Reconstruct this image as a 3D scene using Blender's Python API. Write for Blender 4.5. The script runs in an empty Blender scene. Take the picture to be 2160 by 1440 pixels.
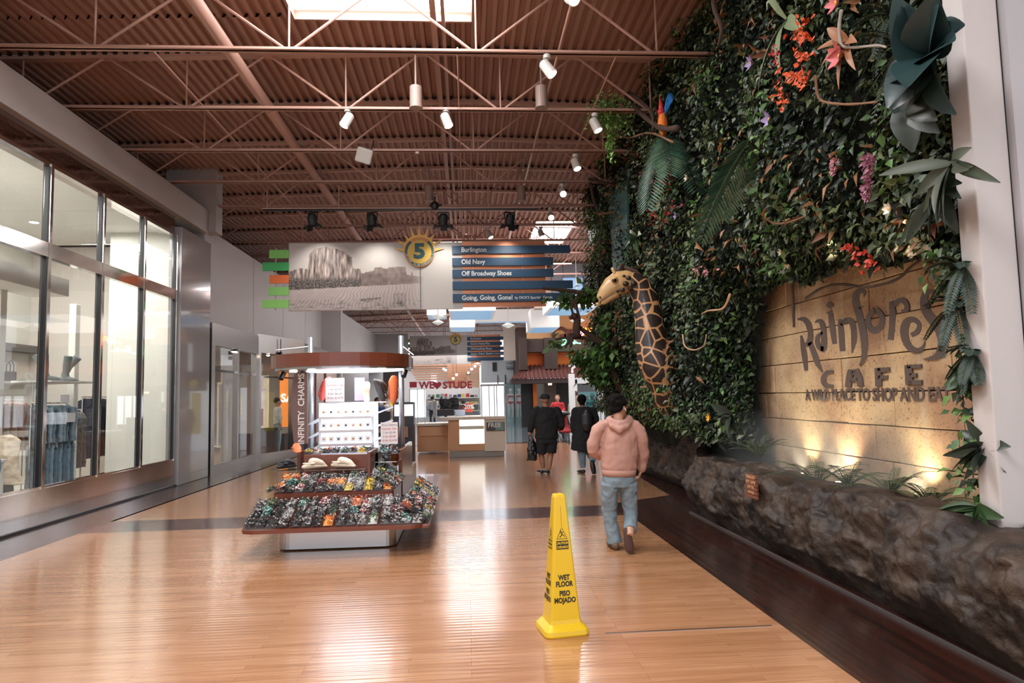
import bpy, math, random
from mathutils import Vector, Matrix, noise
random.seed(7)
C = bpy.context.scene.collection
SC = bpy.context.scene
# ------------------------------------------------------------------ camera
FPX, EYE = 1440.0, 1.6
YAW, PITCH, ROLL = math.radians(3.85), math.radians(4.6), 0.022
fw = Vector((math.sin(YAW)*math.cos(PITCH), math.cos(YAW)*math.cos(PITCH), math.sin(PITCH)))
r0 = Vector((math.cos(YAW), -math.sin(YAW), 0)); u0 = r0.cross(fw)
RT = math.cos(ROLL)*r0 - math.sin(ROLL)*u0
UP = math.sin(ROLL)*r0 + math.cos(ROLL)*u0
cd = bpy.data.cameras.new('camera'); cd.sensor_width = 36; cd.lens = 36*FPX/2160
cd.clip_start = 0.05; cd.clip_end = 200
cam = bpy.data.objects.new('camera', cd); C.objects.link(cam)
M = Matrix((RT, UP, -fw)).transposed().to_4x4(); M.translation = Vector((0, 0, EYE))
cam.matrix_world = M; SC.camera = cam
def at(px, py, X=None, Y=None, Z=None):
    "the point of a plane in the place that the photograph shows at a pixel"
    d = fw + RT*((px-1080)/FPX) + UP*((720-py)/FPX)
    t = X/d.x if X is not None else (Y/d.y if Y is not None else (Z-EYE)/d.z)
    return Vector((0, 0, EYE)) + d*t
# ------------------------------------------------------------------ world, view, big lights
SC.view_settings.view_transform = 'Standard'; SC.view_settings.look = 'None'
SC.view_settings.gamma = 1; SC.view_settings.exposure = 0.12
SC.cycles.use_denoising = True; SC.cycles.volume_step_rate = 3; SC.cycles.volume_max_steps = 64
SC.cycles.max_bounces = 6; SC.cycles.diffuse_bounces = 3; SC.cycles.glossy_bounces = 4
SC.cycles.transmission_bounces = 6; SC.cycles.transparent_max_bounces = 14
SC.cycles.sample_clamp_indirect = 6; SC.cycles.caustics_reflective = False; SC.cycles.caustics_refractive = False
w = bpy.data.worlds.new('ambient_fill'); SC.world = w; w.use_nodes = True
w.node_tree.nodes['Background'].inputs[0].default_value = (0.92, 0.95, 1.0, 1)
w.node_tree.nodes['Background'].inputs[1].default_value = 1.2  # added even fill, entering through the end left open behind the camera
def area(name, loc, size, power, color=(1, 1, 1), rot=(0, 0, 0)):
    l = bpy.data.lights.new(name, 'AREA'); l.shape = 'RECTANGLE'; l.size, l.size_y = size
    l.energy = power; l.color = color
    o = bpy.data.objects.new(name, l); C.objects.link(o); o.location = loc; o.rotation_euler = rot
    return o
def spot(name, loc, to, power, angle=40, color=(1, .85, .65), size=.05, blend=.6):
    l = bpy.data.lights.new(name, 'SPOT'); l.energy = power; l.spot_size = math.radians(angle); l.color = color
    l.shadow_soft_size = size; l.spot_blend = blend
    o = bpy.data.objects.new(name, l); C.objects.link(o); o.location = loc
    o.rotation_euler = (Vector(to)-Vector(loc)).to_track_quat('-Z', 'Y').to_euler()
    return o
# daylight through the skylights; those over and behind the camera are added fill
SKY = [(-2.3, .15, 6.2, 9.25), (-2.3, .15, 0.2, 3.2), (-2.3, .15, -5.5, -2.5), (-1.1, 1.3, 22.5, 25.5), (2.2, 3.4, 20.3, 23.3), (-1.1, 1.3, 32, 35)]
for i, (a, b, c, d) in enumerate(SKY):
    area('skylight_and_fill_light', ((a+b)/2, (c+d)/2, 6.99), (b-a-.1, d-c-.1), 360 if i != 0 else 330, (.95, .97, 1))
# shop ceilings
area('shop_and_fill_light', (-7.9, 9.5, 5.04), (2.2, 9), 330, (1, .985, .95))
area('shop_and_fill_light', (-6.45, 10.2, 5.04), (.6, 7), 130, (1, .985, .95))  # extra lamp added near the glass to brighten the clothes, no fixture
area('shop_and_fill_light', (-8.2, 19.2, 3.3), (3.5, 6), 150, (1, .93, .85))
area('shop_and_fill_light', (-3.4, 44, 4.2), (8, 8), 500, (1, .98, .97))
area('shop_and_fill_light', (6.2, 30, 5.2), (5, 10), 260, (1, .97, .93))
area('kiosk_led_panel', (-1.5, 9.4, 1.97), (.9, .7), 12, (.95, .98, 1))
# ------------------------------------------------------------------ helpers
class MB:
    def __init__(s): s.v = []; s.f = []; s.m = []
    def add(s, vs, fs, mi=0):
        o = len(s.v); s.v += [tuple(p) for p in vs]; s.f += [tuple(i+o for i in f) for f in fs]; s.m += [mi]*len(fs); return s
    def box(s, x0, x1, y0, y1, z0, z1, mi=0, T=None):
        vs = [Vector((x, y, z)) for x in (x0, x1) for y in (y0, y1) for z in (z0, z1)]
        if T is not None: vs = [T @ p for p in vs]
        return s.add(vs, [(0, 1, 3, 2), (4, 6, 7, 5), (0, 4, 5, 1), (2, 3, 7, 6), (0, 2, 6, 4), (1, 5, 7, 3)], mi)
    def rings(s, rings, closed=True, cap=True, mi=0):
        n = len(rings[0]); vs = [p for r in rings for p in r]; fs = []
        for k in range(len(rings)-1):
            for i in range(n if closed else n-1):
                j = (i+1) % n; fs.append((k*n+i, k*n+j, (k+1)*n+j, (k+1)*n+i))
        if cap and closed:
            fs.append(tuple(range(n-1, -1, -1))); fs.append(tuple((len(rings)-1)*n+i for i in range(n)))
        return s.add(vs, fs, mi)
    def tube(s, pts, r, n=8, mi=0, ref=None, cap=True, round_=False):
        "loft along points; r number, list of numbers or list of (rx, ry)"
        pts = [Vector(p) for p in pts]; L = len(pts)
        rr = [r]*L if isinstance(r, (int, float)) else list(r)
        rr = [(q, q) if isinstance(q, (int, float)) else q for q in rr]
        if round_:
            a = (pts[0]-pts[1]).normalized(); b = (pts[-1]-pts[-2]).normalized()
            ra, rb = rr[0], rr[-1]; ma, mb_ = min(ra), min(rb)
            pts = [pts[0]+a*ma*.95, pts[0]+a*ma*.6]+pts+[pts[-1]+b*mb_*.6, pts[-1]+b*mb_*.95]
            rr = [(ra[0]*.3, ra[1]*.3), (ra[0]*.78, ra[1]*.78)]+rr+[(rb[0]*.78, rb[1]*.78), (rb[0]*.3, rb[1]*.3)]
            L = len(pts)
        rg = []; up = None
        for k in range(L):
            t = (pts[min(k+1, L-1)]-pts[max(k-1, 0)])
            t = t.normalized() if t.length > 1e-9 else Vector((0, 0, 1))
            if ref is not None: x = Vector(ref)
            elif up is not None: x = up
            else: x = Vector((1, 0, 0)) if abs(t.x) < .8 else Vector((0, 1, 0))
            u = x-t*x.dot(t)
            if u.length < 1e-4: u = Vector((0, 1, 0))-t*t.y
            u.normalize(); v = t.cross(u); up = u
            rg.append([pts[k]+u*(rr[k][0]*math.cos(2*math.pi*i/n))+v*(rr[k][1]*math.sin(2*math.pi*i/n)) for i in range(n)])
        return s.rings(rg, True, cap, mi)
    def ball(s, c, r, n=12, m=8, mi=0, T=None):
        c = Vector(c); r = (r, r, r) if isinstance(r, (int, float)) else r; rg = []
        for k in range(m+1):
            th = math.pi*(k+.02)/(m+.04); rg.append([c+Vector((r[0]*math.sin(th)*math.cos(2*math.pi*i/n), r[1]*math.sin(th)*math.sin(2*math.pi*i/n), -r[2]*math.cos(th))) for i in range(n)])
        if T is not None: rg = [[T @ p for p in q] for q in rg]
        return s.rings(rg, True, True, mi)
    def prism(s, poly, a, b, axis='y', mi=0):
        "polygon of (u,v) extruded from a to b along axis; y:(x,z) x:(y,z) z:(x,y)"
        f = {'y': lambda u, v, w: (u, w, v), 'x': lambda u, v, w: (w, u, v), 'z': lambda u, v, w: (u, v, w)}[axis]
        n = len(poly); vs = [f(u, v, a) for u, v in poly]+[f(u, v, b) for u, v in poly]
        return s.add(vs, [tuple(range(n)), tuple(range(2*n-1, n-1, -1))]+[(i, (i+1) % n, n+(i+1) % n, n+i) for i in range(n)], mi)
    def build(s, name, mats, parent=None, smooth=False, bevel=0, loc=None, rot=None):
        me = bpy.data.meshes.new(name); me.from_pydata(s.v, [], s.f)
        mats = mats if isinstance(mats, (list, tuple)) else [mats]
        for m in mats: me.materials.append(m)
        if len(mats) > 1: me.polygons.foreach_set('material_index', s.m)
        if smooth: me.polygons.foreach_set('use_smooth', [True]*len(s.f))
        me.update(); o = bpy.data.objects.new(name, me); C.objects.link(o)
        if parent is not None: o.parent = parent
        if loc is not None: o.location = loc
        if rot is not None: o.rotation_euler = rot
        if bevel:
            b = o.modifiers.new('bevel', 'BEVEL'); b.width = bevel; b.segments = 2; b.limit_method = 'ANGLE'
        return o
def tag(o, label=None, cat=None, group=None, kind=None):
    if label: o['label'] = label
    if cat: o['category'] = cat
    if group: o['group'] = group
    if kind: o['kind'] = kind
    return o
def empty(name, loc=(0, 0, 0), rz=0, label=None, cat=None, group=None):
    o = bpy.data.objects.new(name, None); C.objects.link(o); o.location = loc; o.rotation_euler = (0, 0, rz)
    return tag(o, label, cat, group)
KIDS = {}
def copy_tree(o, parent=None):
    c = o.copy(); C.objects.link(c)
    if parent is not None: c.parent = parent
    for ch in [x for x in bpy.data.objects if x.parent == o]:
        copy_tree(ch, c)
    return c
def struct(o): o['kind'] = 'structure'; return o
def remesh(o, vox=.012, it=4, fac=.6, disp=0, scale=.12):
    m = o.modifiers.new('remesh', 'REMESH'); m.mode = 'VOXEL'; m.voxel_size = vox; m.use_smooth_shade = True
    sm = o.modifiers.new('smooth', 'SMOOTH'); sm.iterations = it; sm.factor = fac
    if disp:
        k = 'folds%.3f' % scale
        t = bpy.data.textures.get(k) or bpy.data.textures.new(k, 'CLOUDS'); t.noise_scale = scale; t.noise_depth = 1
        d = o.modifiers.new('folds', 'DISPLACE'); d.texture = t; d.strength = disp; d.mid_level = .5; d.texture_coords = 'GLOBAL'
    return o
def text(body, size, mat, name='lettering', parent=None, loc=(0, 0, 0), rot=(math.pi/2, 0, 0), depth=.004, bold=0, align='LEFT', sx=1, space=1, res=3):
    cu = bpy.data.curves.new(name, 'FONT'); cu.body = body; cu.size = size; cu.extrude = depth; cu.offset = bold
    cu.align_x = align; cu.align_y = 'CENTER'; cu.space_character = space; cu.resolution_u = res
    t = bpy.data.objects.new('tmp', cu); C.objects.link(t)
    dg = bpy.context.evaluated_depsgraph_get(); me = bpy.data.meshes.new_from_object(t.evaluated_get(dg))
    bpy.data.objects.remove(t); me.name = name
    if sx != 1:
        for v in me.vertices: v.co.x *= sx
    me.materials.clear(); me.materials.append(mat)
    o = bpy.data.objects.new(name, me); C.objects.link(o); o.parent = parent; o.location = loc; o.rotation_euler = rot
    return o
# ------------------------------------------------------------------ materials
def S(c):
    "sRGB 0-255 to linear"
    return tuple(((x/255)/12.92 if x/255 <= .04045 else ((x/255+.055)/1.055)**2.4) for x in c)+(1,)
MATS = {}
def mat(name, col, rough=.5, metal=0, emit=0, trans=0, coat=0, noise_=0, nscale=8, bump=0, bscale=40, spec=.5, ecol=None, alpha=1):
    if name in MATS: return MATS[name]
    m = bpy.data.materials.new(name); m.use_nodes = True; nt = m.node_tree; b = nt.nodes['Principled BSDF']
    b.inputs['Base Color'].default_value = S(col); b.inputs['Roughness'].default_value = rough; b.inputs['Metallic'].default_value = metal
    b.inputs['Coat Weight'].default_value = coat; b.inputs['Transmission Weight'].default_value = trans
    b.inputs['Specular IOR Level'].default_value = spec; b.inputs['Alpha'].default_value = alpha
    if emit:
        b.inputs['Emission Color'].default_value = S(ecol or col); b.inputs['Emission Strength'].default_value = emit
    if noise_:
        n = nt.nodes.new('ShaderNodeTexNoise'); n.inputs['Scale'].default_value = nscale; n.inputs['Detail'].default_value = 4
        tc = nt.nodes.new('ShaderNodeNewGeometry'); nt.links.new(tc.outputs['Position'], n.inputs['Vector'])
        x = nt.nodes.new('ShaderNodeMix'); x.data_type = 'RGBA'; c = S(col)
        x.inputs[6].default_value = tuple(q*(1-noise_) for q in c[:3])+(1,); x.inputs[7].default_value = tuple(min(1, q*(1+noise_)) for q in c[:3])+(1,)
        nt.links.new(n.outputs['Fac'], x.inputs[0]); nt.links.new(x.outputs[2], b.inputs['Base Color'])
    if bump:
        n = nt.nodes.new('ShaderNodeTexNoise'); n.inputs['Scale'].default_value = bscale; n.inputs['Detail'].default_value = 5
        tc = nt.nodes.new('ShaderNodeNewGeometry'); nt.links.new(tc.outputs['Position'], n.inputs['Vector'])
        bm = nt.nodes.new('ShaderNodeBump'); bm.inputs['Strength'].default_value = bump; bm.inputs['Distance'].default_value = .02
        nt.links.new(n.outputs['Fac'], bm.inputs['Height']); nt.links.new(bm.outputs[0], b.inputs['Normal'])
    MATS[name] = m; return m
def glass_mat(name, tint=(1, 1, 1), refl=.9, mix=.12, rough=.02):
    m = bpy.data.materials.new(name); m.use_nodes = True; nt = m.node_tree; nt.nodes.clear()
    o = nt.nodes.new('ShaderNodeOutputMaterial'); x = nt.nodes.new('ShaderNodeMixShader')
    t = nt.nodes.new('ShaderNodeBsdfTransparent'); t.inputs[0].default_value = tuple(tint)+(1,)
    g = nt.nodes.new('ShaderNodeBsdfGlossy'); g.inputs['Roughness'].default_value = rough; g.inputs['Color'].default_value = (refl, refl, refl, 1)
    fr = nt.nodes.new('ShaderNodeFresnel'); fr.inputs[0].default_value = 1.5
    a = nt.nodes.new('ShaderNodeMath'); a.operation = 'ADD'; a.inputs[1].default_value = mix; a.use_clamp = True
    bf = nt.nodes.new('ShaderNodeNewGeometry'); iv = nt.nodes.new('ShaderNodeMath'); iv.operation = 'SUBTRACT'; iv.inputs[0].default_value = 1; nt.links.new(bf.outputs['Backfacing'], iv.inputs[1])
    mu = nt.nodes.new('ShaderNodeMath'); mu.operation = 'MULTIPLY'; nt.links.new(a.outputs[0], mu.inputs[0]); nt.links.new(iv.outputs[0], mu.inputs[1])
    nt.links.new(fr.outputs[0], a.inputs[0]); nt.links.new(mu.outputs[0], x.inputs[0]); nt.links.new(t.outputs[0], x.inputs[1]); nt.links.new(g.outputs[0], x.inputs[2]); nt.links.new(x.outputs[0], o.inputs[0])
    MATS[name] = m; return m
def island_mat(name, cols, rough=.5, spec=.4, translucent=0, facing=0):
    "a random colour for every leaf or bead"
    m = bpy.data.materials.new(name); m.use_nodes = True; nt = m.node_tree; b = nt.nodes['Principled BSDF']
    g = nt.nodes.new('ShaderNodeNewGeometry'); r = nt.nodes.new('ShaderNodeValToRGB'); r.color_ramp.interpolation = 'CONSTANT'
    el = r.color_ramp.elements
    while len(el) > 1: el.remove(el[-1])
    el[0].position = 0; el[0].color = S(cols[0])
    for i, c in enumerate(cols[1:]): e = el.new((i+1)/len(cols)); e.color = S(c)
    nt.links.new(g.outputs['Random Per Island'], r.inputs[0]); nt.links.new(r.outputs[0], b.inputs['Base Color'])
    b.inputs['Roughness'].default_value = rough; b.inputs['Specular IOR Level'].default_value = spec
    MATS[name] = m; return m
def wood_floor(name, c1, c2, c3, rough, swap=False, bw=1.0, bh=.058, bmp=.15, coat=.6):
    m = bpy.data.materials.new(name); m.use_nodes = True; nt = m.node_tree; b = nt.nodes['Principled BSDF']; L = nt.links
    g = nt.nodes.new('ShaderNodeNewGeometry'); mp = nt.nodes.new('ShaderNodeMapping')
    if swap: mp.inputs['Rotation'].default_value = (0, 0, math.pi/2)
    L.new(g.outputs['Position'], mp.inputs[0])
    br = nt.nodes.new('ShaderNodeTexBrick'); br.offset = .37; br.offset_frequency = 3; br.squash = 1
    br.inputs['Scale'].default_value = 1; br.inputs['Brick Width'].default_value = bw; br.inputs['Row Height'].default_value = bh
    br.inputs['Mortar Size'].default_value = .0012; br.inputs['Mortar Smooth'].default_value = 1; br.inputs['Bias'].default_value = 0
    br.inputs['Color1'].default_value = S(c1); br.inputs['Color2'].default_value = S(c2); br.inputs['Mortar'].default_value = S(c3)
    L.new(mp.outputs[0], br.inputs['Vector'])
    mp2 = nt.nodes.new('ShaderNodeMapping'); mp2.inputs['Scale'].default_value = (1.2, 26, 1); L.new(mp.outputs[0], mp2.inputs[0])
    n = nt.nodes.new('ShaderNodeTexNoise'); n.inputs['Scale'].default_value = 2; n.inputs['Detail'].default_value = 5; L.new(mp2.outputs[0], n.inputs['Vector'])
    x = nt.nodes.new('ShaderNodeMix'); x.data_type = 'RGBA'; x.blend_type = 'MULTIPLY'; x.inputs[0].default_value = 1
    rp = nt.nodes.new('ShaderNodeValToRGB'); rp.color_ramp.elements[0].position = .3; rp.color_ramp.elements[0].color = (.72, .68, .64, 1); rp.color_ramp.elements[1].position = .7
    L.new(n.outputs['Fac'], rp.inputs[0]); L.new(br.outputs['Color'], x.inputs[6]); L.new(rp.outputs[0], x.inputs[7])
    L.new(x.outputs[2], b.inputs['Base Color']); b.inputs['Roughness'].default_value = rough
    b.inputs['Coat Weight'].default_value = coat; b.inputs['Coat Roughness'].default_value = .12
    # boards cup slightly: a long wave across each board, plus soft unevenness
    sp = nt.nodes.new('ShaderNodeSeparateXYZ'); L.new(mp.outputs[0], sp.inputs[0])
    mu = nt.nodes.new('ShaderNodeMath'); mu.operation = 'MULTIPLY'; mu.inputs[1].default_value = 2*math.pi/bh; L.new(sp.outputs['Y'], mu.inputs[0])
    sn = nt.nodes.new('ShaderNodeMath'); sn.operation = 'SINE'; L.new(mu.outputs[0], sn.inputs[0])
    n2 = nt.nodes.new('ShaderNodeTexNoise'); n2.inputs['Scale'].default_value = 1.6; mp3 = nt.nodes.new('ShaderNodeMapping'); mp3.inputs['Scale'].default_value = (.6, 5, 1)
    L.new(mp.outputs[0], mp3.inputs[0]); L.new(mp3.outputs[0], n2.inputs['Vector'])
    ad = nt.nodes.new('ShaderNodeMath'); ad.operation = 'MULTIPLY_ADD'; ad.inputs[1].default_value = 2.2; L.new(n2.outputs['Fac'], ad.inputs[0]); L.new(sn.outputs[0], ad.inputs[2])
    bm = nt.nodes.new('ShaderNodeBump'); bm.inputs['Strength'].default_value = bmp; bm.inputs['Distance'].default_value = .002
    L.new(ad.outputs[0], bm.inputs['Height']); L.new(bm.outputs[0], b.inputs['Normal']); L.new(bm.outputs[0], b.inputs['Coat Normal'])
    MATS[name] = m; return m
wood_floor('maple', (200, 148, 110), (180, 128, 90), (108, 74, 50), .2)
wood_floor('dark_wood', (40, 24, 20), (66, 32, 24), (18, 10, 9), .26, swap=True, bmp=.1)
wood_floor('dark_band', (74, 42, 40), (88, 52, 46), (34, 18, 16), .2, bmp=.12)
glass_mat('glass', (.97, .985, .98), .9, .035)
glass_mat('acrylic', (.95, .96, .97), .7, .0, .05)
deck = mat('deck_paint', (166, 126, 110), .55, noise_=.12, nscale=1.5)
steel = mat('truss_paint', (182, 142, 126), .5)
chrome = mat('chrome', (205, 200, 196), .09, metal=1)
brushed = mat('brushed_steel', (178, 172, 168), .26, metal=1, noise_=.05, nscale=3)
white = mat('white_paint', (226, 224, 218), .6)
grey = mat('grey_wall', (176, 168, 164), .45, noise_=.05, nscale=2)
stonepanel = mat('polished_grey_panel', (150, 146, 146), .12, noise_=.05, nscale=2, coat=.5)
black = mat('black', (18, 18, 20), .45)
blackgloss = mat('black_gloss', (14, 14, 16), .15)
brown = mat('kiosk_brown', (112, 56, 38), .3, coat=.3, noise_=.08, nscale=3)
silver = mat('silver', (196, 194, 196), .32, metal=1)
yellow = mat('yellow_plastic', (222, 184, 26), .35, coat=.2)
glow = mat('white_glow', (255, 255, 255), .5, emit=3.2)
# ------------------------------------------------------------------ floor
YF = 23.4   # where the boards end and the tiles begin
def flat(name, poly, m, z=0, kind='structure'):
    o = MB().prism(poly, z-.1, z, 'z').build(name, m); o['kind'] = kind; return o
flat('floor', [(-4.9, -6), (2.12, -6), (2.12, 9.1), (-4.9, 9.1)], MATS['maple'])
flat('floor.001', [(-4.95, 9.95), (1.9, 9.95), (3.15, 10.72), (3.3, 13.4), (3.3, YF), (-4.95, YF)], MATS['maple'])
flat('trim_1', [(-8, -6), (-4.9, -6), (-4.9, YF), (-8, YF)], MATS['dark_wood'])
flat('trim_2', [(2.12, -6), (5.2, -6), (5.2, YF), (3.3, YF), (3.3, 13.4), (3.15, 10.72), (1.9, 9.95), (2.12, 9.1)], MATS['dark_wood'])
flat('trim_3', [(-4.9, 9.1), (2.12, 9.1), (1.9, 9.95), (-4.9, 9.95)], MATS['dark_band'])
def tile_mat(name, a, b, m, sz, rough):
    mt = wood_floor(name, a, b, m, rough, bw=sz, bh=sz, bmp=0); return mt
flat('floor.002', [(-9, YF), (12, YF), (12, 62), (-9, 62)], tile_mat('tile', (118, 134, 144), (134, 146, 152), (90, 96, 100), .6, .12))
flat('trim_4', [(-9, YF), (12, YF), (12, YF+.6), (-9, YF+.6)], MATS['dark_band'], z=.004)
tag(MB().box(.9, 2.05, 4.672, 4.686, .0005, .004).build('expansion_strip', brushed), 'thin metal strip set in the wooden floor beside the yellow cone', 'floor strip')
# ------------------------------------------------------------------ roof deck with skylights
def zroof(x): return 6.98-.028*abs(x)
def deckmesh(x0, x1, y0, y1):
    mb = MB(); P = .15; prof = []
    n = int(round((x1-x0)/P))
    for i in range(n):
        x = x0+(x1-x0)*i/n
        for dx, dz in ((0, 0), (.055, 0), (.075, .055), (.13, .055)): prof.append((x+dx, zroof(x+dx)+dz))
    prof.append((x1, zroof(x1)))
    mb.rings([[Vector((x, y0, z)) for x, z in prof], [Vector((x, y1, z)) for x, z in prof]], closed=False, cap=False)
    return mb
YS, YE = -6.2, 62
holes = sorted(SKY, key=lambda h: h[2])
dk = MB()
XA, XB = -9.6, 12.0
def addstrip(x0, x1, y0, y1):
    if y1-y0 > .01 and x1-x0 > .01:
        d = deckmesh(x0, x1, y0, y1); dk.add(d.v, d.f)
cuts = sorted({YS, YE} | {h[2] for h in SKY} | {h[3] for h in SKY})
for a, b in zip(cuts[:-1], cuts[1:]):
    xs = [XA]
    for h in sorted(h for h in SKY if h[2] <= a+1e-6 and h[3] >= b-1e-6): xs += [h[0], h[1]]
    xs.append(XB)
    for i in range(0, len(xs), 2): addstrip(xs[i], xs[i+1], a, b)
struct(dk.build('ceiling', deck))
rf = MB()
for a, b in zip(cuts[:-1], cuts[1:]):
    xs = [XA]
    for h in sorted(h for h in SKY if h[2] <= a+1e-6 and h[3] >= b-1e-6): xs += [h[0], h[1]]
    xs.append(XB)
    for i in range(0, len(xs), 2): rf.box(xs[i], xs[i+1], a, b, 7.05, 7.12)
struct(rf.build('ceiling_leak_block', deck))  # unseen slab added above the deck to block light leaking through its gaps
for i, (a, b, c, d) in enumerate(SKY):
    z0, z1, t = 6.88, 7.02, .04
    mb = MB().box(a-t, a, c-t, d+t, z0, z1).box(b, b+t, c-t, d+t, z0, z1).box(a, b, c-t, c, z0, z1).box(a, b, d, d+t, z0, z1)
    struct(mb.build('skylight_curb', deck))
    mb = MB().box(a, b, c, d, z1, z1+.03)
    struct(mb.build('window_%d' % (i+1), mat('skylight_pane', (250, 252, 255), .5, emit=4.5)))
# ------------------------------------------------------------------ roof trusses
TY = [8.45+1.77*k for k in range(-3, 9)]+[24.5+3*k for k in range(8)]
def truss(y, x0, x1, label, step=2.36, first=-2.17):
    zb, zt = 6.0, 6.8
    root = empty('roof_truss', (x0, y, zb), 0, label, 'roof truss', 'brown steel roof trusses')
    loc = lambda x, yy, z: (x-x0, yy, z-zb)
    def bx(mb, x0_, x1_, y0, y1, z0, z1):
        a = loc(x0_, y0, z0); b = loc(x1_, y1, z1); return mb.box(a[0], b[0], a[1], b[1], a[2], b[2])
    mb = MB()
    for s in (-1, 1):
        bx(mb, x0, x1, s*.012, s*.055, zb, zb+.012) if s > 0 else bx(mb, x0, x1, -.055, -.012, zb, zb+.012)
        bx(mb, x0, x1, s*.012 if s > 0 else -.018, s*.018 if s > 0 else -.012, zb, zb+.05)
    mb.build('bottom_chord', steel, root)
    mb = MB(); n = 8
    for i in range(n):
        a, b = x0+(x1-x0)*i/n, x0+(x1-x0)*(i+1)/n
        za, zb_ = zroof(a)-.075, zroof(b)-.075
        mb.add([loc(a, -.06, za), loc(a, .06, za), loc(b, .06, zb_), loc(b, -.06, zb_), loc(a, -.06, za+.07), loc(a, .06, za+.07), loc(b, .06, zb_+.07), loc(b, -.06, zb_+.07)],
               [(0, 1, 2, 3), (4, 7, 6, 5), (0, 4, 5, 1), (2, 6, 7, 3), (0, 3, 7, 4), (1, 5, 6, 2)])
    mb.build('top_chord', steel, root)
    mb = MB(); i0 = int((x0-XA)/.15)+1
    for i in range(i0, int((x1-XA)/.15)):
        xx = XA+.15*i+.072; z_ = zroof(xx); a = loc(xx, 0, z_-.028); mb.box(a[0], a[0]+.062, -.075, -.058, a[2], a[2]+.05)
    mb.build('flute_shade_blocks', mat('flute_shade', (30, 20, 18), .8), root)['kind'] = 'stuff'  # near-black boxes stand in for the shade in the flute openings
    mb = MB(); x = first-step*6
    while x < x1:
        if x > x0-.2:
            mb.tube([loc(x, 0, zb+.02), loc(x, 0, zroof(x)-.06)], .013, 6)
            for s in (-1, 1):
                xe = x+s*step/2
                if x0-.1 < xe < x1+.1: mb.tube([loc(x+s*.05, 0, zb+.03), loc(xe-s*.04, 0, zroof(xe)-.06)], .019, 6)
        x += step
    mb.build('web_bars', steel, root)
    return root
names = ['third roof truss behind the camera', 'second roof truss behind the camera', 'first roof truss behind the camera'] 
order = ['first', 'second', 'third', 'fourth', 'fifth', 'sixth', 'seventh', 'eighth', 'ninth', 'tenth', 'eleventh', 'twelfth', 'thirteenth', 'fourteenth', 'fifteenth', 'sixteenth', 'seventeenth', 'eighteenth']
k = 0
for y in TY:
    if y < 8: continue
    lab = 'brown steel open-web roof truss, the %s one counting away from the camera' % order[k]
    if k == 0: lab = 'nearest brown open-web roof truss, crossing in front of the big white skylight'
    truss(y, -9.4, 3.3 if y < 18 else (8.5 if y > 24 else 3.6), lab, first=-2.17+(.0 if k % 2 == 0 else .4)); k += 1
# joists over and behind the camera continue the rhythm but stay outside the picture
r = 0.085
pm = MB().tube([(-3.2, -5, 6.45), (-3.2, 61, 6.45)], r, 14)
for i in range(12):
    y = 4.1+3.5*i; pm.tube([(-3.2, y, 6.45), (-3.2, y+.07, 6.45)], r+.012, 14)
tag(pm.build('ceiling_pipe', steel, smooth=True), 'long round brown pipe running the length of the hall under the roof', 'pipe')
tag(MB().tube([(1.35, -5, 6.35), (1.35, 24, 6.35)], .022, 8).build('sprinkler_pipe', steel, smooth=True), 'thin brown sprinkler pipe running lengthwise right of the skylight', 'pipe')
tag(MB().box(-.42, -.34, -5, 24, 6.82, 6.88).box(-.27, -.22, -5, 24, 6.8, 6.86).build('cable_conduit', steel), 'pair of thin brown conduits under the roof deck near the ridge', 'conduit')
# cross bridging between bottom chords
for i, x in enumerate((-3.9, -.05, 2.05)):
    tag(MB().tube([(x, 8.45, 6.07), (x, 22.6, 6.07)], .012, 6).build('bridging_rod', steel), ['thin brown bridging rod across the trusses near the round pipe', 'thin brown bridging rod across the trusses near the ridge', 'thin brown bridging rod across the trusses near the plant wall'][i], 'bridging rod')
# ------------------------------------------------------------------ left side: beam, column, walls
XL = -5.78
struct(MB().box(XL-.35, XL+.1, -6, 15.35, 5.36, 5.88).build('trim_5', grey, bevel=.01))       # long light beam above shop
struct(MB().box(-9.6, XL-.3, -6, 15.3, 5.1, 5.3).build('ceiling.001', white))
struct(MB().box(-9.7, -9.6, -6, 62, 0, 7.2).build('wall_left', mat('brown_wall', (128, 86, 72), .6)))
struct(MB().box(-6.62, -5.52, 15.35, 15.75, 5.4, 6.96).box(-6.62, XL+.02, 15.35, 15.75, 0, 5.4).build('wall_column', grey, bevel=.01))
# wavy polished fascia above the glass
cw = mat('wavy_chrome', (168, 160, 156), .05, metal=1, bump=.35, bscale=.9)
struct(MB().box(XL-.3, XL-.02, -6, 13.9, 5.0, 5.36).build('trim_6', cw))
struct(MB().box(XL-.15, XL+.1, 13.95, 15.52, 0, 5.16).build('wall_panel', stonepanel, bevel=.012))
struct(MB().box(XL-.05, XL+.02, 15.52, 15.75, 0, 3.3).build('trim_7', blackgloss))
# upper grey wall, with panel joints
mb = MB()
for a, b in ((15.78, 18.9), (18.93, 21.9), (21.93, 24.9), (24.93, 27.6)): mb.box(XL-.3, XL, a, b, 3.42, 5.52)
struct(mb.build('wall_left.001', grey))
struct(MB().box(-6.6, -5.0, 27.6, 28.0, 0, 5.5).build('wall_pilaster', grey))
struct(MB().box(-6.6, -5.2, 28, 44, 3.4, 5.3).build('wall_left.002', grey))
struct(MB().box(-5.9, -3.4, 40, 40.3, 3.6, 5.4).build('wall_pilaster.001', grey))
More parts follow.
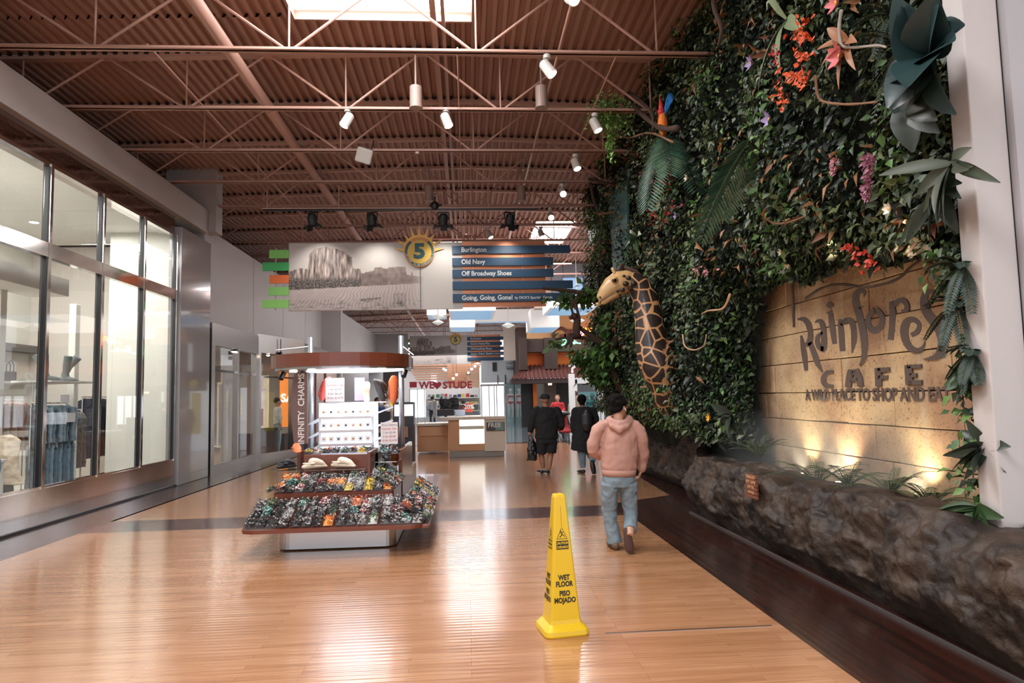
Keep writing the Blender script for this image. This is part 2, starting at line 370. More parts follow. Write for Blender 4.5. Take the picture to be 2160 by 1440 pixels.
# ------------------------------------------------------------------ left shop front (four bays of tall glass)
MY = [-4.3, -2.9, -1.5, -.1, 1.3, 2.7, 4.1, 5.5, 6.92, 8.33, 9.74, 11.14, 12.54, 13.92]
struct(MB().box(XL-.1, XL+.05, -6, 13.95, .0, .5).build('baseboard_left', mat('plinth_chrome', (196, 190, 188), .12, metal=1, bump=.12, bscale=1.2)))
struct(MB().box(XL+.05, XL+.075, -6, 13.95, .0, .03).build('trim_8', black))
rail = MB().box(XL-.06, XL+.04, -6, 13.95, 3.66, 3.86).box(XL-.06, XL+.03, -6, 13.95, 4.94, 5.0).box(XL-.06, XL+.03, -6, 13.95, .5, .53)
struct(rail.build('trim_9', chrome))
mb = MB()
for a, b in zip(MY[:-1], MY[1:]):
    for z0, z1 in ((.53, 3.66), (3.86, 4.94)): mb.box(XL-.012, XL-.004, a, b, z0, z1)
struct(mb.build('window_7', MATS['glass']))
for y in MY[7:]:
    mb = MB().box(XL-.05, XL+.045, y-.03, y+.03, .5, 4.98)
    o = struct(mb.build('window_frame', chrome)); o.name = 'trim_10'
    o = struct(MB().box(XL-.052, XL+.02, y-.055, y-.031, .52, 3.67).box(XL-.052, XL+.02, y-.055, y-.031, 3.85, 4.95).build('trim_11', black))
# shop interior
shopw = mat('shop_wall', (224, 221, 212), .6)
struct(MB().box(-9.6, XL-.1, -6, 15.6, .02, .1).build('floor.003', mat('shop_floor', (196, 190, 182), .25)))
struct(MB().box(-9.58, -9.5, -6, 15.6, .1, 5.1).build('wall_back', shopw))
struct(MB().box(-7.1, XL-.16, 14.2, 14.3, .1, 5.1).build('wall_end', shopw))
struct(MB().box(-7.2, -7.1, 14.2, 15.6, .1, 5.1).build('wall_partition', shopw, bevel=.01))
struct(MB().box(-9.5, -7.2, 15.5, 15.6, .1, 5.1).build('wall_shop_rear', mat('shop_wall_warm', (214, 205, 196), .6)))
# bulkhead inside at transom height
struct(MB().box(-6.95, -6.35, -6, 11.3, 3.35, 3.62).build('trim_12', shopw))
struct(MB().box(-9.5, -9.2, -6, 15.4, 2.75, 2.9).box(-9.5, -9.25, -6, 15.4, 2.1, 2.16).build('trim_13', mat('shop_dark_shelf', (96, 92, 90), .5)))
for i, y in enumerate((8.6, 10.5, 12.45)):
    struct(MB().box(-6.98, -6.86, y, y+.14, .1, 3.4).build('wall_post', shopw, bevel=.01))
dl = mat('downlight', (255, 252, 244), .5, emit=9)
spots = [(at(10, 305, Z=5.08)), at(44, 325, Z=5.08), at(170, 397, Z=5.08), at(184, 403, Z=5.08), at(196, 410, Z=5.08), at(72, 470, Z=5.08)]
for i, p in enumerate(spots):
    e = empty('ceiling_downlight', (p.x, p.y, 5.1), 0, ['round recessed ceiling light nearest the left edge of the photo, inside the clothes shop', 'second round recessed light seen through the first upper pane', 'left one of three small ceiling lights behind the second upper pane', 'middle one of three small ceiling lights behind the second upper pane', 'right one of three small ceiling lights behind the second upper pane', 'recessed shop ceiling light low in the first upper pane'][i], 'ceiling light', 'recessed lights in the clothes shop')
    MB().tube([(0, 0, 0), (0, 0, -.015)], .075, 20).build('lens', dl, e); MB().tube([(0, 0, 0), (0, 0, -.012)], .095, 20).build('trim_ring', white, e)
# clothes
denim = mat('denim', (146, 166, 178), .85, noise_=.25, nscale=14); denim2 = mat('denim_dark', (114, 136, 152), .85, noise_=.25, nscale=14)
def garment(name, y, x, ztop, w, h, th, m, sleeves=True, skirt=0, seed=0, slen=.55):
    "a jacket, dress or shirt on a hanger: wide across X"
    rnd = random.Random(seed); mb = MB()
    zs = [0, .04, .12, .3, .6, 1.0]; ws = [.1, .62, .86, .8, .78, .84+skirt]
    mb.tube([(rnd.uniform(-.01, .01), 0, -h*z) for z in zs], [(w/2*q, th/2) for q in ws], 16, ref=(1, 0, 0))
    if sleeves:
        for s in (-1, 1):
            sw = rnd.uniform(-.05, .03)
            mb.tube([(s*w*.38, 0, -.07*h), (s*w*.5, sw*.3, -slen*h*.4), (s*w*.47, sw, -slen*h*.75), (s*w*.5, sw, -slen*h*1.15)], [(.07, th*.5), (.065, th*.55), (.055, th*.5), (.05, th*.45)], 10, ref=(1, 0, 0))
    o = mb.build(name, m, smooth=True); o.location = (x, y, ztop)
    remesh(o, .011, 3, .5, .028, .07); return o
def clothes_rail(x0, x1, y, z, label):
    e = empty('clothes_rail', (x0, y, .1), 0, label, 'clothes rail')
    mb = MB().tube([(0, 0, z-.1), (x1-x0, 0, z-.1)], .013, 10); mb.build('rail', chrome, e)
    for x in (0, x1-x0): MB().tube([(x, 0, 0), (x, 0, z-.1)], .013, 10).build('leg', chrome, e)
    MB().box(-.02, x1-x0+.02, -.16, .16, 0, .02).build('base', chrome, e)
# denim jackets: a dense row facing the glass, hung on a bar along Y
def rail_y(x, y0, y1, z, label, zb=.1):
    e = empty('clothes_rail', (x, y0, zb), 0, label, 'clothes rail')
    MB().tube([(0, 0, z-zb), (0, y1-y0, z-zb)], .013, 10).build('rail', chrome, e)
    for yy in (0, y1-y0): MB().tube([(0, yy, 0), (0, yy, z-zb)], .013, 10).build('leg', chrome, e)
    for yy in (0, y1-y0): MB().box(-.25, .25, yy-.02, yy+.02, 0, .03).build('foot', chrome, e)
rail_y(-6.75, 11.1, 12.05, 1.66, 'chrome clothes rail holding the light blue denim jackets')
for i in range(9):
    o = garment('denim_jacket', 11.14+i*.1, -6.72+.015*(i % 3), 1.62, .5, .68, .06, denim if i % 3 else denim2, seed=i, slen=.75)
    tag(o, 'light blue denim jacket on the rail behind the second pane, %s from the camera' % order[i], 'jacket', 'denim jackets on the rail')
    o.rotation_euler = (0, 0, -.75+.05*i+random.uniform(-.12, .12))
for i in range(8):
    e = MB()
    for s in (-1, 1): e.tube([(s*.085, 0, 0), (s*.09, .0, -.35), (s*.1, 0, -.82)], [(.085, .03), (.07, .026), (.075, .03)], 10, ref=(1, 0, 0))
    e.tube([(0, 0, .03), (0, 0, -.12)], [(.15, .03), (.17, .034)], 12, ref=(1, 0, 0))
    o = e.build('jeans', denim2 if i % 2 else denim, smooth=True, loc=(-6.7, 11.16+i*.115, .98)); remesh(o, .012, 2, .5, .02, .06)
    o.rotation_euler = (0, 0, -.2)
    tag(o, 'long light blue jeans hanging beneath the denim jackets, %s from the camera' % order[i], 'jeans', 'jeans under the denim jackets')
rail_y(-7.6, 10.9, 12.3, 1.72, 'chrome clothes rail with pink and beige tops behind the first pane')
cols = [((196, 150, 130), 'dusty pink'), ((186, 134, 112), 'terracotta pink'), ((206, 178, 156), 'pale beige'), ((176, 122, 100), 'brownish pink'), ((190, 142, 122), 'faded rose'), ((214, 196, 176), 'cream')]
for i in range(10):
    c, nm = cols[i % 6]; o = garment('blouse', 10.98+i*.13, -7.55, 1.68, .5, .8 if i > 5 else .6, .07, mat('cloth_'+nm.replace(' ', '_'), c, .9), seed=20+i, slen=.6)
    o.rotation_euler = (0, 0, -.3); tag(o, '%s long-sleeved top on the rail behind the first pane, %s from the camera' % (nm, order[i]), 'top', 'tops on the pink rail')
o = garment('coat', 9.25, -6.35, 1.12, .62, .75, .2, denim2, seed=44, slen=.85); tag(o, 'blue denim coat at the left edge of the photo', 'coat')
o = garment('skirt', 10.55, -6.75, 1.2, .5, .72, .12, mat('cream_cloth', (222, 202, 180), .9), sleeves=False, skirt=.3, seed=45); tag(o, 'pale cream hanging dress beside the folded clothes table', 'dress')
for i in range(4):
    o = garment('black_dress', 10.35+.17*i, -7.0, .92, .45, .75, .09, mat('black_cloth', (34, 34, 38), .9), sleeves=False, skirt=.1, seed=50+i); tag(o, 'black garment hanging low behind the cream dress, %s from the camera' % order[i], 'garment', 'low black garments')
for i in range(7):
    o = garment('dark_trousers', 14.35+.12*i, -7.7, 1.75, .4, 1.2, .07, mat('navy_cloth', (40, 42, 54), .9), sleeves=False, seed=60+i); tag(o, 'navy garment on the rail by the white partition, %s from the camera' % order[i], 'garment', 'navy garments by the partition')
rail_y(-7.7, 14.28, 15.2, 1.78, 'chrome rail of navy garments by the white partition')
for i in range(5):
    o = garment('striped_trousers', 13.1+.11*i, -7.35, 1.5, .34, 1.05, .06, mat('grey_brown_cloth', (112, 104, 98), .9), sleeves=False, seed=70+i); tag(o, 'grey-brown trousers right of the denim jackets, %s from the camera' % order[i], 'trousers', 'grey-brown trousers')
rail_y(-7.35, 13.0, 13.6, 1.53, 'short chrome rail with grey-brown trousers')
# display table with folded things and shelf with boots
e = empty('display_table', (-6.9, 9.6, .1), 0, 'white display table with folded grey clothes behind the first pane', 'table')
MB().box(-.3, .3, 0, .75, .72, .76).build('table_top', white, e, bevel=.005)
for sx in (-.26, .26):
    for sy in (.05, .7): MB().box(sx-.02, sx+.02, sy-.02, sy+.02, 0, .72).build('leg', white, e)
for i in range(3):
    o = MB().box(-.16, .16, -.11, .11, 0, .045).build('folded_jumper', mat('fold%d' % i, [(150, 152, 158), (90, 92, 98), (176, 176, 178)][i], .9), bevel=.018, loc=(-6.88, 9.73+.24*i, .863)); tag(o, ['mid grey', 'dark grey', 'light grey'][i]+' folded jumper on the white display table', 'jumper', 'folded jumpers')
e = empty('boot_shelf', (-6.7, 11.0, 1.98), 0, 'white shelf above the denim jackets carrying two pairs of boots', 'shelf')
MB().box(-.3, .3, 0, 1.2, 0, .03).build('board', white, e); MB().tube([(0, .05, 0), (0, .05, -.3)], .01, 8).build('bracket', chrome, e); MB().tube([(0, 1.2, 0), (0, 1.2, -.3)], .01, 8).build('bracket', chrome, e)
bootm = mat('boot_suede', (122, 128, 128), .8)
def boot(loc, rz, lean, label):
    mb = MB().tube([(0, 0, .04), (0, .02, .12), (0, .02+lean*.3, .26), (0, .02+lean, .42)], [(.05, .06), (.045, .055), (.055, .06), (.062, .068)], 12, ref=(1, 0, 0))
    mb.tube([(0, .05, .04), (0, -.1, .035), (0, -.18, .025)], [(.05, .045), (.045, .035), (.03, .02)], 12, ref=(1, 0, 0), round_=True)
    mb.box(-.035, .035, .02, .08, 0, .05)
    o = mb.build('boot', bootm, smooth=True, loc=loc, rot=(0, 0, rz)); remesh(o, .008, 3); tag(o, label, 'boot', 'suede boots on the shop shelf')
boot((-6.6, 11.2, 2.01), 1.9, .02, 'leftmost upright grey suede boot on the shop shelf')
boot((-6.75, 11.42, 2.01), 1.5, .12, 'grey suede boot second on the shop shelf, toe to the window')
boot((-6.6, 11.75, 2.01), 1.2, -.05, 'third grey suede boot on the shop shelf')
boot((-6.75, 12.0, 2.01), 1.7, -.2, 'fourth grey suede boot on the shelf, shaft leaning')
def sign_card(name, p, w, h, m, label, cat='card', rz=math.pi/2, th=.01):
    o = MB().box(-w/2, w/2, -th/2, th/2, -h/2, h/2).build(name, m, loc=p, rot=(0, 0, rz)); tag(o, label, cat); return o
paper = mat('paper_white', (240, 242, 242), .6)
sign_card('price_card', (-6.4, 11.36, 1.72), .24, .13, paper, 'white card above the denim jackets')
sign_card('price_card', (-6.4, 11.55, 1.42), .24, .15, paper, 'white card beside the denim jackets')
o = sign_card('poster', (-6.1, 9.1, 1.5), .2, .5, mat('poster_blue', (170, 205, 216), .5), 'pale blue poster at the left edge inside the first pane', 'poster')
# handbag
e = empty('handbag', (-7.3, 11.4, 2.02), 1.4, 'small dark handbag with two loop handles above the pink tops', 'handbag')
MB().box(-.12, .12, -.05, .05, 0, .16).build('body', mat('bag_brown', (72, 58, 50), .5), e, bevel=.02)
for s in (-.03, .03): MB().tube([(-.07, s, .15), (-.07, s, .26), (-.03, s, .32), (.03, s, .32), (.07, s, .26), (.07, s, .15)], .008, 8).build('handle', mat('bag_brown', 0), e, smooth=True)
struct(MB().box(-7.5, -7.1, 10.0, 12.4, 1.98, 2.01).build('trim_14', white))
# ------------------------------------------------------------------ second shop front
Y2a, Y2b = 15.78, 19.25
struct(MB().box(XL-.12, XL+.05, Y2a, Y2b, 2.92, 3.42).build('trim_15', brushed))
struct(MB().box(XL-.1, XL+.05, Y2a, Y2b, 0, .2).build('trim_16', brushed))
for i, (a, b) in enumerate(((Y2a, Y2a+.22), (17.55, 17.66), (19.05, Y2b+.1))): struct(MB().box(XL-.08, XL+.05, a, b, .2, 2.92).build('trim_17', brushed))
struct(MB().box(XL-.05, XL+.01, Y2a, Y2b, 2.32, 2.38).build('trim_18', chrome))
struct(MB().box(XL-.03, XL-.02, Y2a+.2, 19.1, .2, 2.92).build('window_8', MATS['glass']))
# angled bay
A, B = Vector((XL-.06, 19.3, 0)), Vector((-5.15, 21.9, 0))
d = (B-A); L3 = d.length; R3 = Matrix.Translation(A) @ Matrix.Rotation(math.atan2(d.y, d.x), 4, 'Z')
def bay(x0, x1, y0, y1, z0, z1, name, m):
    o = struct(MB().box(x0, x1, y0, y1, z0, z1).build(name, m)); o.matrix_world = R3; return o
bay(0, L3, -.05, .1, 2.98, 3.5, 'trim_19', brushed); bay(0, L3, -.05, .1, 0, .16, 'trim_20', brushed)
bay(0, .22, -.06, .12, .16, 2.98, 'trim_21', brushed); bay(L3-.35, L3, -.06, .12, .16, 2.98, 'trim_22', brushed); bay(.1, L3, -.02, .04, 2.28, 2.33, 'trim_23', chrome)
bay(.2, L3-.3, 0, .01, .16, 2.98, 'window_9', MATS['glass'])
struct(MB().box(-5.6, -5.1, 21.9, 27.6, 0, 3.42).build('wall_left.003', brushed))
struct(MB().box(-9.5, XL-.12, 15.8, 25, .0, .06).build('floor.004', mat('shop_floor2', (168, 150, 138), .3)))
struct(MB().box(-9.5, XL-.12, 15.8, 26, 3.42, 3.5).build('ceiling.002', white))
struct(MB().box(-9.5, -9.4, 15.8, 26, .06, 3.42).build('wall_back.001', mat('shop_wall_pink', (150, 134, 128), .6)))
struct(MB().box(-9.5, -5.6, 25.2, 25.3, .06, 3.42).build('wall_end.001', mat('shop_wall_pale', (222, 214, 206), .6)))
# ------------------------------------------------------------------ right side: stone wall, rocks, plants
import numpy as np
XS_ = 3.9
rng = np.random.default_rng(5)
def stone_material():
    m = mat('sandstone', (196, 162, 122), .75, bump=.5, bscale=14); nt = m.node_tree; b = nt.nodes['Principled BSDF']; L = nt.links
    g = nt.nodes.new('ShaderNodeNewGeometry')
    n = nt.nodes.new('ShaderNodeTexNoise'); n.inputs['Scale'].default_value = 1.6; n.inputs['Detail'].default_value = 6; L.new(g.outputs['Position'], n.inputs['Vector'])
    r = nt.nodes.new('ShaderNodeValToRGB'); e = r.color_ramp.elements; e[0].position = .34; e[0].color = S((158, 122, 94)); e[1].position = .66; e[1].color = S((212, 182, 140))
    L.new(n.outputs['Fac'], r.inputs[0])
    v = nt.nodes.new('ShaderNodeTexNoise'); v.inputs['Scale'].default_value = 38; v.inputs['Detail'].default_value = 2; L.new(g.outputs['Position'], v.inputs['Vector'])
    p = nt.nodes.new('ShaderNodeValToRGB'); p.color_ramp.elements[0].position = .3; p.color_ramp.elements[0].color = (.45, .38, .3, 1); p.color_ramp.elements[1].position = .42
    L.new(v.outputs['Fac'], p.inputs[0]); x = nt.nodes.new('ShaderNodeMix'); x.data_type = 'RGBA'; x.blend_type = 'MULTIPLY'; x.inputs[0].default_value = .8
    L.new(r.outputs[0], x.inputs[6]); L.new(p.outputs[0], x.inputs[7])
    # pale mineral streaks running down the stone
    mp = nt.nodes.new('ShaderNodeMapping'); mp.inputs['Scale'].default_value = (1, 2.2, .12); L.new(g.outputs['Position'], mp.inputs[0])
    s = nt.nodes.new('ShaderNodeTexNoise'); s.inputs['Scale'].default_value = 2.4; s.inputs['Detail'].default_value = 4; L.new(mp.outputs[0], s.inputs['Vector'])
    q = nt.nodes.new('ShaderNodeValToRGB'); q.color_ramp.elements[0].position = .58; q.color_ramp.elements[1].position = .74; L.new(s.outputs['Fac'], q.inputs[0])
    y = nt.nodes.new('ShaderNodeMix'); y.data_type = 'RGBA'; y.inputs[7].default_value = S((196, 180, 152)); L.new(x.outputs[2], y.inputs[6])
    ml = nt.nodes.new('ShaderNodeMath'); ml.operation = 'MULTIPLY'; ml.inputs[1].default_value = .6; L.new(q.outputs[0], ml.inputs[0]); L.new(ml.outputs[0], y.inputs[0])
    L.new(y.outputs[2], b.inputs['Base Color']); return m
sandstone = stone_material()
struct(MB().box(XS_+.06, XS_+.3, 4.3, 18, 0, 7).build('wall_right', mat('dark_back', (26, 28, 24), .9)))
sw = empty('stone_sign_wall', (XS_, 4.3, .3), 0, 'tan sandstone block wall carved with the large curly cafe name, behind the rocks', 'carved wall sign')
mb = MB(); zz = [0, .27, .62, .95, 1.27, 1.62, 1.97, 2.32, 2.7, 3.1]; rnd = random.Random(3)
for r in range(len(zz)-1):
    y = -.2*rnd.random()
    while y < 5.5:
        wd = rnd.uniform(.6, 1.15); dx = rnd.uniform(-.008, .008)
        mb.box(dx, .06, y+.004, y+wd-.004, zz[r]+.004, zz[r+1]-.004); y += wd
mb.build('stone_blocks', sandstone, sw, bevel=.008)
carve = mat('carved_grey', (96, 82, 75), .4, coat=.25, bump=.2, bscale=20)
def smoothp(pts, k=6):
    out = []; n = len(pts)
    for i in range(n-1):
        p0, p1, p2, p3 = pts[max(i-1, 0)], pts[i], pts[i+1], pts[min(i+2, n-1)]
        for j in range(k):
            t = j/k; out.append(tuple(.5*((2*b)+(-a+c)*t+(2*a-5*b+4*c-d)*t*t+(-a+3*b-3*c+d)*t**3) for a, b, c, d in zip(p0, p1, p2, p3)))
    out.append(pts[-1]); return out
def stroke(mb, pts, X, ox, oy, sc, th=.018):
    q = smoothp(pts); A_ = []; B_ = []
    for i, (x, y, w_) in enumerate(q):
        a = q[max(i-1, 0)]; b = q[min(i+1, len(q)-1)]; dx, dy = b[0]-a[0], b[1]-a[1]; l = math.hypot(dx, dy) or 1
        nx, ny = -dy/l*max(w_, 4)/2, dx/l*max(w_, 4)/2
        A_.append(at(ox+(x+nx)/sc, oy+(y+ny)/sc, X=X)); B_.append(at(ox+(x-nx)/sc, oy+(y-ny)/sc, X=X))
    back = [Vector((th, 0, 0))]*1
    o_ = Vector((XS_, 4.3, .3)); n = len(A_)
    rg = [[A_[i]-o_, B_[i]-o_, B_[i]-o_+Vector((th, 0, 0)), A_[i]-o_+Vector((th, 0, 0))] for i in range(n)]
    mb.rings(rg)
letters = [[(112, 478, 14), (180, 478, 48), (232, 540, 58), (252, 640, 55), (238, 735, 60), (190, 748, 36)], [(150, 655, 16), (168, 760, 46), (188, 880, 56), (206, 1035, 34)], [(245, 730, 50), (292, 850, 56), (330, 960, 50), (382, 1050, 8)],
 [(300, 512, 8), (350, 495, 42), (385, 545, 54), (396, 650, 58), (396, 780, 64), (378, 828, 34)], [(385, 622, 26), (335, 662, 40), (325, 730, 45), (355, 790, 50), (398, 800, 50)],
 [(428, 330, 20), (465, 325, 80), (505, 330, 20)], [(425, 412, 8), (488, 384, 26)], [(470, 410, 50), (490, 560, 64), (516, 745, 48)],
 [(570, 478, 36), (585, 600, 62), (602, 825, 58)], [(582, 545, 36), (640, 490, 56), (698, 505, 66), (722, 600, 60), (724, 710, 58), (704, 845, 12)],
 [(832, 240, 8), (842, 190, 40), (800, 165, 50), (752, 205, 70), (746, 300, 78), (780, 420, 80), (815, 560, 78), (836, 700, 78), (840, 820, 66), (820, 920, 42), (778, 980, 6)], [(780, 362, 20), (828, 335, 8)],
 [(950, 375, 60), (885, 450, 50), (892, 560, 62), (955, 598, 78), (1020, 545, 66), (1026, 450, 56), (960, 374, 64)],
 [(1125, 285, 36), (1142, 400, 66), (1136, 550, 62), (1122, 702, 62)], [(1150, 325, 50), (1210, 275, 50), (1268, 284, 58), (1298, 335, 48), (1288, 382, 52), (1238, 388, 20)],
 [(1345, 650, 46), (1412, 612, 56), (1432, 535, 46), (1370, 482, 58), (1300, 505, 78), (1270, 600, 88), (1290, 720, 80), (1350, 800, 68), (1430, 812, 48), (1480, 770, 32), (1496, 705, 4)],
 [(1640, 215, 20), (1570, 178, 40), (1500, 205, 68), (1485, 300, 88), (1520, 410, 98), (1590, 500, 108), (1658, 600, 108), (1690, 720, 108), (1668, 822, 96), (1600, 890, 56), (1470, 912, 4)]]
mb = MB()
for s in letters: stroke(mb, s, XS_-.012, 1660, 580, 5.142)
mb.build('carved_name', carve, sw)
mb = MB()
for s in ([[(500, 1050, 40), (430, 1060, 46), (390, 1130, 52), (420, 1195, 50), (498, 1205, 34)], [(690, 1030, 60), (668, 1120, 62), (655, 1215, 58)], [(690, 1055, 60), (740, 1050, 60)], [(735, 1025, 60), (775, 1110, 62), (790, 1205, 60)], [(680, 1135, 40), (770, 1130, 40)],
          [(980, 1005, 64), (985, 1100, 64), (985, 1205, 64)], [(980, 1030, 52), (1105, 1022, 46)], [(980, 1110, 44), (1085, 1106, 40)],
          [(1310, 975, 76), (1316, 1090, 76), (1322, 1190, 76)], [(1300, 995, 46), (1450, 985, 40)], [(1320, 1085, 44), (1400, 1085, 40)], [(1320, 1165, 50), (1456, 1162, 50)]]):
    stroke(mb, s, XS_-.014, 1660, 580, 5.142, .02)
mb.build('carved_word', carve, sw)
o = text('A WILD PLACE TO SHOP AND EAT', .17, carve, 'carved_line', sw, depth=.006, bold=.0035, align='CENTER')
wd = max(v.co.x for v in o.data.vertices)-min(v.co.x for v in o.data.vertices); sc = 2.38/wd
for v in o.data.vertices: v.co.x *= sc
o.rotation_euler = (math.pi/2, 0, -math.pi/2); o.location = (-.006, 6.47-4.3, 1.535-.3)
# rock planter
def rockmat():
    m = mat('rock', (96, 80, 72), .6, bump=.9, bscale=16); nt = m.node_tree; b = nt.nodes['Principled BSDF']; L = nt.links
    g = nt.nodes.new('ShaderNodeNewGeometry'); n = nt.nodes.new('ShaderNodeTexNoise'); n.inputs['Scale'].default_value = 3.2; n.inputs['Detail'].default_value = 8; L.new(g.outputs['Position'], n.inputs['Vector'])
    r = nt.nodes.new('ShaderNodeValToRGB'); e = r.color_ramp.elements; e[0].position = .35; e[0].color = S((32, 23, 18)); e[1].position = .74; e[1].color = S((80, 63, 50)); L.new(n.outputs['Fac'], r.inputs[0]); L.new(r.outputs[0], b.inputs['Base Color']); return m
rockm = rockmat()
def fbm(p, o=5, ridged=False):
    s = 0; a = 1; f = 1
    for _ in range(o):
        q = noise.noise(p*f); s += a*((1-abs(q)*2) if ridged else q); a *= .5; f *= 2.05
    return s
def rock(name, path, prof, amp, nu, nv, seed, label):
    "path: list of (x,y); prof: list of (inward, z)"
    mb = MB(); P = [Vector((x, y, 0)) for x, y in path]; Ls = [0]
    for a, b in zip(P[:-1], P[1:]): Ls.append(Ls[-1]+(b-a).length)
    rgs = []
    def samp(arr, keys, t):
        for i in range(len(keys)-1):
            if t <= keys[i+1]+1e-9: k = (t-keys[i])/(keys[i+1]-keys[i]); return arr[i].lerp(arr[i+1], k)
        return arr[-1]
    PR = [Vector((a, 0, z)) for a, z in prof]; pk = [0]
    for a, b in zip(PR[:-1], PR[1:]): pk.append(pk[-1]+(b-a).length)
    for i in range(nu+1):
        t = Ls[-1]*i/nu; c = samp(P, Ls, t); d = (samp(P, Ls, min(t+.25, Ls[-1]))-samp(P, Ls, max(t-.25, 0))).normalized()
        nrm = Vector((d.y, -d.x, 0)); 
        if nrm.x < 0 and False: nrm = -nrm
        row = []
        hs = 1+.13*noise.noise(Vector((t*.7+seed, 0, 0)))
        for j in range(nv+1):
            q = samp(PR, pk, pk[-1]*j/nv); p = c+nrm*q.x+Vector((0, 0, q.z*hs))
            w_ = Vector((p.x, p.y, p.z*1.3))
            big = fbm(w_*.8+Vector((seed, 0, 0)), 3, True)*.62; small = fbm(w_*3.4+Vector((0, seed, 0)), 4)+.9*abs(noise.noise(w_*2.2))
            k = min(1, q.z*6) if q.z < .16 else 1
            p = p-nrm*(amp*(big*.9+small*.3+.12*fbm(w_*9, 3, True))*k)+Vector((0, 0, amp*.35*small*k)); row.append(p)
        rgs.append(row)
    mb.rings(rgs, closed=False, cap=False)
    o = mb.build(name, rockm, smooth=True); tag(o, label, 'rock'); 
    return o
rock('rock_planter', [(3.02, 3.2), (3.06, 4.6), (3.08, 6), (3.02, 7.5), (3.0, 8.8), (3.12, 9.3)], [(0, 0), (.02, .1), (-.02, .4), (.05, .62), (.16, .72), (.5, .74), (.78, .6)], .17, 330, 70, 2.3, 'dark brown rock planter wall in front of the carved sandstone wall')
rock('rock_ledge', [(3.1, 9.0), (3.5, 9.5), (3.62, 11), (3.62, 12.6), (3.5, 14.5), (3.7, 17)], [(0, 0), (-.03, .15), (-.02, .5), (.1, .8), (.18, .95), (.34, 1.05)], .16, 300, 56, 9.1, 'dark rock ledge under the plants beyond the planter, beside the man in pink')
tag(MB().box(2.93, 2.96, 3.2, 9.1, 0, .02).build('curb_strip', mat('curb_grey', (70, 62, 58), .7)), 'thin grey strip along the foot of the rock planter', 'curb')
# soil
struct(MB().box(3.3, 3.9, 4.3, 9.2, .3, .55).build('floor.005', mat('soil', (38, 30, 24), .95)))
# ------------------------------------------------------------------ leaves
HOLE = [(1604, 985), (1583, 880), (1580, 720), (1598, 615), (1660, 575), (1700, 597), (1750, 560), (1800, 545), (1860, 555), (1905, 540), (1970, 525), (2010, 590), (2026, 690), (2036, 760), (2046, 830), (2052, 900), (2046, 960), (2040, 1090), (1800, 1060)]
HP = [at(x, y, X=3.62 if x < 1940 else 3.38) for x, y in HOLE]; HP = [(p.y, p.z) for p in HP]
def in_hole(y, z):
    c = False; n = len(HP); j = n-1
    for i in range(n):
        if (HP[i][1] > z) != (HP[j][1] > z) and y < (HP[j][0]-HP[i][0])*(z-HP[i][1])/(HP[j][1]-HP[i][1])+HP[i][0]: c = not c
        j = i
    return c
def hole_dist(y, z):
    d = 9
    for i in range(len(HP)):
        a, b = HP[i-1], HP[i]; vx, vy = b[0]-a[0], b[1]-a[1]; t = max(0, min(1, ((y-a[0])*vx+(z-a[1])*vy)/(vx*vx+vy*vy)))
        d = min(d, math.hypot(y-a[0]-t*vx, z-a[1]-t*vy))
    return d
def surf(y, z):
    b = 3.28-.30*noise.noise(Vector((y*.9, z*.9, 3)))-.16*noise.noise(Vector((y*2.6, z*2.6, 8)))
    if z < 1.3: b += (1.3-z)*.5
    h = hole_dist(y, z)
    if h < .6 and y > 5.2: b = b+(3.72-b)*(1-h/.6)**1.5
    elif y <= 5.2: b = 3.53+.25*(b-3.3)
    return b
def leafcloud(name, pts, size, aspect, m, droop=.8, out=.6, curl=.14, label=None, cat='foliage', kind='stuff'):
    P = np.array(pts); N = len(P)
    d = rng.normal(0, .55, (N, 3)); d[:, 2] -= droop; d[:, 0] -= out; d /= np.linalg.norm(d, axis=1)[:, None]
    n = rng.normal(0, .5, (N, 3)); n[:, 0] -= .9; n[:, 2] += .35; n -= d*np.sum(n*d, axis=1)[:, None]; n /= np.linalg.norm(n, axis=1)[:, None]
    s = np.cross(d, n); L = (size[0]+(size[1]-size[0])*rng.random(N)**1.6)[:, None]; W = L*aspect
    V = np.stack([P, P+d*L*.42-s*W*.5+n*L*curl, P+d*L*.5, P+d*L*.42+s*W*.5+n*L*curl, P+d*L-n*L*curl*.6], axis=1).reshape(-1, 3)
    base = (np.arange(N)*5)[:, None]; F = np.concatenate([base+np.array([0, 2, 1]), base+np.array([0, 3, 2]), base+np.array([1, 2, 4]), base+np.array([2, 3, 4])], axis=1).reshape(-1, 3)
    me = bpy.data.meshes.new(name); me.vertices.add(len(V)); me.vertices.foreach_set('co', V.ravel()); nF = len(F)
    me.loops.add(nF*3); me.loops.foreach_set('vertex_index', F.ravel().astype(np.int32)); me.polygons.add(nF); me.polygons.foreach_set('loop_start', np.arange(0, nF*3, 3, dtype=np.int32)); me.polygons.foreach_set('loop_total', np.full(nF, 3, dtype=np.int32))
    me.materials.append(m); me.update(calc_edges=True); me.validate()
    o = bpy.data.objects.new(name, me); C.objects.link(o)
    if label: tag(o, label, cat, None, kind)
    return o
island_mat('ivy', [(44, 60, 40), (56, 74, 44), (36, 50, 38), (66, 84, 52), (30, 40, 30), (74, 88, 62), (50, 62, 50)], .42)
island_mat('olive', [(90, 104, 62), (70, 84, 50), (112, 120, 78), (60, 72, 46), (82, 94, 70)], .45)
island_mat('variegated', [(112, 124, 104), (80, 98, 74), (140, 146, 124), (62, 78, 58)], .45)
island_mat('dark_leaf', [(30, 40, 32), (38, 48, 38), (26, 34, 30), (46, 54, 42)], .4)
island_mat('teal_leaf', [(44, 76, 70), (34, 60, 58), (52, 88, 80), (40, 64, 54)], .4)
island_mat('bright_leaf', [(86, 120, 58), (70, 104, 52), (104, 134, 72), (58, 88, 46)], .45)
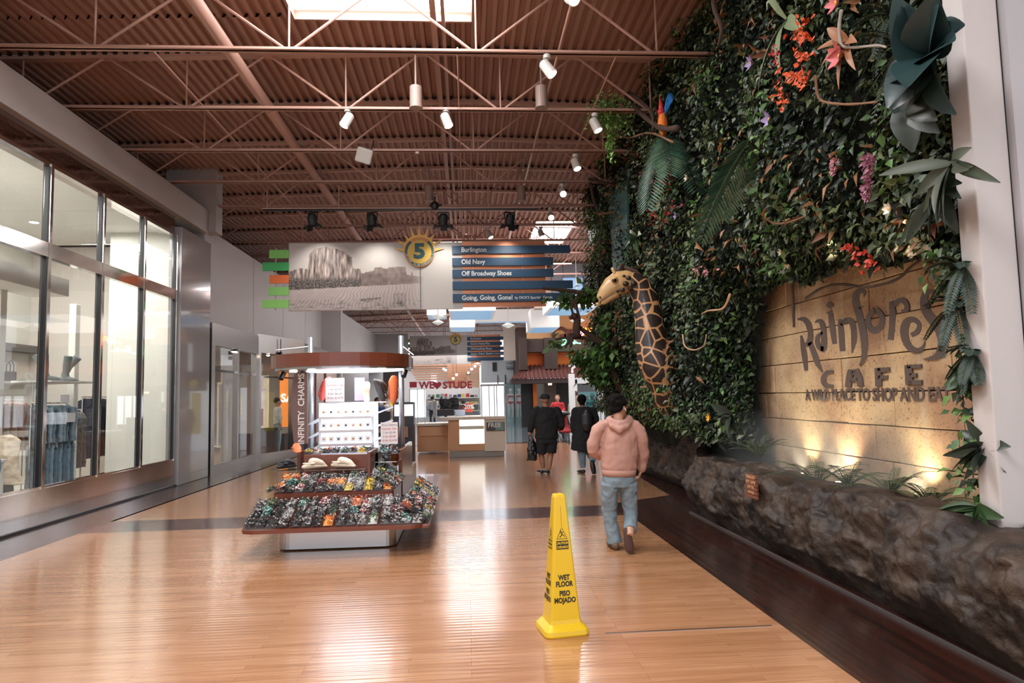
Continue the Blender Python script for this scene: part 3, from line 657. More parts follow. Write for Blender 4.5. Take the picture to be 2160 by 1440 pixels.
island_mat('rust_leaf', [(140, 92, 56), (120, 74, 48), (156, 110, 74)], .5)
def scatter(n, cond=None, patch=None, dx=(.0, .22), ymin=4.32, ymax=16.6):
    out = []; tries = 0
    while len(out) < n and tries < n*20:
        tries += 1
        u = random.random(); y = ymin+(ymax-ymin)*u**1.35; z = random.uniform(.75, 6.75)
        if in_hole(y, z): continue
        if y > 5 and z < 1.0 and y < 8.4: continue
        if z < .95+max(0, (y-9))*.04 and y > 8.4: continue
        if patch is not None and noise.noise(Vector((y*1.1+patch, z*1.1, patch))) < .12: continue
        if cond and not cond(y, z): continue
        out.append((surf(y, z)-random.uniform(*dx), y, z))
    return out
edge = [p for p in scatter(9000, cond=lambda y, z: hole_dist(y, z) < .5 and (y > 5.3 or z > 2.4), dx=(-.02, .12), ymax=9.2)]
leafcloud('edge_foliage', edge, (.05, .12), .55, MATS['ivy'], label='dark leaves crowding around the edge of the carved stone wall')
# stems and mass behind the leaves
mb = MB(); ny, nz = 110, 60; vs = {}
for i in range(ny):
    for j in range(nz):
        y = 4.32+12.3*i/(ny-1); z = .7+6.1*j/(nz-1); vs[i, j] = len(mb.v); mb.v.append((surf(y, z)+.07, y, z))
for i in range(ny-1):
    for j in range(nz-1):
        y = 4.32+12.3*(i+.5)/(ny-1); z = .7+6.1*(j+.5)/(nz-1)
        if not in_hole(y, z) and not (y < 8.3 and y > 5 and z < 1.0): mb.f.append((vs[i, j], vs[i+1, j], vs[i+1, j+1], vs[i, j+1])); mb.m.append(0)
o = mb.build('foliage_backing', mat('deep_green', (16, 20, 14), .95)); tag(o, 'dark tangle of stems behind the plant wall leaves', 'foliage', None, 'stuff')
leafcloud('ivy_foliage', scatter(30000), (.045, .11), .62, MATS['ivy'], label='dense dark green ivy leaves covering the right wall of the hall')
leafcloud('olive_foliage', scatter(9000, patch=11.3, dx=(.08, .3)), (.05, .13), .5, MATS['olive'], label='olive green leaves in patches over the plant wall')
leafcloud('variegated_foliage', scatter(4500, patch=31.7, dx=(.08, .3)), (.05, .12), .6, MATS['variegated'], label='pale grey-green variegated leaves in patches over the plant wall')
leafcloud('dark_foliage', scatter(9000, dx=(0, .12)), (.1, .2), .45, MATS['dark_leaf'], label='long dark leaves deep in the plant wall')
leafcloud('green_foliage', scatter(3500, patch=51.1, dx=(.1, .34)), (.05, .12), .6, MATS['bright_leaf'], label='brighter green leaves in patches over the plant wall')
leafcloud('rust_foliage', scatter(900, patch=71.1, dx=(.1, .3)), (.08, .2), .35, MATS['rust_leaf'], label='scattered rust brown leaves on the plant wall')
# ------------------------------------------------------------------ single plants, flowers and creatures of the plant wall
def frond(mb_s, mb_l, base, d, up, L, n, lw, ll, droop=.5, mi=0, taper=.6):
    "one feather-shaped leaf: rib + leaflets"
    d = Vector(d).normalized(); side = d.cross(Vector(up)).normalized(); pts = []
    for i in range(n+1):
        t = i/n; pts.append(Vector(base)+d*L*t+Vector((0, 0, -droop*L*t*t)))
    mb_s.tube(pts, [.006*(1-.8*i/n) for i in range(n+1)], 5)
    for i in range(1, n):
        t = i/n; tg = (pts[i+1]-pts[i-1]).normalized(); l = ll*(math.sin(math.pi*(t*.82+.12))**taper)
        for s in (-1, 1):
            v = (side*s*.85+tg*.55+Vector((0, 0, -.18))).normalized(); w_ = tg.cross(v).cross(v).normalized()*lw/2; p = pts[i]; nn = tg.cross(v)*lw*.15
            mb_l.add([p, p+v*l*.45+w_+nn, p+v*l*.45-w_+nn, p+v*l], [(0, 1, 3), (0, 3, 2)])
def palm(name, base, ds, L, n, lw, ll, m, label, droop=.5, up=(0, 0, 1), cat='fern'):
    e = empty(name, base, 0, label, cat); a, b = MB(), MB()
    for d in ds: frond(a, b, (0, 0, 0), d, up, L*random.uniform(.8, 1.1), n, lw, ll, droop)
    a.build('stem', mat('stem_green', (70, 80, 48), .6), e); b.build('leaflets', m, e); return e
island_mat('palm_leaf', [(60, 92, 74), (48, 78, 62), (74, 104, 84), (86, 104, 80)], .4)
island_mat('fern_leaf', [(64, 82, 52), (54, 72, 46), (76, 92, 60)], .5)
island_mat('fern_dark', [(50, 66, 58), (42, 56, 48), (60, 76, 64)], .5)
def W(px, py, X=None, Y=None): return at(px, py, X=X, Y=Y)
p = W(1405, 285, X=2.85); palm('palm_frond', p, [(-.15, -.5, -.3), (-.25, -.2, -.5), (.1, -.4, -.4)], 1.0, 30, .03, .36, MATS['palm_leaf'], 'teal green drooping palm frond left on the plant wall below the parrot', .35, cat='palm frond')
p = W(1590, 285, X=2.85); palm('palm_frond', p, [(-.2, .35, -.3), (-.3, .1, -.35), (-.1, .6, -.3)], .95, 30, .035, .34, MATS['palm_leaf'], 'grey green palm fronds hanging in the middle of the plant wall', .4, cat='palm frond')
for (px, py, L, lab) in ((1905, 100, .8, 'grey green feathery fern at the top right of the plant wall'), (1880, 30, .6, 'fern at the very top of the plant wall'), (2030, 560, .6, 'dark fern beside the white pillar above the carved wall'), (2015, 640, .6, 'second dark fern hanging beside the carved name'), (2050, 740, .45, 'small dark fern right of the carved name')):
    p = W(px, py, X=3.3); palm('hanging_fern', p, [(-.3, .3, .3), (-.3, .1, .4), (-.3, -.4, .2), (-.2, .4, -.2), (-.3, 0, -.6), (-.2, .3, -.6), (-.2, -.4, -.5), (-.3, -.1, -.3)], L*(.62 if px < 2000 else .42), 20, .02, .07, MATS['fern_dark'], lab, .55)
# ferns on the planter top
for (px, py, X, L, lab, m) in ((1605, 975, 3.35, .42, 'bushy green fern on the rock planter left of the lit patches', 'fern_leaf'), (1725, 1035, 3.45, .5, 'tall fern in front of the brightest uplight patch', 'fern_leaf'), (1790, 1040, 3.45, .42, 'arching fern right beside the tallest planter fern', 'fern_leaf'), (1880, 1060, 3.5, .4, 'thin arching fern in the mist near the third light', 'fern_leaf'), (1965, 1085, 3.5, .34, 'small fern at the near end of the planter', 'fern_leaf')):
    p = W(px, py, X=X); p.z += .06; L *= 1.35; ds = [(math.cos(a)*.8, math.sin(a)*.8, random.uniform(.5, 1.3)) for a in [k*2*math.pi/11+random.random()*.4 for k in range(11)]]
    palm('planter_fern', p, ds, L, 18, .012, .06, MATS[m], lab, .45)
def bigleaf(mb, base, d, n, L, W_, bend=.3):
    d = Vector(d).normalized(); n = Vector(n); n = (n-d*n.dot(d)).normalized(); s = d.cross(n); K = 9; c = []; l = []; r = []
    for i in range(K+1):
        t = i/K; w_ = W_*math.sin(math.pi*min(1, t*.93+.05))**.8*(1-.25*t)/2; q = Vector(base)+d*L*t-n*(bend*L*t*t); c.append(q); l.append(q-s*w_+n*w_*.35); r.append(q+s*w_+n*w_*.35)
    mb.rings([[l[i], c[i], r[i]] for i in range(K+1)], closed=False, cap=False)
def leafplant(name, base, specs, m, label, L, Wd, cat='plant'):
    e = empty(name, base, 0, label, cat)
    for d, n in specs:
        mb = MB(); bigleaf(mb, (0, 0, 0), d, n, L*random.uniform(.75, 1.15), Wd*random.uniform(.8, 1.2)); mb.build('leaf', m, e, smooth=True)
    return e
tealm = mat('broad_teal', (38, 60, 60), .38, noise_=.3, nscale=9); darkg = mat('broad_dark', (44, 56, 44), .4, noise_=.25, nscale=7); greyg = mat('broad_grey', (72, 80, 64), .5, noise_=.2, nscale=9)
def fan(n, down=.5, sp=1.2):
    return [((random.uniform(-.9, -.1), random.uniform(-1, 1)*sp, random.uniform(-1, .8)-down*.8), (-1, random.uniform(-.9, .9), random.uniform(-.2, 1))) for _ in range(n)]
leafplant('broad_leaf_plant', W(1965, 120, X=3.05), fan(15, .3), tealm, 'large glossy dark teal broad leaves at the top right beside the pillar', .42, .34)
leafplant('broad_leaf_plant', W(1930, 200, X=3.2), fan(9, .7), darkg, 'dark green broad leaves just below the teal ones', .44, .28)
leafplant('long_leaf_plant', W(2010, 345, X=3.12), fan(13, .8), greyg, 'grey green long pointed leaves overlapping the white pillar edge', .38, .1)
leafplant('long_leaf_plant', W(1985, 400, X=3.25), fan(10, 1.0), darkg, 'dark long leaves under the grey green ones near the pillar', .42, .1)
leafplant('broad_leaf_plant', W(1660, 40, X=3.0), [((-.5, -.2, -.8), (-1, 0, .3)), ((-.5, .5, -.7), (-1, .2, .4)), ((-.3, -.7, -.5), (-1, 0, .6)), ((-.4, .1, .6), (-1, 0, .3))], mat('strap_pale', (120, 136, 98), .5), 'pale green strap leaves hanging from the top of the plant wall', .55, .12)
leafplant('broad_leaf_plant', W(1345, 500, X=2.95), fan(8, .1), mat('broad_mid', (72, 96, 66), .4), 'mid green broad leaves above the giraffe head', .34, .15)
leafplant('broad_leaf_plant', W(1545, 875, X=3.2), fan(12, .2), darkg, 'dark rosette of leaves at the lower left corner of the carved wall', .26, .12)
leafplant('round_leaf_plant', W(2060, 790, X=3.4), fan(16, .5, .8), mat('mid_green', (58, 82, 48), .4), 'green rounded leaves climbing beside the pillar at letter height', .22, .13)
leafplant('long_leaf_plant', W(2085, 940, X=3.35), fan(18, .4, .9), darkg, 'dark pointed leaves climbing low beside the white pillar', .24, .08)
leafplant('long_leaf_plant', W(2060, 1070, X=3.3), fan(16, .7, .8), mat('mid_green', 0), 'green leaves at the foot of the climbing plants beside the pillar', .26, .09)
leafplant('rust_leaf_plant', W(1790, 85, X=2.9), [((-.5, .6, .25), (-1, 0, .5)), ((-.5, .7, -.15), (-1, 0, .5)), ((-.5, -.7, -.3), (-1, 0, .5)), ((-.4, .3, -.9), (-1, 0, .3)), ((-.4, -.4, -.8), (-1, 0, .3)), ((-.6, .5, .7), (-1, 0, .3))], mat('rust', (150, 98, 62), .5, noise_=.2), 'orange-brown pointed leaves around the pink blossom near the top', .3, .085)
def blossom(name, p, m, r, n, label, cat='flower', heart=None):
    e = empty(name, p, 0, label, cat); mb = MB()
    for k in range(n):
        a = 2*math.pi*k/n+random.random()*.3; bigleaf(mb, (0, 0, 0), (-.55, math.cos(a), math.sin(a)), (-1, 0, 0), r, r*.6, -.2)
    mb.build('petals', m, e, smooth=True); MB().ball((-.02, 0, 0), r*.16, 8, 6).build('heart', heart or mat('stamen', (224, 184, 70), .6), e); return e
pinkm, orchid, whitef, orangef, redb = mat('petal_pink', (214, 120, 122), .5), mat('petal_lilac', (158, 140, 184), .5), mat('petal_white', (226, 216, 204), .5), mat('petal_orange', (214, 88, 40), .5), mat('berry_red', (176, 40, 44), .4)
for (px, py, m, r, n, lab) in ((1778, 118, pinkm, .13, 7, 'pink magnolia blossom near the top of the plant wall'), (1770, 5, pinkm, .11, 6, 'pink flower at the very top of the plant wall'), (1590, 133, orchid, .1, 6, 'upper lilac orchid on the plant wall'), (1628, 252, orchid, .11, 5, 'lilac orchid with a yellow heart in the middle of the plant wall'), (1430, 455, orchid, .08, 6, 'small lilac flower above the giraffe'), (1452, 375, whitef, .07, 6, 'white round flower right of the drooping palm frond'), (1420, 330, whitef, .1, 5, 'white lily beside the drooping palm frond'), (1500, 880, mat('petal_yellow', (232, 166, 52), .5), .08, 8, 'orange-yellow flower standing above the rock ledge'), (1880, 440, whitef, .06, 6, 'small white flower above the right part of the carved wall'), (1650, 532, whitef, .05, 6, 'small white flower above the left part of the carved wall'), (1318, 245+80, pinkm, .01, 3, '')):
    if lab: blossom('flower', W(px, py, X=2.88 if py < 500 else 3.2), m, r, n, lab)
def cluster(name, cx, cy, rx, ry, n, m, r, X, label, hang=False):
    mb = MB()
    for k in range(n):
        a = random.gauss(0, .5); b = random.gauss(0, .5)
        if hang: b = random.uniform(-1, 1); a *= (1-(b+1)/2)*.9+.15
        p = W(cx+rx*a, cy+ry*b, X=X-random.uniform(0, .08))
        for j in range(3):
            q = p+Vector((random.uniform(-1, 1), random.uniform(-1, 1), random.uniform(-1, 1)))*r*.8; bigleaf(mb, q, (-.3, random.uniform(-1, 1), random.uniform(-1, 1)), (-1, 0, .2), r*1.8, r*1.4, -.2)
    tag(mb.build(name, m, smooth=True), label, 'flowers', None, 'stuff')
cluster('orange_flowers', 1695, 75, 30, 50, 30, orangef, .025, 2.85, 'vivid orange flower spray near the top left of the magnolia')
cluster('orange_flowers', 1680, 160, 34, 30, 34, orangef, .025, 2.85, 'orange flower spray below the upper orange one')
cluster('orange_flowers', 1652, 205, 22, 30, 18, orangef, .02, 2.85, 'small trailing orange flowers above the lilac orchid')
cluster('red_flowers', 1640, 110, 14, 14, 8, redb, .02, 2.85, 'red flowers left of the orange sprays')
cluster('red_berries', 1395, 380, 34, 34, 26, redb, .02, 2.88, 'red berries left on the plant wall over the giraffe')
cluster('red_berries', 1400, 450, 40, 26, 26, redb, .02, 2.88, 'red flowers just above the giraffe ears')
cluster('red_flowers', 1830, 555, 26, 18, 14, mat('red_orange', (190, 60, 40), .5), .025, 3.3, 'red-orange flowers hanging over the carved name')
cluster('red_flowers', 1800, 525, 16, 16, 9, mat('red_orange', 0), .025, 3.3, 'small red flowers above the red-orange ones')
cluster('wisteria', 1832, 375, 17, 45, 60, mat('wisteria', (136, 78, 96), .5), .022, 2.95, 'hanging plum coloured wisteria bunch right of centre', True)
cluster('wisteria', 1760, 350, 12, 20, 20, mat('petal_pink_dull', (170, 110, 116), .5), .02, 2.95, 'short dull pink blossom bunch beside the wisteria', True)
cluster('pink_flowers', 1480, 570, 30, 16, 14, mat('petal_pink_dull', 0), .022, 2.95, 'dull pink flowers right of the giraffe neck')
cluster('painted_lit_leaves', 1940, 520, 20, 16, 18, mat('pale_leaf_painted_lit', (226, 212, 178), .5), .03, 3.35, 'pale leaves coloured as if brightly lit by the hidden lamp over the name')  # pale colour carries the bright spots of lamp light on the leaves
cluster('painted_lit_leaves', 1655, 558, 10, 10, 7, mat('pale_leaf_painted_lit', 0), .02, 3.35, 'small pale leaves coloured as if lit, over the left part of the carved wall')
bark = mat('bark', (66, 48, 36), .8, bump=.5, bscale=18); bark2 = mat('bark_light', (128, 92, 66), .8, bump=.4, bscale=18)
def vine(name, pts, r, m, label, cat='vine', k=5, Y=None, X=None):
    P = [W(a, b, X=X, Y=Y) if not isinstance(a, Vector) else a for a, b in pts]; Q = smoothp([tuple(p) for p in P], k)
    o = MB().tube(Q, [r*(1.15-.5*i/len(Q))*(1+.12*math.sin(i*1.7)) for i in range(len(Q))], 8).build(name, m, smooth=True); tag(o, label, cat); return o
vine('liana', [(1500, -40), (1508, 20), (1522, 60), (1516, 95)], .028, bark, 'dark liana hanging from the roof left of the plant wall top', X=2.75)
vine('liana', [(1430, 270), (1390, 268), (1345, 232), (1322, 205), (1330, 197), (1350, 212), (1375, 240), (1378, 280)], .035, bark, 'thick dark liana loop left of the parrot', X=2.7)
vine('branch', [(1420, 300), (1370, 280), (1330, 290), (1300, 288), (1275, 300)], .014, bark2, 'thin bare branch below the parrot', X=2.7)
vine('branch', [(1330, 400), (1290, 390), (1255, 380), (1240, 378)], .04, bark, 'dark branch reaching out over the hall above the sign end', Y=13.6)
vine('branch', [(1245, 385), (1255, 430), (1270, 470), (1265, 520), (1268, 560)], .03, bark, 'dark hanging branch left of the waterfall', Y=13.6)
vine('branch', [(1262, 452), (1300, 450), (1318, 480), (1330, 500)], .025, bark2, 'curved light brown branch in front of the waterfall', Y=13.4)
vine('vine', [(1700, 630), (1730, 610), (1770, 600), (1830, 605), (1890, 590), (1925, 560), (1960, 540)], .016, bark, 'dark vine arching over the carved name', X=3.6)
vine('vine', [(1660, 520), (1668, 560), (1672, 620), (1675, 690)], .022, bark, 'dark root hanging at the left of the carved name', X=3.6)
vine('vine', [(1600, 445), (1630, 470), (1665, 468), (1700, 455)], .01, bark2, 'thin pale vine curling across the plant wall centre', X=2.95)
vine('vine', [(1720, 160), (1725, 200), (1740, 215), (1790, 220), (1850, 215)], .012, bark2, 'light vine below the orange leaves', X=2.9)
vine('vine', [(1775, 20), (1770, 60), (1776, 95), (1800, 100), (1850, 96), (1870, 100)], .012, mat('bark_pale', (150, 140, 128), .7), 'pale twisted twig carrying the pink magnolia', X=2.85)
vine('vine', [(1540, 620), (1525, 650), (1495, 655), (1480, 662)], .012, mat('root_pale', (190, 150, 118), .7), 'pale roots right of the giraffe neck', X=2.95)  # paler colour than the bark of the other vines
vine('vine', [(1440, 705), (1445, 730), (1465, 738), (1485, 728), (1490, 705)], .01, mat('root_pale', 0), 'pinkish curl of vine right of the giraffe neck', X=2.95)
vine('vine', [(1870, 480), (1900, 465), (1940, 480), (1990, 470)], .02, mat('root_orange', (176, 104, 56), .7), 'orange root bundle above the carved name', X=3.3)  # orange-brown, unlike the darker vines
# hanging basket of small leaves by the lamp
def leafball(name, c, r, n, m, label, sz=(.03, .07), kind=None, cat='plant'):
    pts = []
    for _ in range(n):
        v = Vector((random.gauss(0, .45), random.gauss(0, .45), random.gauss(0, .5))); pts.append(tuple(Vector(c)+Vector((v.x*r[0], v.y*r[1], v.z*r[2]))))
    return leafcloud(name, pts, sz, .5, m, label=label, cat=cat, kind=kind)
c = W(1288, 240, Y=10.4)
leafball('hanging_vine_leaves', c, (.34, .22, .28), 900, mat('green_leaf_painted_lit', (120, 160, 84), .5), 'hanging plant coloured as lit bright green, spilling around the ceiling lamp', (.05, .1))  # brighter green puts the lamp light into the leaf colour
leafball('hanging_vine_leaves', W(1290, 298, Y=10.4), (.09, .1, .3), 260, mat('green_leaf_painted_lit', 0), 'thin green trailing sprig hanging beneath the ceiling plant', (.05, .09))
leafball('hanging_vine_leaves', W(1370, 320, X=2.7), (.2, .3, .35), 500, MATS['olive'], 'trailing small leaves left of the drooping palm frond')
leafball('hanging_vine_leaves', W(1250, 500, Y=13.5), (.3, .3, .6), 600, MATS['bright_leaf'], 'green leaves on the hanging branch left of the waterfall')
leafball('hanging_vine_leaves', W(1225, 450, Y=13.5), (.3, .3, .2), 160, MATS['bright_leaf'], 'sparse green leaves at the tip of the branch near the ceiling lamps')
# painted waterfall sheet behind the leaves
tag(MB().prism([(12.3, 5.7), (14.0, 5.75), (13.8, 3.9), (12.6, 4.0)], 3.06, 3.1, 'x').build('waterfall_panel', mat('turquoise', (30, 88, 90), .6, noise_=.45, nscale=6)), 'turquoise waterfall sheet behind the leaves at the far end of the plant wall', 'waterfall')
tag(MB().prism([(4.3, 6.84), (18, 6.84), (18, 5.6), (4.3, 6.3)], 3.35, 3.4, 'x').build('backdrop_panel', mat('dark_teal', (30, 52, 50), .6)), 'dark teal backdrop above the plant wall under the roof', 'backdrop')
# parrot
e = empty('parrot', W(1398, 262, X=2.75), 0, 'scarlet and blue macaw perched on the branch at the top of the plant wall', 'parrot')
s = .0085
mb = MB().tube([(0, 0, .14), (0, .0, .06), (0, 0, -.04), (0, 0, -.14)], [.05, .068, .07, .035], 12, round_=True); remesh(mb.build('body', mat('macaw_orange', (224, 116, 30), .6), e, smooth=True), .008)
mb = MB().tube([(.0, .02, .14), (.0, .05, .3), (.0, .08, .42)], [.05, .03, .008], 10); mb.build('raised_wing', mat('macaw_red', (196, 44, 34), .6), e, smooth=True)
mb = MB()
for k in range(6): bigleaf(mb, (.02, -.02, .08), (.1, -.9+k*.12, .5+k*.12), (-1, 0, 0), .34, .07, .05)
mb.build('blue_wing', mat('macaw_blue', (24, 110, 180), .5), e, smooth=True)
mb = MB()
for k in range(4): bigleaf(mb, (0, .04, -.02), (-.1, .8, -.5-k*.15), (-1, 0, 0), .28, .06, .05)
mb.build('green_wing', mat('macaw_green', (40, 90, 66), .5), e, smooth=True)
mb = MB().ball((-.02, -.01, .17), .05, 12, 8); mb.build('head', mat('macaw_red', 0), e, smooth=True)
MB().tube([(-.05, 0, .18), (-.09, 0, .16), (-.095, 0, .13)], [.022, .016, .004], 8).build('beak', mat('beak', (60, 52, 46), .4), e)
# ------------------------------------------------------------------ giraffe
YG = 10.4
def giraffe_mat(name, base, patch, scale, lo, hi):
    m = bpy.data.materials.new(name); m.use_nodes = True; nt = m.node_tree; b = nt.nodes['Principled BSDF']; L = nt.links
    g = nt.nodes.new('ShaderNodeTexCoord'); v = nt.nodes.new('ShaderNodeTexVoronoi'); v.feature = 'DISTANCE_TO_EDGE'; v.inputs['Scale'].default_value = scale; v.inputs['Randomness'].default_value = .75
    L.new(g.outputs['Object'], v.inputs['Vector']); r = nt.nodes.new('ShaderNodeValToRGB'); e = r.color_ramp.elements
    e[0].position = lo; e[0].color = S(base); e[1].position = hi; e[1].color = S(patch); L.new(v.outputs['Distance'], r.inputs[0]); L.new(r.outputs[0], b.inputs['Base Color'])
    b.inputs['Roughness'].default_value = .5; b.inputs['Coat Weight'].default_value = .1; MATS[name] = m; return m
giraffe_mat('giraffe_hide', (198, 146, 98), (44, 31, 26), 5.0, .05, .075)
g0 = W(1400, 800, Y=YG)
e = empty('giraffe', g0, 0, 'life-size giraffe head and neck reaching out of the plant wall', 'giraffe figure')
def G(px, py, dy=0): return W(px, py, Y=YG+dy)-g0
q = YG/1440
nk = smoothp([tuple(G(a, b, c))+(r*q,) for a, b, c, r in ((1326, 592, 0, 21), (1345, 602, 0, 25), (1361, 630, 0, 29), (1369, 675, -.05, 31), (1376, 729, -.1, 36), (1390, 770, -.15, 41), (1408, 805, -.1, 40), (1424, 850, 0, 38), (1440, 885, .2, 30))], 4)
mb = MB().tube([p[:3] for p in nk], [(p[3], p[3]*.8) for p in nk], 20, ref=(1, 0, 0)); o = mb.build('neck', MATS['giraffe_hide'], e, smooth=True); remesh(o, .014, 6)
hd = [(1262, 641, 7), (1267, 630, 11), (1276, 618, 16), (1289, 605, 22), (1306, 597, 27), (1326, 592, 24)]
mb = MB().tube([G(a, b) for a, b, r in hd], [(r*q, r*q*.72) for a, b, r in hd], 18, ref=(0, 1, 0) if False else (.5, 0, .85), round_=True)
mb.tube([G(1318, 610), G(1300, 620), G(1285, 629), G(1273, 638)], [(12*q, 9*q), (10*q, 9*q), (8*q, 8*q), (5*q, 6*q)], 12, round_=True)
mb.ball(G(1296, 589, -.135), .052, 10, 8)
headm = mat('giraffe_face', (200, 160, 108), .38, coat=.3, noise_=.12, nscale=9)
o = mb.build('head', headm, e, smooth=True); remesh(o, .011, 8)
mb = MB()
for a, b, r, dy in ((1320, 598, 7, -.165), (1330, 608, 6, -.13), (1326, 586, 6, -.13), (1337, 597, 7, -.15), (1313, 611, 6, -.16), (1303, 614, 4, -.15), (1316, 582, 4, -.12), (1308, 622, 3, -.11)): mb.ball(G(a, b, dy), (r*q, .03, r*q*.8), 10, 6)
o = mb.build('cheek_spots', mat('giraffe_brown', (52, 36, 28), .4), e, smooth=True)
MB().tube([G(1306, 582), G(1306, 570), G(1314, 560), G(1318, 557)], [(.025, .014), (.06, .02), (.05, .014), (.006, .005)], 10, ref=(1, 0, 0)).build('ear', mat('giraffe_brown', 0), e, smooth=True)
MB().tube([G(1322, 578, .12), G(1336, 566, .16), G(1345, 566, .18)], [(.02, .012), (.04, .016), (.005, .005)], 10).build('ear', mat('giraffe_brown', 0), e, smooth=True)
for dy in (-.06, .06): MB().tube([G(1300, 585, dy), G(1292, 567, dy)], [.022, .026], 10, round_=True).build('horn', headm, e, smooth=True)
MB().ball(G(1296, 591, -.172), (.036, .026, .03), 12, 8).build('eye', mat('eye_black', (16, 12, 10), .08), e, smooth=True)
MB().tube([G(1308, 560), G(1342, 572), G(1372, 605), G(1388, 650), G(1396, 700), G(1404, 740)], [(.012, .03)]*6, 8).build('mane', mat('mane_brown', (70, 50, 38), .8), e, smooth=True)
MB().ball(G(1266, 627, -.085), (.012, .012, .02), 8, 6).build('nostril', mat('eye_black', 0), e)
MB().tube([G(1262, 640, -.04), G(1270, 633, -.1), G(1282, 626, -.13), G(1296, 618, -.15)], .006, 6).build('mouth', mat('giraffe_brown', 0), e)
# ------------------------------------------------------------------ tree limb with the monkey figure
YT = 14.0
e = empty('tree', W(1300, 850, Y=YT), 0, 'leafy tree limb leaning over the hall behind the sign end, left of the giraffe', 'tree'); t0_ = e.location.copy()
def TP(px, py, dy=0): return W(px, py, Y=YT+dy)-t0_
def limb(pts, r, name):
    Q = smoothp([tuple(TP(*p)) for p in pts], 5); MB().tube(Q, [r[0]+(r[1]-r[0])*i/(len(Q)-1) for i in range(len(Q))], 10).build(name, bark, e, smooth=True)
limb([(1325, 840), (1300, 800), (1290, 770), (1292, 735), (1300, 710)], (.09, .08), 'trunk'); limb([(1296, 740), (1270, 722), (1235, 700), (1222, 690)], (.07, .04), 'branch')
limb([(1290, 740), (1250, 716), (1200, 712), (1170, 716)], (.05, .02), 'branch'); limb([(1262, 640), (1225, 618), (1190, 612), (1145, 608)], (.06, .03), 'branch'); limb([(1220, 618), (1216, 640), (1222, 670)], (.03, .02), 'branch')
def tcl(px, py, rx, rz, n, dy=0):
    c = TP(px, py, dy)+t0_; pts = [(c.x+random.gauss(0, .45)*rx, c.y+random.gauss(0, .45)*.5, c.z+random.gauss(0, .45)*rz) for _ in range(n)]
    return pts
pts = tcl(1200, 630, .26, .16, 130, .3)+tcl(1240, 622, .26, .2, 200, .2)+tcl(1258, 765, .36, .32, 380)+tcl(1232, 752, .26, .18, 130)+tcl(1285, 740, .26, .3, 240)+tcl(1172, 722, .14, .1, 26)+tcl(1268, 795, .22, .22, 140)+tcl(1150, 625, .1, .06, 8)+tcl(1280, 690, .12, .4, 140, .3)
o = leafcloud('leaves', [tuple(Vector(p)-t0_) for p in pts], (.12, .22), .62, MATS['bright_leaf'], curl=.1); o.parent = e
fur = mat('monkey_fur', (74, 52, 44), .8, bump=.4, bscale=60)
m0 = W(1222, 705, Y=YT-.1); mk = empty('monkey_figure', m0, 0, 'brown toy monkey sitting on the branch with arms raised to the branch above', 'monkey figure')
def MP(px, py, dy=0): return W(px, py, Y=YT-.1+dy)-m0
mb = MB().tube([MP(1216, 706), MP(1216, 690), MP(1218, 674)], [(.085, .075), (.08, .07), (.075, .06)], 12, round_=True)
mb.ball(MP(1211, 667, -.02), .075, 12, 10); mb.ball(MP(1204, 670, -.06), .04, 10, 8)
mb.tube([MP(1222, 672), MP(1218, 655), MP(1213, 640), MP(1206, 628)], [.035, .03, .026, .03], 8, round_=True); mb.tube([MP(1210, 668), MP(1206, 652), MP(1207, 636)], [.03, .026, .028], 8, round_=True)
mb.tube([MP(1218, 706), MP(1200, 706, -.1), MP(1198, 722, -.14), MP(1192, 732, -.18)], [.05, .042, .034, .03], 8, round_=True); mb.tube([MP(1220, 708), MP(1206, 712, -.12), MP(1204, 730, -.16)], [.05, .04, .032], 8, round_=True)
mb.tube([MP(1224, 708, .05), MP(1240, 716, .08), MP(1238, 730, .1)], [.02, .018, .012], 6, round_=True)
o = mb.build('body', fur, mk, smooth=True); remesh(o, .012, 3)
for dx in (-3, 3): MB().ball(MP(1203+dx, 667, -.11), .009, 8, 6).build('eye', mat('eye_black', 0), mk)
# thin mist drifting at the foot of the carved wall
mm = bpy.data.materials.new('mist'); mm.use_nodes = True; nt = mm.node_tree; nt.nodes.clear(); oo = nt.nodes.new('ShaderNodeOutputMaterial'); vv = nt.nodes.new('ShaderNodeVolumePrincipled'); g_ = nt.nodes.new('ShaderNodeNewGeometry'); sx_ = nt.nodes.new('ShaderNodeSeparateXYZ'); nt.links.new(g_.outputs['Position'], sx_.inputs[0]); m1 = nt.nodes.new('ShaderNodeMapRange'); m1.inputs[1].default_value = 1.4; m1.inputs[2].default_value = .75; nt.links.new(sx_.outputs[2], m1.inputs[0]); m2 = nt.nodes.new('ShaderNodeMapRange'); m2.inputs[1].default_value = 9.1; m2.inputs[2].default_value = 7.6; m2.inputs[4].default_value = .42; nt.links.new(sx_.outputs[1], m2.inputs[0]); m3 = nt.nodes.new('ShaderNodeMath'); m3.operation = 'MULTIPLY'; nt.links.new(m1.outputs[0], m3.inputs[0]); nt.links.new(m2.outputs[0], m3.inputs[1]); nt.links.new(m3.outputs[0], vv.inputs['Density']); vv.inputs['Color'].default_value = (.9, .88, .84, 1); nt.links.new(vv.outputs[0], oo.inputs['Volume'])
tag(MB().box(3.2, 3.86, 5.3, 9.1, .62, 1.45).build('mist', mm), 'thin mist hanging over the rocks at the foot of the carved wall', 'mist', None, 'stuff')
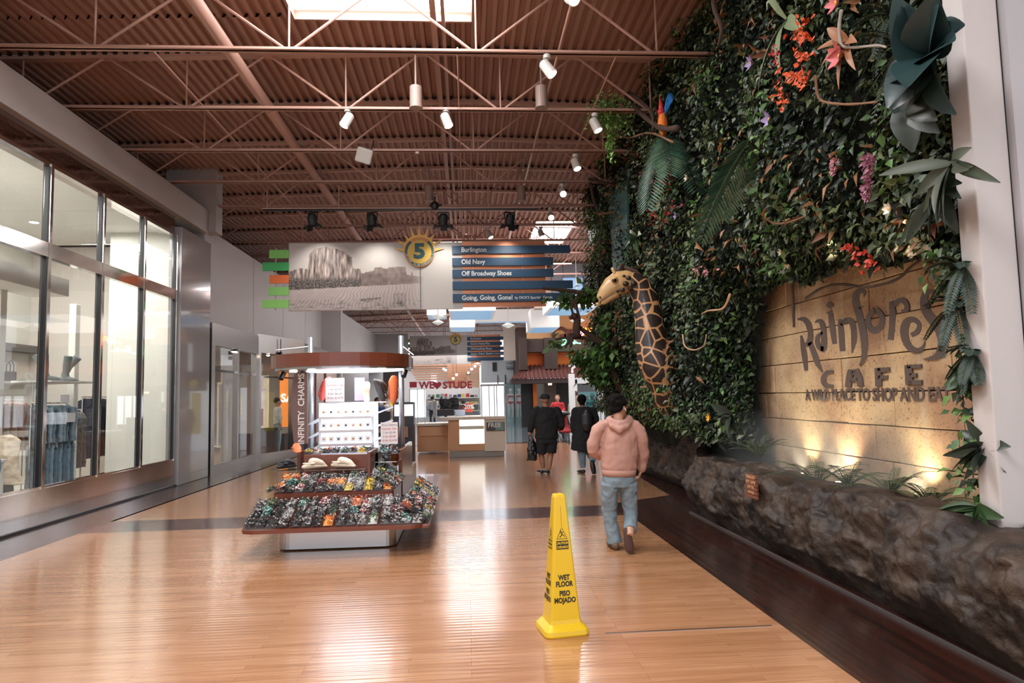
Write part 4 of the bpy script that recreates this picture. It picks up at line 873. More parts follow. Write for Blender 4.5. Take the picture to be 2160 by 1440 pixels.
# small wooden notice on the rocks
p = W(1586, 1022, X=2.86)
e = empty('wooden_sign', p, 0, 'small reddish wooden plank sign fixed to the rock planter', 'sign'); rd = mat('red_plank', (128, 76, 56), .6, noise_=.2, nscale=30)
for k in range(6): MB().box(-.012, .012, -.13+.004*(k % 2), .13-.004*((k+1) % 2), .1-.04*k-.034, .1-.04*k).build('plank', rd, e, bevel=.003)
for k, tx in enumerate(('PLEASE DO', 'NOT CLIMB', 'ON THE', 'ROCKS')): text(tx, .042, mat('sign_tan', (196, 150, 110), .6), 'lettering', e, (-.014, 0, .075-.05*k), (math.pi/2, 0, -math.pi/2), .002, .001, 'CENTER')
# uplights hidden in the planter
for i, (px, py) in enumerate(((1690, 1000), (1770, 1035), (1935, 1075))):
    p = W(px, py, X=3.76); p.z = .6
    e = empty('uplight', p, 0, 'small dark uplight behind the rocks making the %s bright patch on the stone' % ('left', 'middle', 'right')[i], 'uplight', 'planter uplights')
    MB().tube([(0, 0, 0), (0, 0, .06)], .035, 14).build('housing', black, e); MB().tube([(0, 0, .06), (0, 0, .064)], .028, 14).build('lens', mat('warm_lens', (255, 230, 180), .5, emit=12), e)
    spot('uplight_lamp', p+Vector((0, 0, .09)), (p.x+.1, p.y, 1.6), (34, 72, 40)[i], 100, (1, .86, .6), .03, .9)
for i, (px, py, tz, pw) in enumerate(((1900, 540, 1.9, 110), (1745, 560, 1.9, 60))):
    p = W(px, py, X=3.25)+Vector((0, 0, .3)); e = empty('downlight', p, 0, ('hidden downlight among the leaves over the right half of the carved name', 'hidden downlight among the leaves over the left half of the carved name')[i], 'downlight')
    MB().tube([(0, 0, .1), (.03, 0, 0)], .04, 14).build('housing', black, e)
    spot('downlight_lamp', p+Vector((.04, 0, -.03)), (3.9, p.y, tz), pw, 75, (1, .78, .5), .03, .9)
# ------------------------------------------------------------------ hanging directory signs
def vc_mat(name):
    m = bpy.data.materials.new(name); m.use_nodes = True; a = m.node_tree.nodes.new('ShaderNodeVertexColor'); a.layer_name = 'paint'
    b = m.node_tree.nodes['Principled BSDF']; m.node_tree.links.new(a.outputs[0], b.inputs['Base Color']); b.inputs['Roughness'].default_value = .5; return m
printm = vc_mat('printed_photo')
def interp(pts, x):
    if x <= pts[0][0]: return pts[0][1]
    for a, b in zip(pts[:-1], pts[1:]):
        if x <= b[0]: return a[1]+(b[1]-a[1])*(x-a[0])/(b[0]-a[0])
    return pts[-1][1]
BUT = [(150, 455), (200, 440), (235, 430), (270, 440), (279, 345), (312, 306), (385, 293), (412, 308), (440, 306), (500, 330), (518, 350), (540, 362), (546, 430), (560, 438), (594, 440), (600, 470), (640, 458), (676, 452), (684, 432), (720, 428), (730, 436), (760, 440), (772, 430), (872, 428), (880, 480), (905, 485), (912, 455), (920, 485), (970, 495), (1240, 500)]
def mural(x, y):
    "colour of the printed desert picture; x 155..1230, y 270..705"
    g = 572-(x-155)*.045 if x < 600 else 552-(x-600)*.04
    n = noise.noise(Vector((x*.03, y*.03, 0))); f = noise.noise(Vector((x*.13, y*.13, 4)))
    if y > g:
        rip = math.sin((x*.32+(y-g)*.52+6*noise.noise(Vector((x*.012, y*.02, 1))))*(1.0-.0015*(y-g)))
        v = .72+.05*rip*(1 if y < 690 else .3)+.03*n-.0004*(y-g)
        if y > 640: v -= .22*max(0, noise.noise(Vector((x*.022, y*.07, 7)))+.05)
        if 590 < x < 720 and abs(y-(640-(x-590)*.08)) < 6: v -= .2
        if 795 < x < 875 and 600 < y < 690: v += .12*f-.06
        c = (v, v*.925, v*.905)
    else:
        top = interp(BUT, x)+f*5
        if y > top:
            if x < 600:
                st = noise.noise(Vector((x*.075, y*.012, 2)))+.5*noise.noise(Vector((x*.2, y*.03, 5))); v = .56+.42*st
                if y > 488: t = min(1, (y-488)/30); v = v*(1-t)+(.36+.42*f)*t
                c = (v, v*.9, v*.86)
            else:
                v = .6+.1*noise.noise(Vector((x*.05, y*.03, 2)))-(.1 if x < 760 else .05)+(.02 if y < 470 else -.02); c = (v, v*.88, v*.84)
        else:
            v = .74+.05*(y-270)/200+.015*n; c = (v, v*.965, v*.94)
    if x > 860: t = min(1, (x-860)/130); t *= t; c = tuple(a*(1-t)+b*t for a, b in zip(c, (.80, .78, .76)))
    return c
def directory(root_name, XL_, XR_, ZB, ZT, Y, lines, emblem_label, label, rows, small, num='5', nx=330, ny=134, bars=None, flags=True):
    """banner between XL_ and XR_; pixel-like units: 155..1752 across, 270..705 down"""
    e = empty(root_name, (XL_, Y, ZB), 0, label, 'hanging sign'); Wd, Ht = XR_-XL_, ZT-ZB
    X_ = lambda u: (u-155)/(1752-155)*Wd; Z_ = lambda v: (705-v)/(705-270)*Ht
    mb = MB(); um = 1228
    for j in range(ny+1):
        for i in range(nx+1): mb.v.append((X_(155+(um-155)*i/nx), -.036, Z_(705-(705-270)*j/ny)))
    for j in range(ny):
        for i in range(nx): a = j*(nx+1)+i; mb.f.append((a, a+1, a+nx+2, a+nx+1)); mb.m.append(0)
    o = mb.build('printed_panel', printm, e); att = o.data.color_attributes.new('paint', 'FLOAT_COLOR', 'POINT')
    cols_ = []
    for j in range(ny+1):
        for i in range(nx+1):
            c = mural(155+(um-155)*i/nx, 705-(705-270)*j/ny); cols_ += [*S(tuple(255*max(0, min(1, k)) for k in c))[:3], 1]
    att.data.foreach_set('color', cols_)
    MB().box(0, X_(1226), -.03, .03, 0, Ht).build('board', mat('sign_board', (196, 190, 184), .6), e)
    MB().box(X_(962), X_(968), -.039, -.036, 0, Z_(405)).build('joint', mat('sign_joint', (110, 108, 106), .5), e)
    om = mat('sign_orange', (190, 118, 80), .35, metal=.3)
    MB().box(X_(1228), X_(1752), -.045, .0, Z_(695), Z_(268)).build('orange_panel', om, e)
    MB().box(X_(1292), X_(1298), -.05, -.045, Z_(690), Z_(272)).box(X_(1606), X_(1612), -.05, -.045, Z_(690), Z_(272)).build('panel_seams', mat('seam_light', (206, 148, 112), .4), e)
    blue = mat('sign_blue', (24, 66, 98), .5); lt = mat('sign_lettering', (222, 226, 226), .5)
    for k, (tx, sub) in enumerate(lines):
        v0 = rows[k][0]; x1 = rows[k][1]
        b = MB().box(X_(1165), X_(x1), -.11, -.07, Z_(v0+26), Z_(v0-26)).build('name_bar', blue, e); b.location = (0, 0, 0)
        if tx:
            t = text(tx, .148*Ht/1.52, lt, 'lettering', b, (X_(1222), -.112, Z_(v0+1)), depth=.002, bold=.0035, sx=.92)
            if sub:
                xm = max(q.co.x for q in t.data.vertices); text(sub, .085*Ht/1.52, lt, 'lettering', b, (X_(1222)+xm+.05, -.112, Z_(v0+3)), depth=.002, bold=.001, sx=.92)
    if flags:
        for k, (u0, v0, c) in enumerate(((38, 341, (126, 196, 100)), (-2, 421, (58, 168, 92)), (40, 502, (222, 110, 50)), (34, 579, (130, 192, 100)), (-2, 659, (132, 196, 96)))):
            MB().box(X_(u0), X_(157), -.06, -.02, Z_(v0+26), Z_(v0-27)).build('colour_tab', mat('tab%d' % k, c, .5), e)
        MB().box(X_(72), X_(78), -.02, .0, Z_(700), Z_(300)).build('tab_rod', steel, e)
    for x in (.3, Wd*.53, Wd-.3): MB().tube([(x, 0, Ht-.02), (x, 0, 6.93-ZB)], .006, 6).build('hanging_wire', steel, e)
    # emblem
    cx, cz = X_(962), Z_(337); R = X_(155+95); em = empty('emblem', (cx, -.09, cz)); em.parent = e
    yel, tl = mat('emblem_yellow', (222, 184, 76), .5), mat('emblem_teal', (30, 88, 96), .5)
    mb = MB(); n = 48; circ = lambda r: [(r*math.cos(2*math.pi*i/n), r*math.sin(2*math.pi*i/n)) for i in range(n)]
    mb.prism(circ(R*.99), -.02, .02, 'y').build('outer_disc', mat('emblem_orange', (206, 140, 62), .5), em)
    ring = MB()
    for s in range(40):
        a0 = math.pi*(1.0-.04)+(math.pi*1.08)*s/40; a1 = math.pi*(1.0-.04)+(math.pi*1.08)*(s+1)/40
        ring.prism([(R*.8*math.cos(a0), R*.8*math.sin(a0)), (R*.93*math.cos(a0), R*.93*math.sin(a0)), (R*.93*math.cos(a1), R*.93*math.sin(a1)), (R*.8*math.cos(a1), R*.8*math.sin(a1))], -.024, -.02, 'y')
    for a_, b_ in ((.02, .28), (.72, .98)):
        for s in range(8):
            a0, a1 = math.pi*(a_+(b_-a_)*s/8), math.pi*(a_+(b_-a_)*(s+1)/8)
            ring.prism([(R*.74*math.cos(a0), R*.74*math.sin(a0)), (R*.95*math.cos(a0), R*.95*math.sin(a0)), (R*.95*math.cos(a1), R*.95*math.sin(a1)), (R*.74*math.cos(a1), R*.74*math.sin(a1))], -.026, -.02, 'y')
    ring.build('teal_ring', tl, em)
    MB().prism(circ(R*.78), -.03, -.02, 'y').build('inner_disc', yel, em)
    rays = MB(); m_ = 9
    for s in range(m_):
        a = math.radians(8+164*s/(m_-1)); w_ = .2; l = R*(1.95 if s == 4 else (1.8 if s in (3, 5) else 1.62+.1*(s % 2)))
        rays.prism([(R*.75*math.cos(a-w_), R*.75*math.sin(a-w_)), (l*math.cos(a), l*math.sin(a)), (R*.75*math.cos(a+w_), R*.75*math.sin(a+w_))], -.012, .012, 'y')
    rays.prism([(R*1.05*math.cos(math.pi*i/20), R*.2+R*.95*math.sin(math.pi*i/20)) for i in range(21)], -.014, .014, 'y'); rays.build('sun_rays', mat('ray_gold', (236, 186, 92), .5), em)
    t = text(num, R*1.35, tl, 'numeral', em, (0, -.031, 0), depth=.006, bold=.02*R/.33, align='CENTER', sx=1.15)
    words = 'WELCOME TO NEIGHBORHOOD 5'
    for i, ch in enumerate(words):
        if ch == ' ' : continue
        a = math.radians(192+156*i/(len(words)-1)); q_ = text(ch, R*.15, lt, 'ring_letter', em, (R*.865*math.cos(a), -.026, R*.865*math.sin(a)), depth=.001, align='CENTER'); q_.rotation_euler = (math.pi/2, -(a-math.radians(270)), 0)
    return e
directory('directory_sign', -3.93, 1.83, 3.6, 5.13, 15.4, [('Burlington', None), ('Old Navy', None), ('Off Broadway Shoes', None), ('', None), ('Going, Going, Gone!', "by DICK'S Sporting Goods")], '',
          'large nearer hanging directory sign with desert picture, sunburst 5 and blue store name bars', [(325, 1912), (404, 1802), (480, 1802), (557, 1924), (638, 1924)], .1)
directory('directory_sign', -3.45, 2.1, 3.66, 5.42, 42, [('Burlington', None), ("Conn's Home Plus", None), ('Off Broadway Shoes', None), ('Going, Going, Gone!', "by DICK'S Sporting Goods"), ('', None)], '',
          'smaller far hanging directory sign with desert picture, seen under the nearer one', [(325, 1912), (404, 1780), (480, 1912), (557, 1912), (638, 1812)], .1, nx=160, ny=60)

# light rail
p0, p1 = at(553, 440, Y=14.5), at(1136, 441, Y=14.5)
e = empty('lighting_rail', p0, 0, 'long black and silver lighting rail hung above the nearer directory sign', 'lighting rail')
L_ = p1.x-p0.x
MB().box(0, L_, -.02, .02, -.012, .012).build('bar', steel, e); MB().box(.02, L_, -.02, .02, -.05, -.018).build('track', black, e)
for x in (.1, 1.6, 3.2, 4.8, L_-.1): MB().tube([(x, 0, 0), (x, 0, .5)], .012, 6).build('hanger', steel, e)
for i, (px, lab) in enumerate(((660, 'leftmost'), (785, 'second from the left'), (935, 'third from the left'), (1075, 'rightmost'))):
    p = at(px, 447, Y=14.5); e = empty('stage_spotlight', p, [-.5, -.4, .1, .3][i], 'black stage spotlight with barn doors on the rail over the sign, %s' % lab, 'spotlight', 'stage spotlights on the rail')
    MB().tube([(-.12, 0, -.02), (-.12, 0, -.16), (-.1, .0, -.18)], .012, 6).tube([(.12, 0, -.02), (.12, 0, -.16), (.1, 0, -.18)], .012, 6).box(-.12, .12, -.015, .015, -.03, 0).build('yoke', black, e)
    MB().tube([(0, -.05, -.05), (0, -.045, -.07), (0, -.02, -.13), (0, .03, -.3), (0, .035, -.32)], [.04, .085, .105, .1, .115], 16).build('housing', mat('lamp_black', (26, 28, 30), .5), e)
    for sx in (-1, 1): MB().add([(sx*.08, -.06, -.3), (sx*.08, .08, -.33), (sx*.22, .1, -.36), (sx*.2, -.05, -.28)], [(0, 1, 2, 3)]).build('barn_door', mat('lamp_black', 0), e).modifiers.new('s', 'SOLIDIFY').thickness = .006
    MB().add([(-.08, -.07, -.3), (.08, -.07, -.3), (.07, -.1, -.44), (-.07, -.1, -.44)], [(0, 1, 2, 3)]).build('barn_door', mat('lamp_black', 0), e).modifiers.new('s', 'SOLIDIFY').thickness = .006
    spot('stage_lamp', p+Vector((0, .06, -.42)), (p.x, 15.36, 4.3), 45, 95, (1, .95, .88), .06, .9)
p = at(917, 434, Y=14.5); tag(MB().ball(p, (.1, .08, .1), 10, 8).tube([p, p+Vector((0, 0, .2))], .02, 6).tube([p+Vector((-.15, 0, -.05)), p+Vector((.15, 0, .02))], .02, 6).build('rail_clamp', black), 'black clamp and cable knot on the lighting rail', 'clamp')
# white track spotlights on the truss chords
lens = mat('spot_lens', (255, 238, 212), .5, emit=14)
def track(px, py, y, aim, lab, on=True, s=1.0):
    p = at(px, py, Y=y); e = empty('track_spotlight', p, 0, lab, 'spotlight', 'white ceiling spotlights')
    d = Vector(aim).normalized(); wh = mat('lamp_white', (206, 200, 192), .45)
    MB().tube([(0, 0, .17*s), (0, 0, .12*s)], .05*s, 16).tube([(0, 0, .12*s), (0, 0, .02*s)], .018*s, 8).build('mount', wh, e, smooth=False)
    a = -d*.08*s; b = d*.12*s
    MB().tube([a-d*.02, a, b], [.05*s, .07*s, .075*s], 20).build('housing', wh, e); MB().tube([b, b+d*.004], .062*s, 20).build('lens', lens if on else white, e)
    spot('track_lamp', p+b+d*.03, p+d*3, 35, 60, (1, .9, .76), .05)
rt, lf = (.45, -.1, -.8), (-.45, -.15, -.85)
track(1154, 143, 8.45, (.5, -.2, -.8), 'nearest white ceiling spotlight, right of the skylight'); track(733, 252, 10.22, lf, 'white ceiling spotlight on the second truss, left of the pair'); track(941, 252, 10.22, (.3, -.2, -.85), 'white ceiling spotlight on the second truss, right of the pair')
track(1255, 262, 10.22, (.35, -.15, -.85), 'white ceiling spotlight next to the hanging green plant'); track(1214, 345, 12.0, (.2, -.3, -.85), 'white ceiling spotlight between the plant wall and the ridge on the third truss')
track(1186, 405, 13.76, (.05, -.8, -.6), 'glaring ceiling spotlight on the fourth truss'); track(1161, 455, 15.5, (.05, -.8, -.6), 'small glaring ceiling spotlight on the fifth truss'); track(1141, 492, 17.3, (.2, -.3, -.8), 'small ceiling spotlight above the right end of the directory sign')
track(1031, 493, 17.3, (.4, -.2, -.8), 'small ceiling spotlight above the middle of the directory sign'); track(1205, -4, 7.3, (.1, -.8, -.6), 'ceiling spotlight cut by the top edge of the photo')
# grey pendant cylinders
for i, (px, py, y) in enumerate(((877, 205, 9.9), (1142, 205, 9.9), (905, 408, 14.6), (1100, 408, 14.6))):
    p = at(px, py, Y=y); tag(MB().tube([p+Vector((0, 0, .16)), p-Vector((0, 0, .16))], .09, 20).tube([p+Vector((0, 0, .16)), Vector((p.x, p.y, 6.95))], .015, 6).tube([p-Vector((0, 0, .16)), p-Vector((0, 0, .17))], .1, 20).build('cylinder_downlight', mat('cyl_grey', (150, 128, 118), .5)), ['near left', 'near right', 'far left', 'far right'][i]+' grey cylinder light hanging between the trusses', 'ceiling light', 'grey cylinder lights')
p = at(768, 328, Y=11.9); e = empty('wifi_antenna', p, 0, 'white square antenna box tilted under the third truss', 'antenna')
o = MB().box(-.14, .14, -.05, .05, -.13, .13).build('box', mat('antenna_white', (206, 206, 200), .5), e, bevel=.03); o.rotation_euler = (.5, .25, .2); MB().tube([(.1, .05, .05), (.16, .08, .3)], .012, 6).build('bracket', black, e)
p = at(880, 320, Y=12.0); tag(MB().box(p.x-.03, p.x+.03, p.y-.03, p.y+.03, p.z-.03, p.z+.02).build('sensor_box', white), 'tiny white sensor box on the third truss', 'sensor')
# ------------------------------------------------------------------ yellow wet floor cone
c0 = Vector((.62, 4.78, 0)); e = empty('wet_floor_cone', c0, math.radians(9), 'tall yellow four-sided wet floor caution cone standing alone on the boards', 'wet floor cone')
def rsq(h, r, n=5):
    out = []
    for k, (sx, sy) in enumerate(((1, 1), (-1, 1), (-1, -1), (1, -1))):
        for i in range(n): a = math.pi/2*(k+i/(n-1)); out.append((sx*(h-r)+r*math.cos(a), sy*(h-r)+r*math.sin(a)))
    return out
def lv(h, r, z, hy=None): return [Vector((x, y, z)) for x, y in rsq(h, r)]
MB().rings([lv(.152, .045, 0), lv(.156, .045, .012), lv(.15, .042, .04), lv(.128, .03, .062), lv(.112, .02, .075)]).build('base', yellow, e, smooth=False, bevel=.002)
MB().rings([lv(.112, .018, .07), lv(.105, .016, .1), lv(.041, .012, .9), lv(.036, .014, .918), lv(.026, .012, .922), lv(.024, .012, .9)]).build('cone', yellow, e, bevel=.0015)
tilt = math.atan((.105-.041)/.8); ink = mat('ink', (38, 32, 24), .5)
def face(name='', side=0):
    f = empty('print_face', (0, 0, 0)); f.parent = e; f.rotation_euler = (0, 0, side); return f
def onface(side, z): h = .105-(z-.1)*(.064/.8); return h
for side, nm in ((0, 'front'), (-math.pi/2, 'left')):
    Rz = Matrix.Rotation(side, 4, 'Z')
    def put(o, z, x=0, d=.0012): 
        o.rotation_euler = (Rz @ Matrix.Rotation(math.pi/2-tilt, 4, 'X')).to_euler(); o.location = Rz @ Vector((x, -onface(0, z)-d, z))
    for tx, z, s in (('WET', .372, .046), ('FLOOR', .33, .046), ('PISO', .27, .046), ('MOJADO', .226, .046)): put(text(tx, s, ink, 'printed_words', e, depth=.0004, bold=.002, align='CENTER', sx=.8), z)
    o = MB().box(-.043, .043, -.028, .028, 0, .0008).build('caution_label', ink, e); put(o, .585); 
    for tx, z in (('CAUTION', .597), ('CUIDADO', .571)): put(text(tx, .021, yellow, 'label_words', e, depth=.0004, bold=.0007, align='CENTER'), z, d=.0022)
    mb = MB(); th = .0016
    def ln(a, b, w_=.0016): 
        a, b = Vector((*a, 0)), Vector((*b, 0)); t = (b-a).normalized(); nn = Vector((-t.y, t.x, 0))*w_; mb.add([a+nn, a-nn, b-nn, b+nn], [(0, 1, 2, 3)])
    ln((-.036, 0), (.036, 0)); ln((.036, 0), (.003, .07)); ln((-.003, .07), (-.036, 0)); ln((0, .068), (0, .215), .0008)
    ln((-.012, .012), (.0, .03), .003); ln((0, .03), (.014, .022), .0028); ln((.0, .03), (-.004, .045), .0034); ln((-.004, .045), (-.014, .04), .002); ln((0, .04), (.012, .046), .002); ln((.014, .022), (.018, .01), .002); ln((-.012, .012), (-.02, .016), .002)
    mb.add([(-.008+.005*math.cos(a), .052+.005*math.sin(a), 0) for a in [k*math.pi/4 for k in range(8)]], [tuple(range(8))])
    put(mb.build('pictogram', ink, e), .625)
# ------------------------------------------------------------------ big white pillar at the right edge
struct(MB().box(3.31, 3.555, 4.12, 4.3, 0, 6.9).build('wall_pillar', mat('pillar_white', (204, 196, 192), .55, noise_=.03), bevel=.01))
struct(MB().box(3.555, 3.575, 4.14, 4.3, 0, 6.9).build('trim_24', black)); struct(MB().box(3.575, 4.6, 4.08, 4.3, 0, 6.9).build('wall_pillar.001', mat('pillar_grey', (186, 182, 184), .5)))
struct(MB().box(3.3, 4.6, 4.04, 4.12, 0, .1).build('baseboard_right', mat('base_brown', (70, 46, 38), .5)))
# ------------------------------------------------------------------ charms kiosk
K = empty('charm_kiosk', (-1.45, 9.6, 0), 0, 'brown and silver shoe charm kiosk with a curved canopy and a lit tower', 'kiosk'); ko = Vector((-1.45, 9.6, 0))
def kb(name, x0, x1, y0, y1, z0, z1, m, bevel=.01):
    return MB().box(x0-ko.x, x1-ko.x, y0-ko.y, y1-ko.y, z0, z1).build(name, m, K, bevel=bevel)
def rbox(name, x0, x1, y0, y1, z0, z1, m, r):
    cx, cy = (x0+x1)/2-ko.x, (y0+y1)/2-ko.y; hx, hy = (x1-x0)/2, (y1-y0)/2; pl = []
    for k, (sx, sy) in enumerate(((1, 1), (-1, 1), (-1, -1), (1, -1))):
        for i in range(7): a = math.pi/2*(k+i/6); pl.append((cx+sx*(hx-r)+r*math.cos(a), cy+sy*(hy-r)+r*math.sin(a)))
    return MB().prism(pl, z0, z1, 'z').build(name, m, K)
rbox('base', -2.07, -.8, 7.62, 11.8, .015, .2, silver, .14)
rbox('plinth', -2.1, -.77, 7.58, 11.84, .2, .27, brown, .15)
rbox('lower_counter', -2.34, -.48, 7.2, 12.0, .265, .3, brown, .16)
rbox('step', -2.22, -.86, 8.02, 11.6, .3, .555, brown, .06)
kb('display_block', -2.04, -1.16, 8.72, 11.4, .55, .93, brown); kb('side_panel', -.9, -.85, 9.0, 10.6, .3, .95, brown, .005); kb('side_panel', -2.26, -2.21, 9.3, 10.6, .3, .93, brown, .005)
kb('inner_panel', -1.2, -1.16, 8.3, 9.0, .55, .98, brown, .005)
gs = glass_mat('shelf_glass', (.88, .96, .93), .9, .08)
kb('glass_shelf', -2.3, -1.22, 8.38, 8.74, .765, .775, gs, .002); kb('glass_shelf', -1.14, -.86, 8.5, 9.3, .83, .84, gs, .002); kb('glass_shelf', -2.42, -2.06, 8.5, 8.9, .765, .775, gs, .002)
for x in (-2.15, -.91):
    MB().tube([(x-ko.x, 0, .9 if x < -1 else .9), (x-ko.x, 0, 2.48)], .038, 18).build('post', mat('post_silver', (190, 196, 204), .3, metal=.7), K, smooth=True)
cp = [(-2.62, 9.75)]+[(-1.7+.95*math.cos(a), 9.6-1.0*math.sin(a)*1.0) for a in [math.pi*(1-k/24) for k in range(1, 24)]]+[(-.8, 9.75), (-.8, 10.3), (-2.62, 10.3)]
cp = [(x-ko.x, y-ko.y) for x, y in cp]
MB().prism(cp, 2.03, 2.2, 'z').build('canopy', brown, K); c2 = [(x*.96, .1+(y-.1)*.95) for x, y in cp]; MB().prism(c2, 2.005, 2.03, 'z').build('canopy_underside', silver, K)
c3 = [(-.1+.62*math.cos(2*math.pi*k/32), -.15+.5*math.sin(2*math.pi*k/32)) for k in range(32)]; MB().prism(c3, 1.985, 2.005, 'z').build('light_disc', mat('disc_glow', (238, 246, 255), .5, emit=.8), K)
for k, (x, y) in enumerate(((-.85, -.35), (-.55, -.62), (-.1, -.8), (.35, -.62), (.55, -.3))):
    MB().tube([(x, y, 2.005), (x, y, 1.985)], .05, 16).build('canopy_lamp', mat('can_glow', (255, 250, 240), .5, emit=10), K)
MB().tube([(-.72, 0, 2.35), (-1.15, -.1, 2.3)], .008, 6).tube([(.54, 0, 2.35), (.72, -.1, 2.2)], .008, 6).build('canopy_stay', silver, K)
for x in (-1.0, -.75, .62): MB().tube([(x, -.25, 1.98), (x-.02, -.32, 1.9)], .035, 12).build('clip_lamp', black, K)
# lit tower
lit = mat('tower_lit', (226, 238, 255), .5, emit=1.7); wp = mat('acrylic_white', (236, 240, 246), .3)
kb('tower', -1.98, -1.28, 9.42, 9.98, .93, 1.56, lit, .004); kb('tower_frame', -2.0, -1.97, 9.4, 9.43, .93, 1.56, wp, .002); kb('tower_frame', -1.3, -1.27, 9.4, 9.43, .93, 1.56, wp, .002); kb('tower_top', -2.0, -1.1, 9.4, 10.0, 1.555, 1.57, wp, .002)
for z in (1.38, 1.2, 1.02):
    o = MB().box(-.35, .35, -.1, .0, -.006, .006).box(-.35, .35, -.104, -.1, -.006, .03).build('tower_shelf', wp, K); o.location = (-1.63-ko.x, 9.42-ko.y, z); o.rotation_euler = (.25, 0, 0)
    o = MB().box(0, .26, -.2, .2, -.006, .006).build('tower_side_shelf', wp, K); o.location = (-1.28-ko.x, 9.6-ko.y, z+.02); o.rotation_euler = (0, -.35, .15)
    o = MB().box(-.16, 0, -.2, .2, -.006, .006).build('tower_side_shelf', wp, K); o.location = (-2.0-ko.x, 9.6-ko.y, z-.02); o.rotation_euler = (0, -.5, 0)
# infinity charms board
MB().prism([(-.83, 1.04), (-.66, 1.04), (-.66, 1.98), (-.83, 1.98), (-.86, 1.8), (-.87, 1.5), (-.86, 1.3)], -.38, -.36, 'y').build('name_board', mat('plum_board', (116, 90, 86), .5), K)
text('INFINITY  CHARMS', .112, mat('board_lettering', (236, 232, 228), .5), 'lettering', K, (-.735, -.382, 1.5), (math.pi/2, -math.pi/2, 0), .002, .002, 'CENTER', .98)
# cards on the tower (things on shelves)
k = 0
for r, z in enumerate((1.405, 1.225, 1.045)):
    for i in range(7):
        o = MB().box(-.036, .036, -.002, .002, 0, .075).build('charm_card', mat('card_white', (238, 238, 240), .5), loc=(-1.92+.097*i, 9.335, z), rot=(-.25, 0, 0))
        tag(o, 'white charm card on the %s tower shelf, %s from its left end' % (['top', 'middle', 'bottom'][r], order[i]), 'card', 'charm cards on the tower shelves')
        d = MB().ball((0, -.006, .04), (.016, .005, .014), 8, 6).build('charm', mat('card_charm%d' % ((i+r) % 3), [(200, 120, 60), (70, 70, 76), (210, 150, 120)][(i+r) % 3], .5), o)
# charm trays
pal = [[(24, 24, 26), (50, 48, 48), (190, 184, 178), (90, 82, 78), (30, 28, 28)], [(214, 110, 60), (236, 150, 60), (150, 60, 40), (230, 200, 170)], [(60, 150, 130), (30, 60, 56), (130, 190, 180), (210, 220, 214)], [(220, 180, 50), (60, 54, 40), (240, 220, 120), (140, 110, 40)], [(206, 120, 124), (230, 190, 186), (90, 60, 60), (244, 230, 226)], [(120, 116, 114), (170, 166, 164), (50, 50, 52), (206, 202, 198)], [(150, 50, 44), (60, 40, 36), (214, 90, 70), (40, 36, 34)], [(50, 90, 60), (40, 44, 40), (150, 160, 120), (86, 120, 90)]]
for i, p_ in enumerate(pal): island_mat('charm_colours%d' % i, p_, .4)
CM = [MATS['charm_colours%d' % i] for i in range(8)]
def charms(mb, cx, cy, w_, h_, n, mi, rnd, pile=.045):
    bed_ = 0 if mi not in (1, 3) else mi; mb.add([(cx-.5*w_, cy-.5*h_, .006), (cx+.5*w_, cy-.5*h_, .006), (cx+.5*w_, cy+.5*h_, .006), (cx-.5*w_, cy+.5*h_, .006), (cx-.3*w_, cy-.3*h_, .03), (cx+.3*w_, cy-.3*h_, .03), (cx+.3*w_, cy+.3*h_, .03), (cx-.3*w_, cy+.3*h_, .03)], [(4, 5, 6, 7), (0, 1, 5, 4), (1, 2, 6, 5), (2, 3, 7, 6), (3, 0, 4, 7)], bed_)
    for _ in range(int(n*1.4)):
        x, y = cx+rnd.uniform(-.5, .5)*w_, cy+rnd.uniform(-.5, .5)*h_; z = .012+pile*rnd.random()**.7*(1-.6*abs(x-cx)/w_)
        T = Matrix.Translation((x, y, z)) @ Matrix.Rotation(rnd.uniform(0, 6.28), 4, 'Z') @ Matrix.Rotation(rnd.uniform(-1.4, 1.4), 4, 'X'); R1 = rnd.uniform(.01, .017); q = rnd.random()
        if q < .45:
            for_ = []
            for a in range(7):
                A_ = 2*math.pi*a/7; for_.append([T @ Vector(((R1+.0035*math.cos(b))*math.cos(A_), (R1*.8+.0035*math.cos(b))*math.sin(A_), .0035*math.sin(b))) for b in (0, 2.1, 4.2)])
            for_.append(for_[0]); n0 = len(mb.v); mb.add([p for r in for_[:-1] for p in r], [(3*a+b, 3*a+(b+1) % 3, 3*((a+1) % 7)+(b+1) % 3, 3*((a+1) % 7)+b) for a in range(7) for b in range(3)], mi)
        else:
            s = R1*.9; mb.add([T @ Vector(v) for v in ((s, 0, 0), (0, s, 0), (-s, 0, 0), (0, -s, 0), (0, 0, s*.6), (0, 0, -s*.6))], [(0, 1, 4), (1, 2, 4), (2, 3, 4), (3, 0, 4), (1, 0, 5), (2, 1, 5), (3, 2, 5), (0, 3, 5)], mi)
ac = MATS['acrylic']
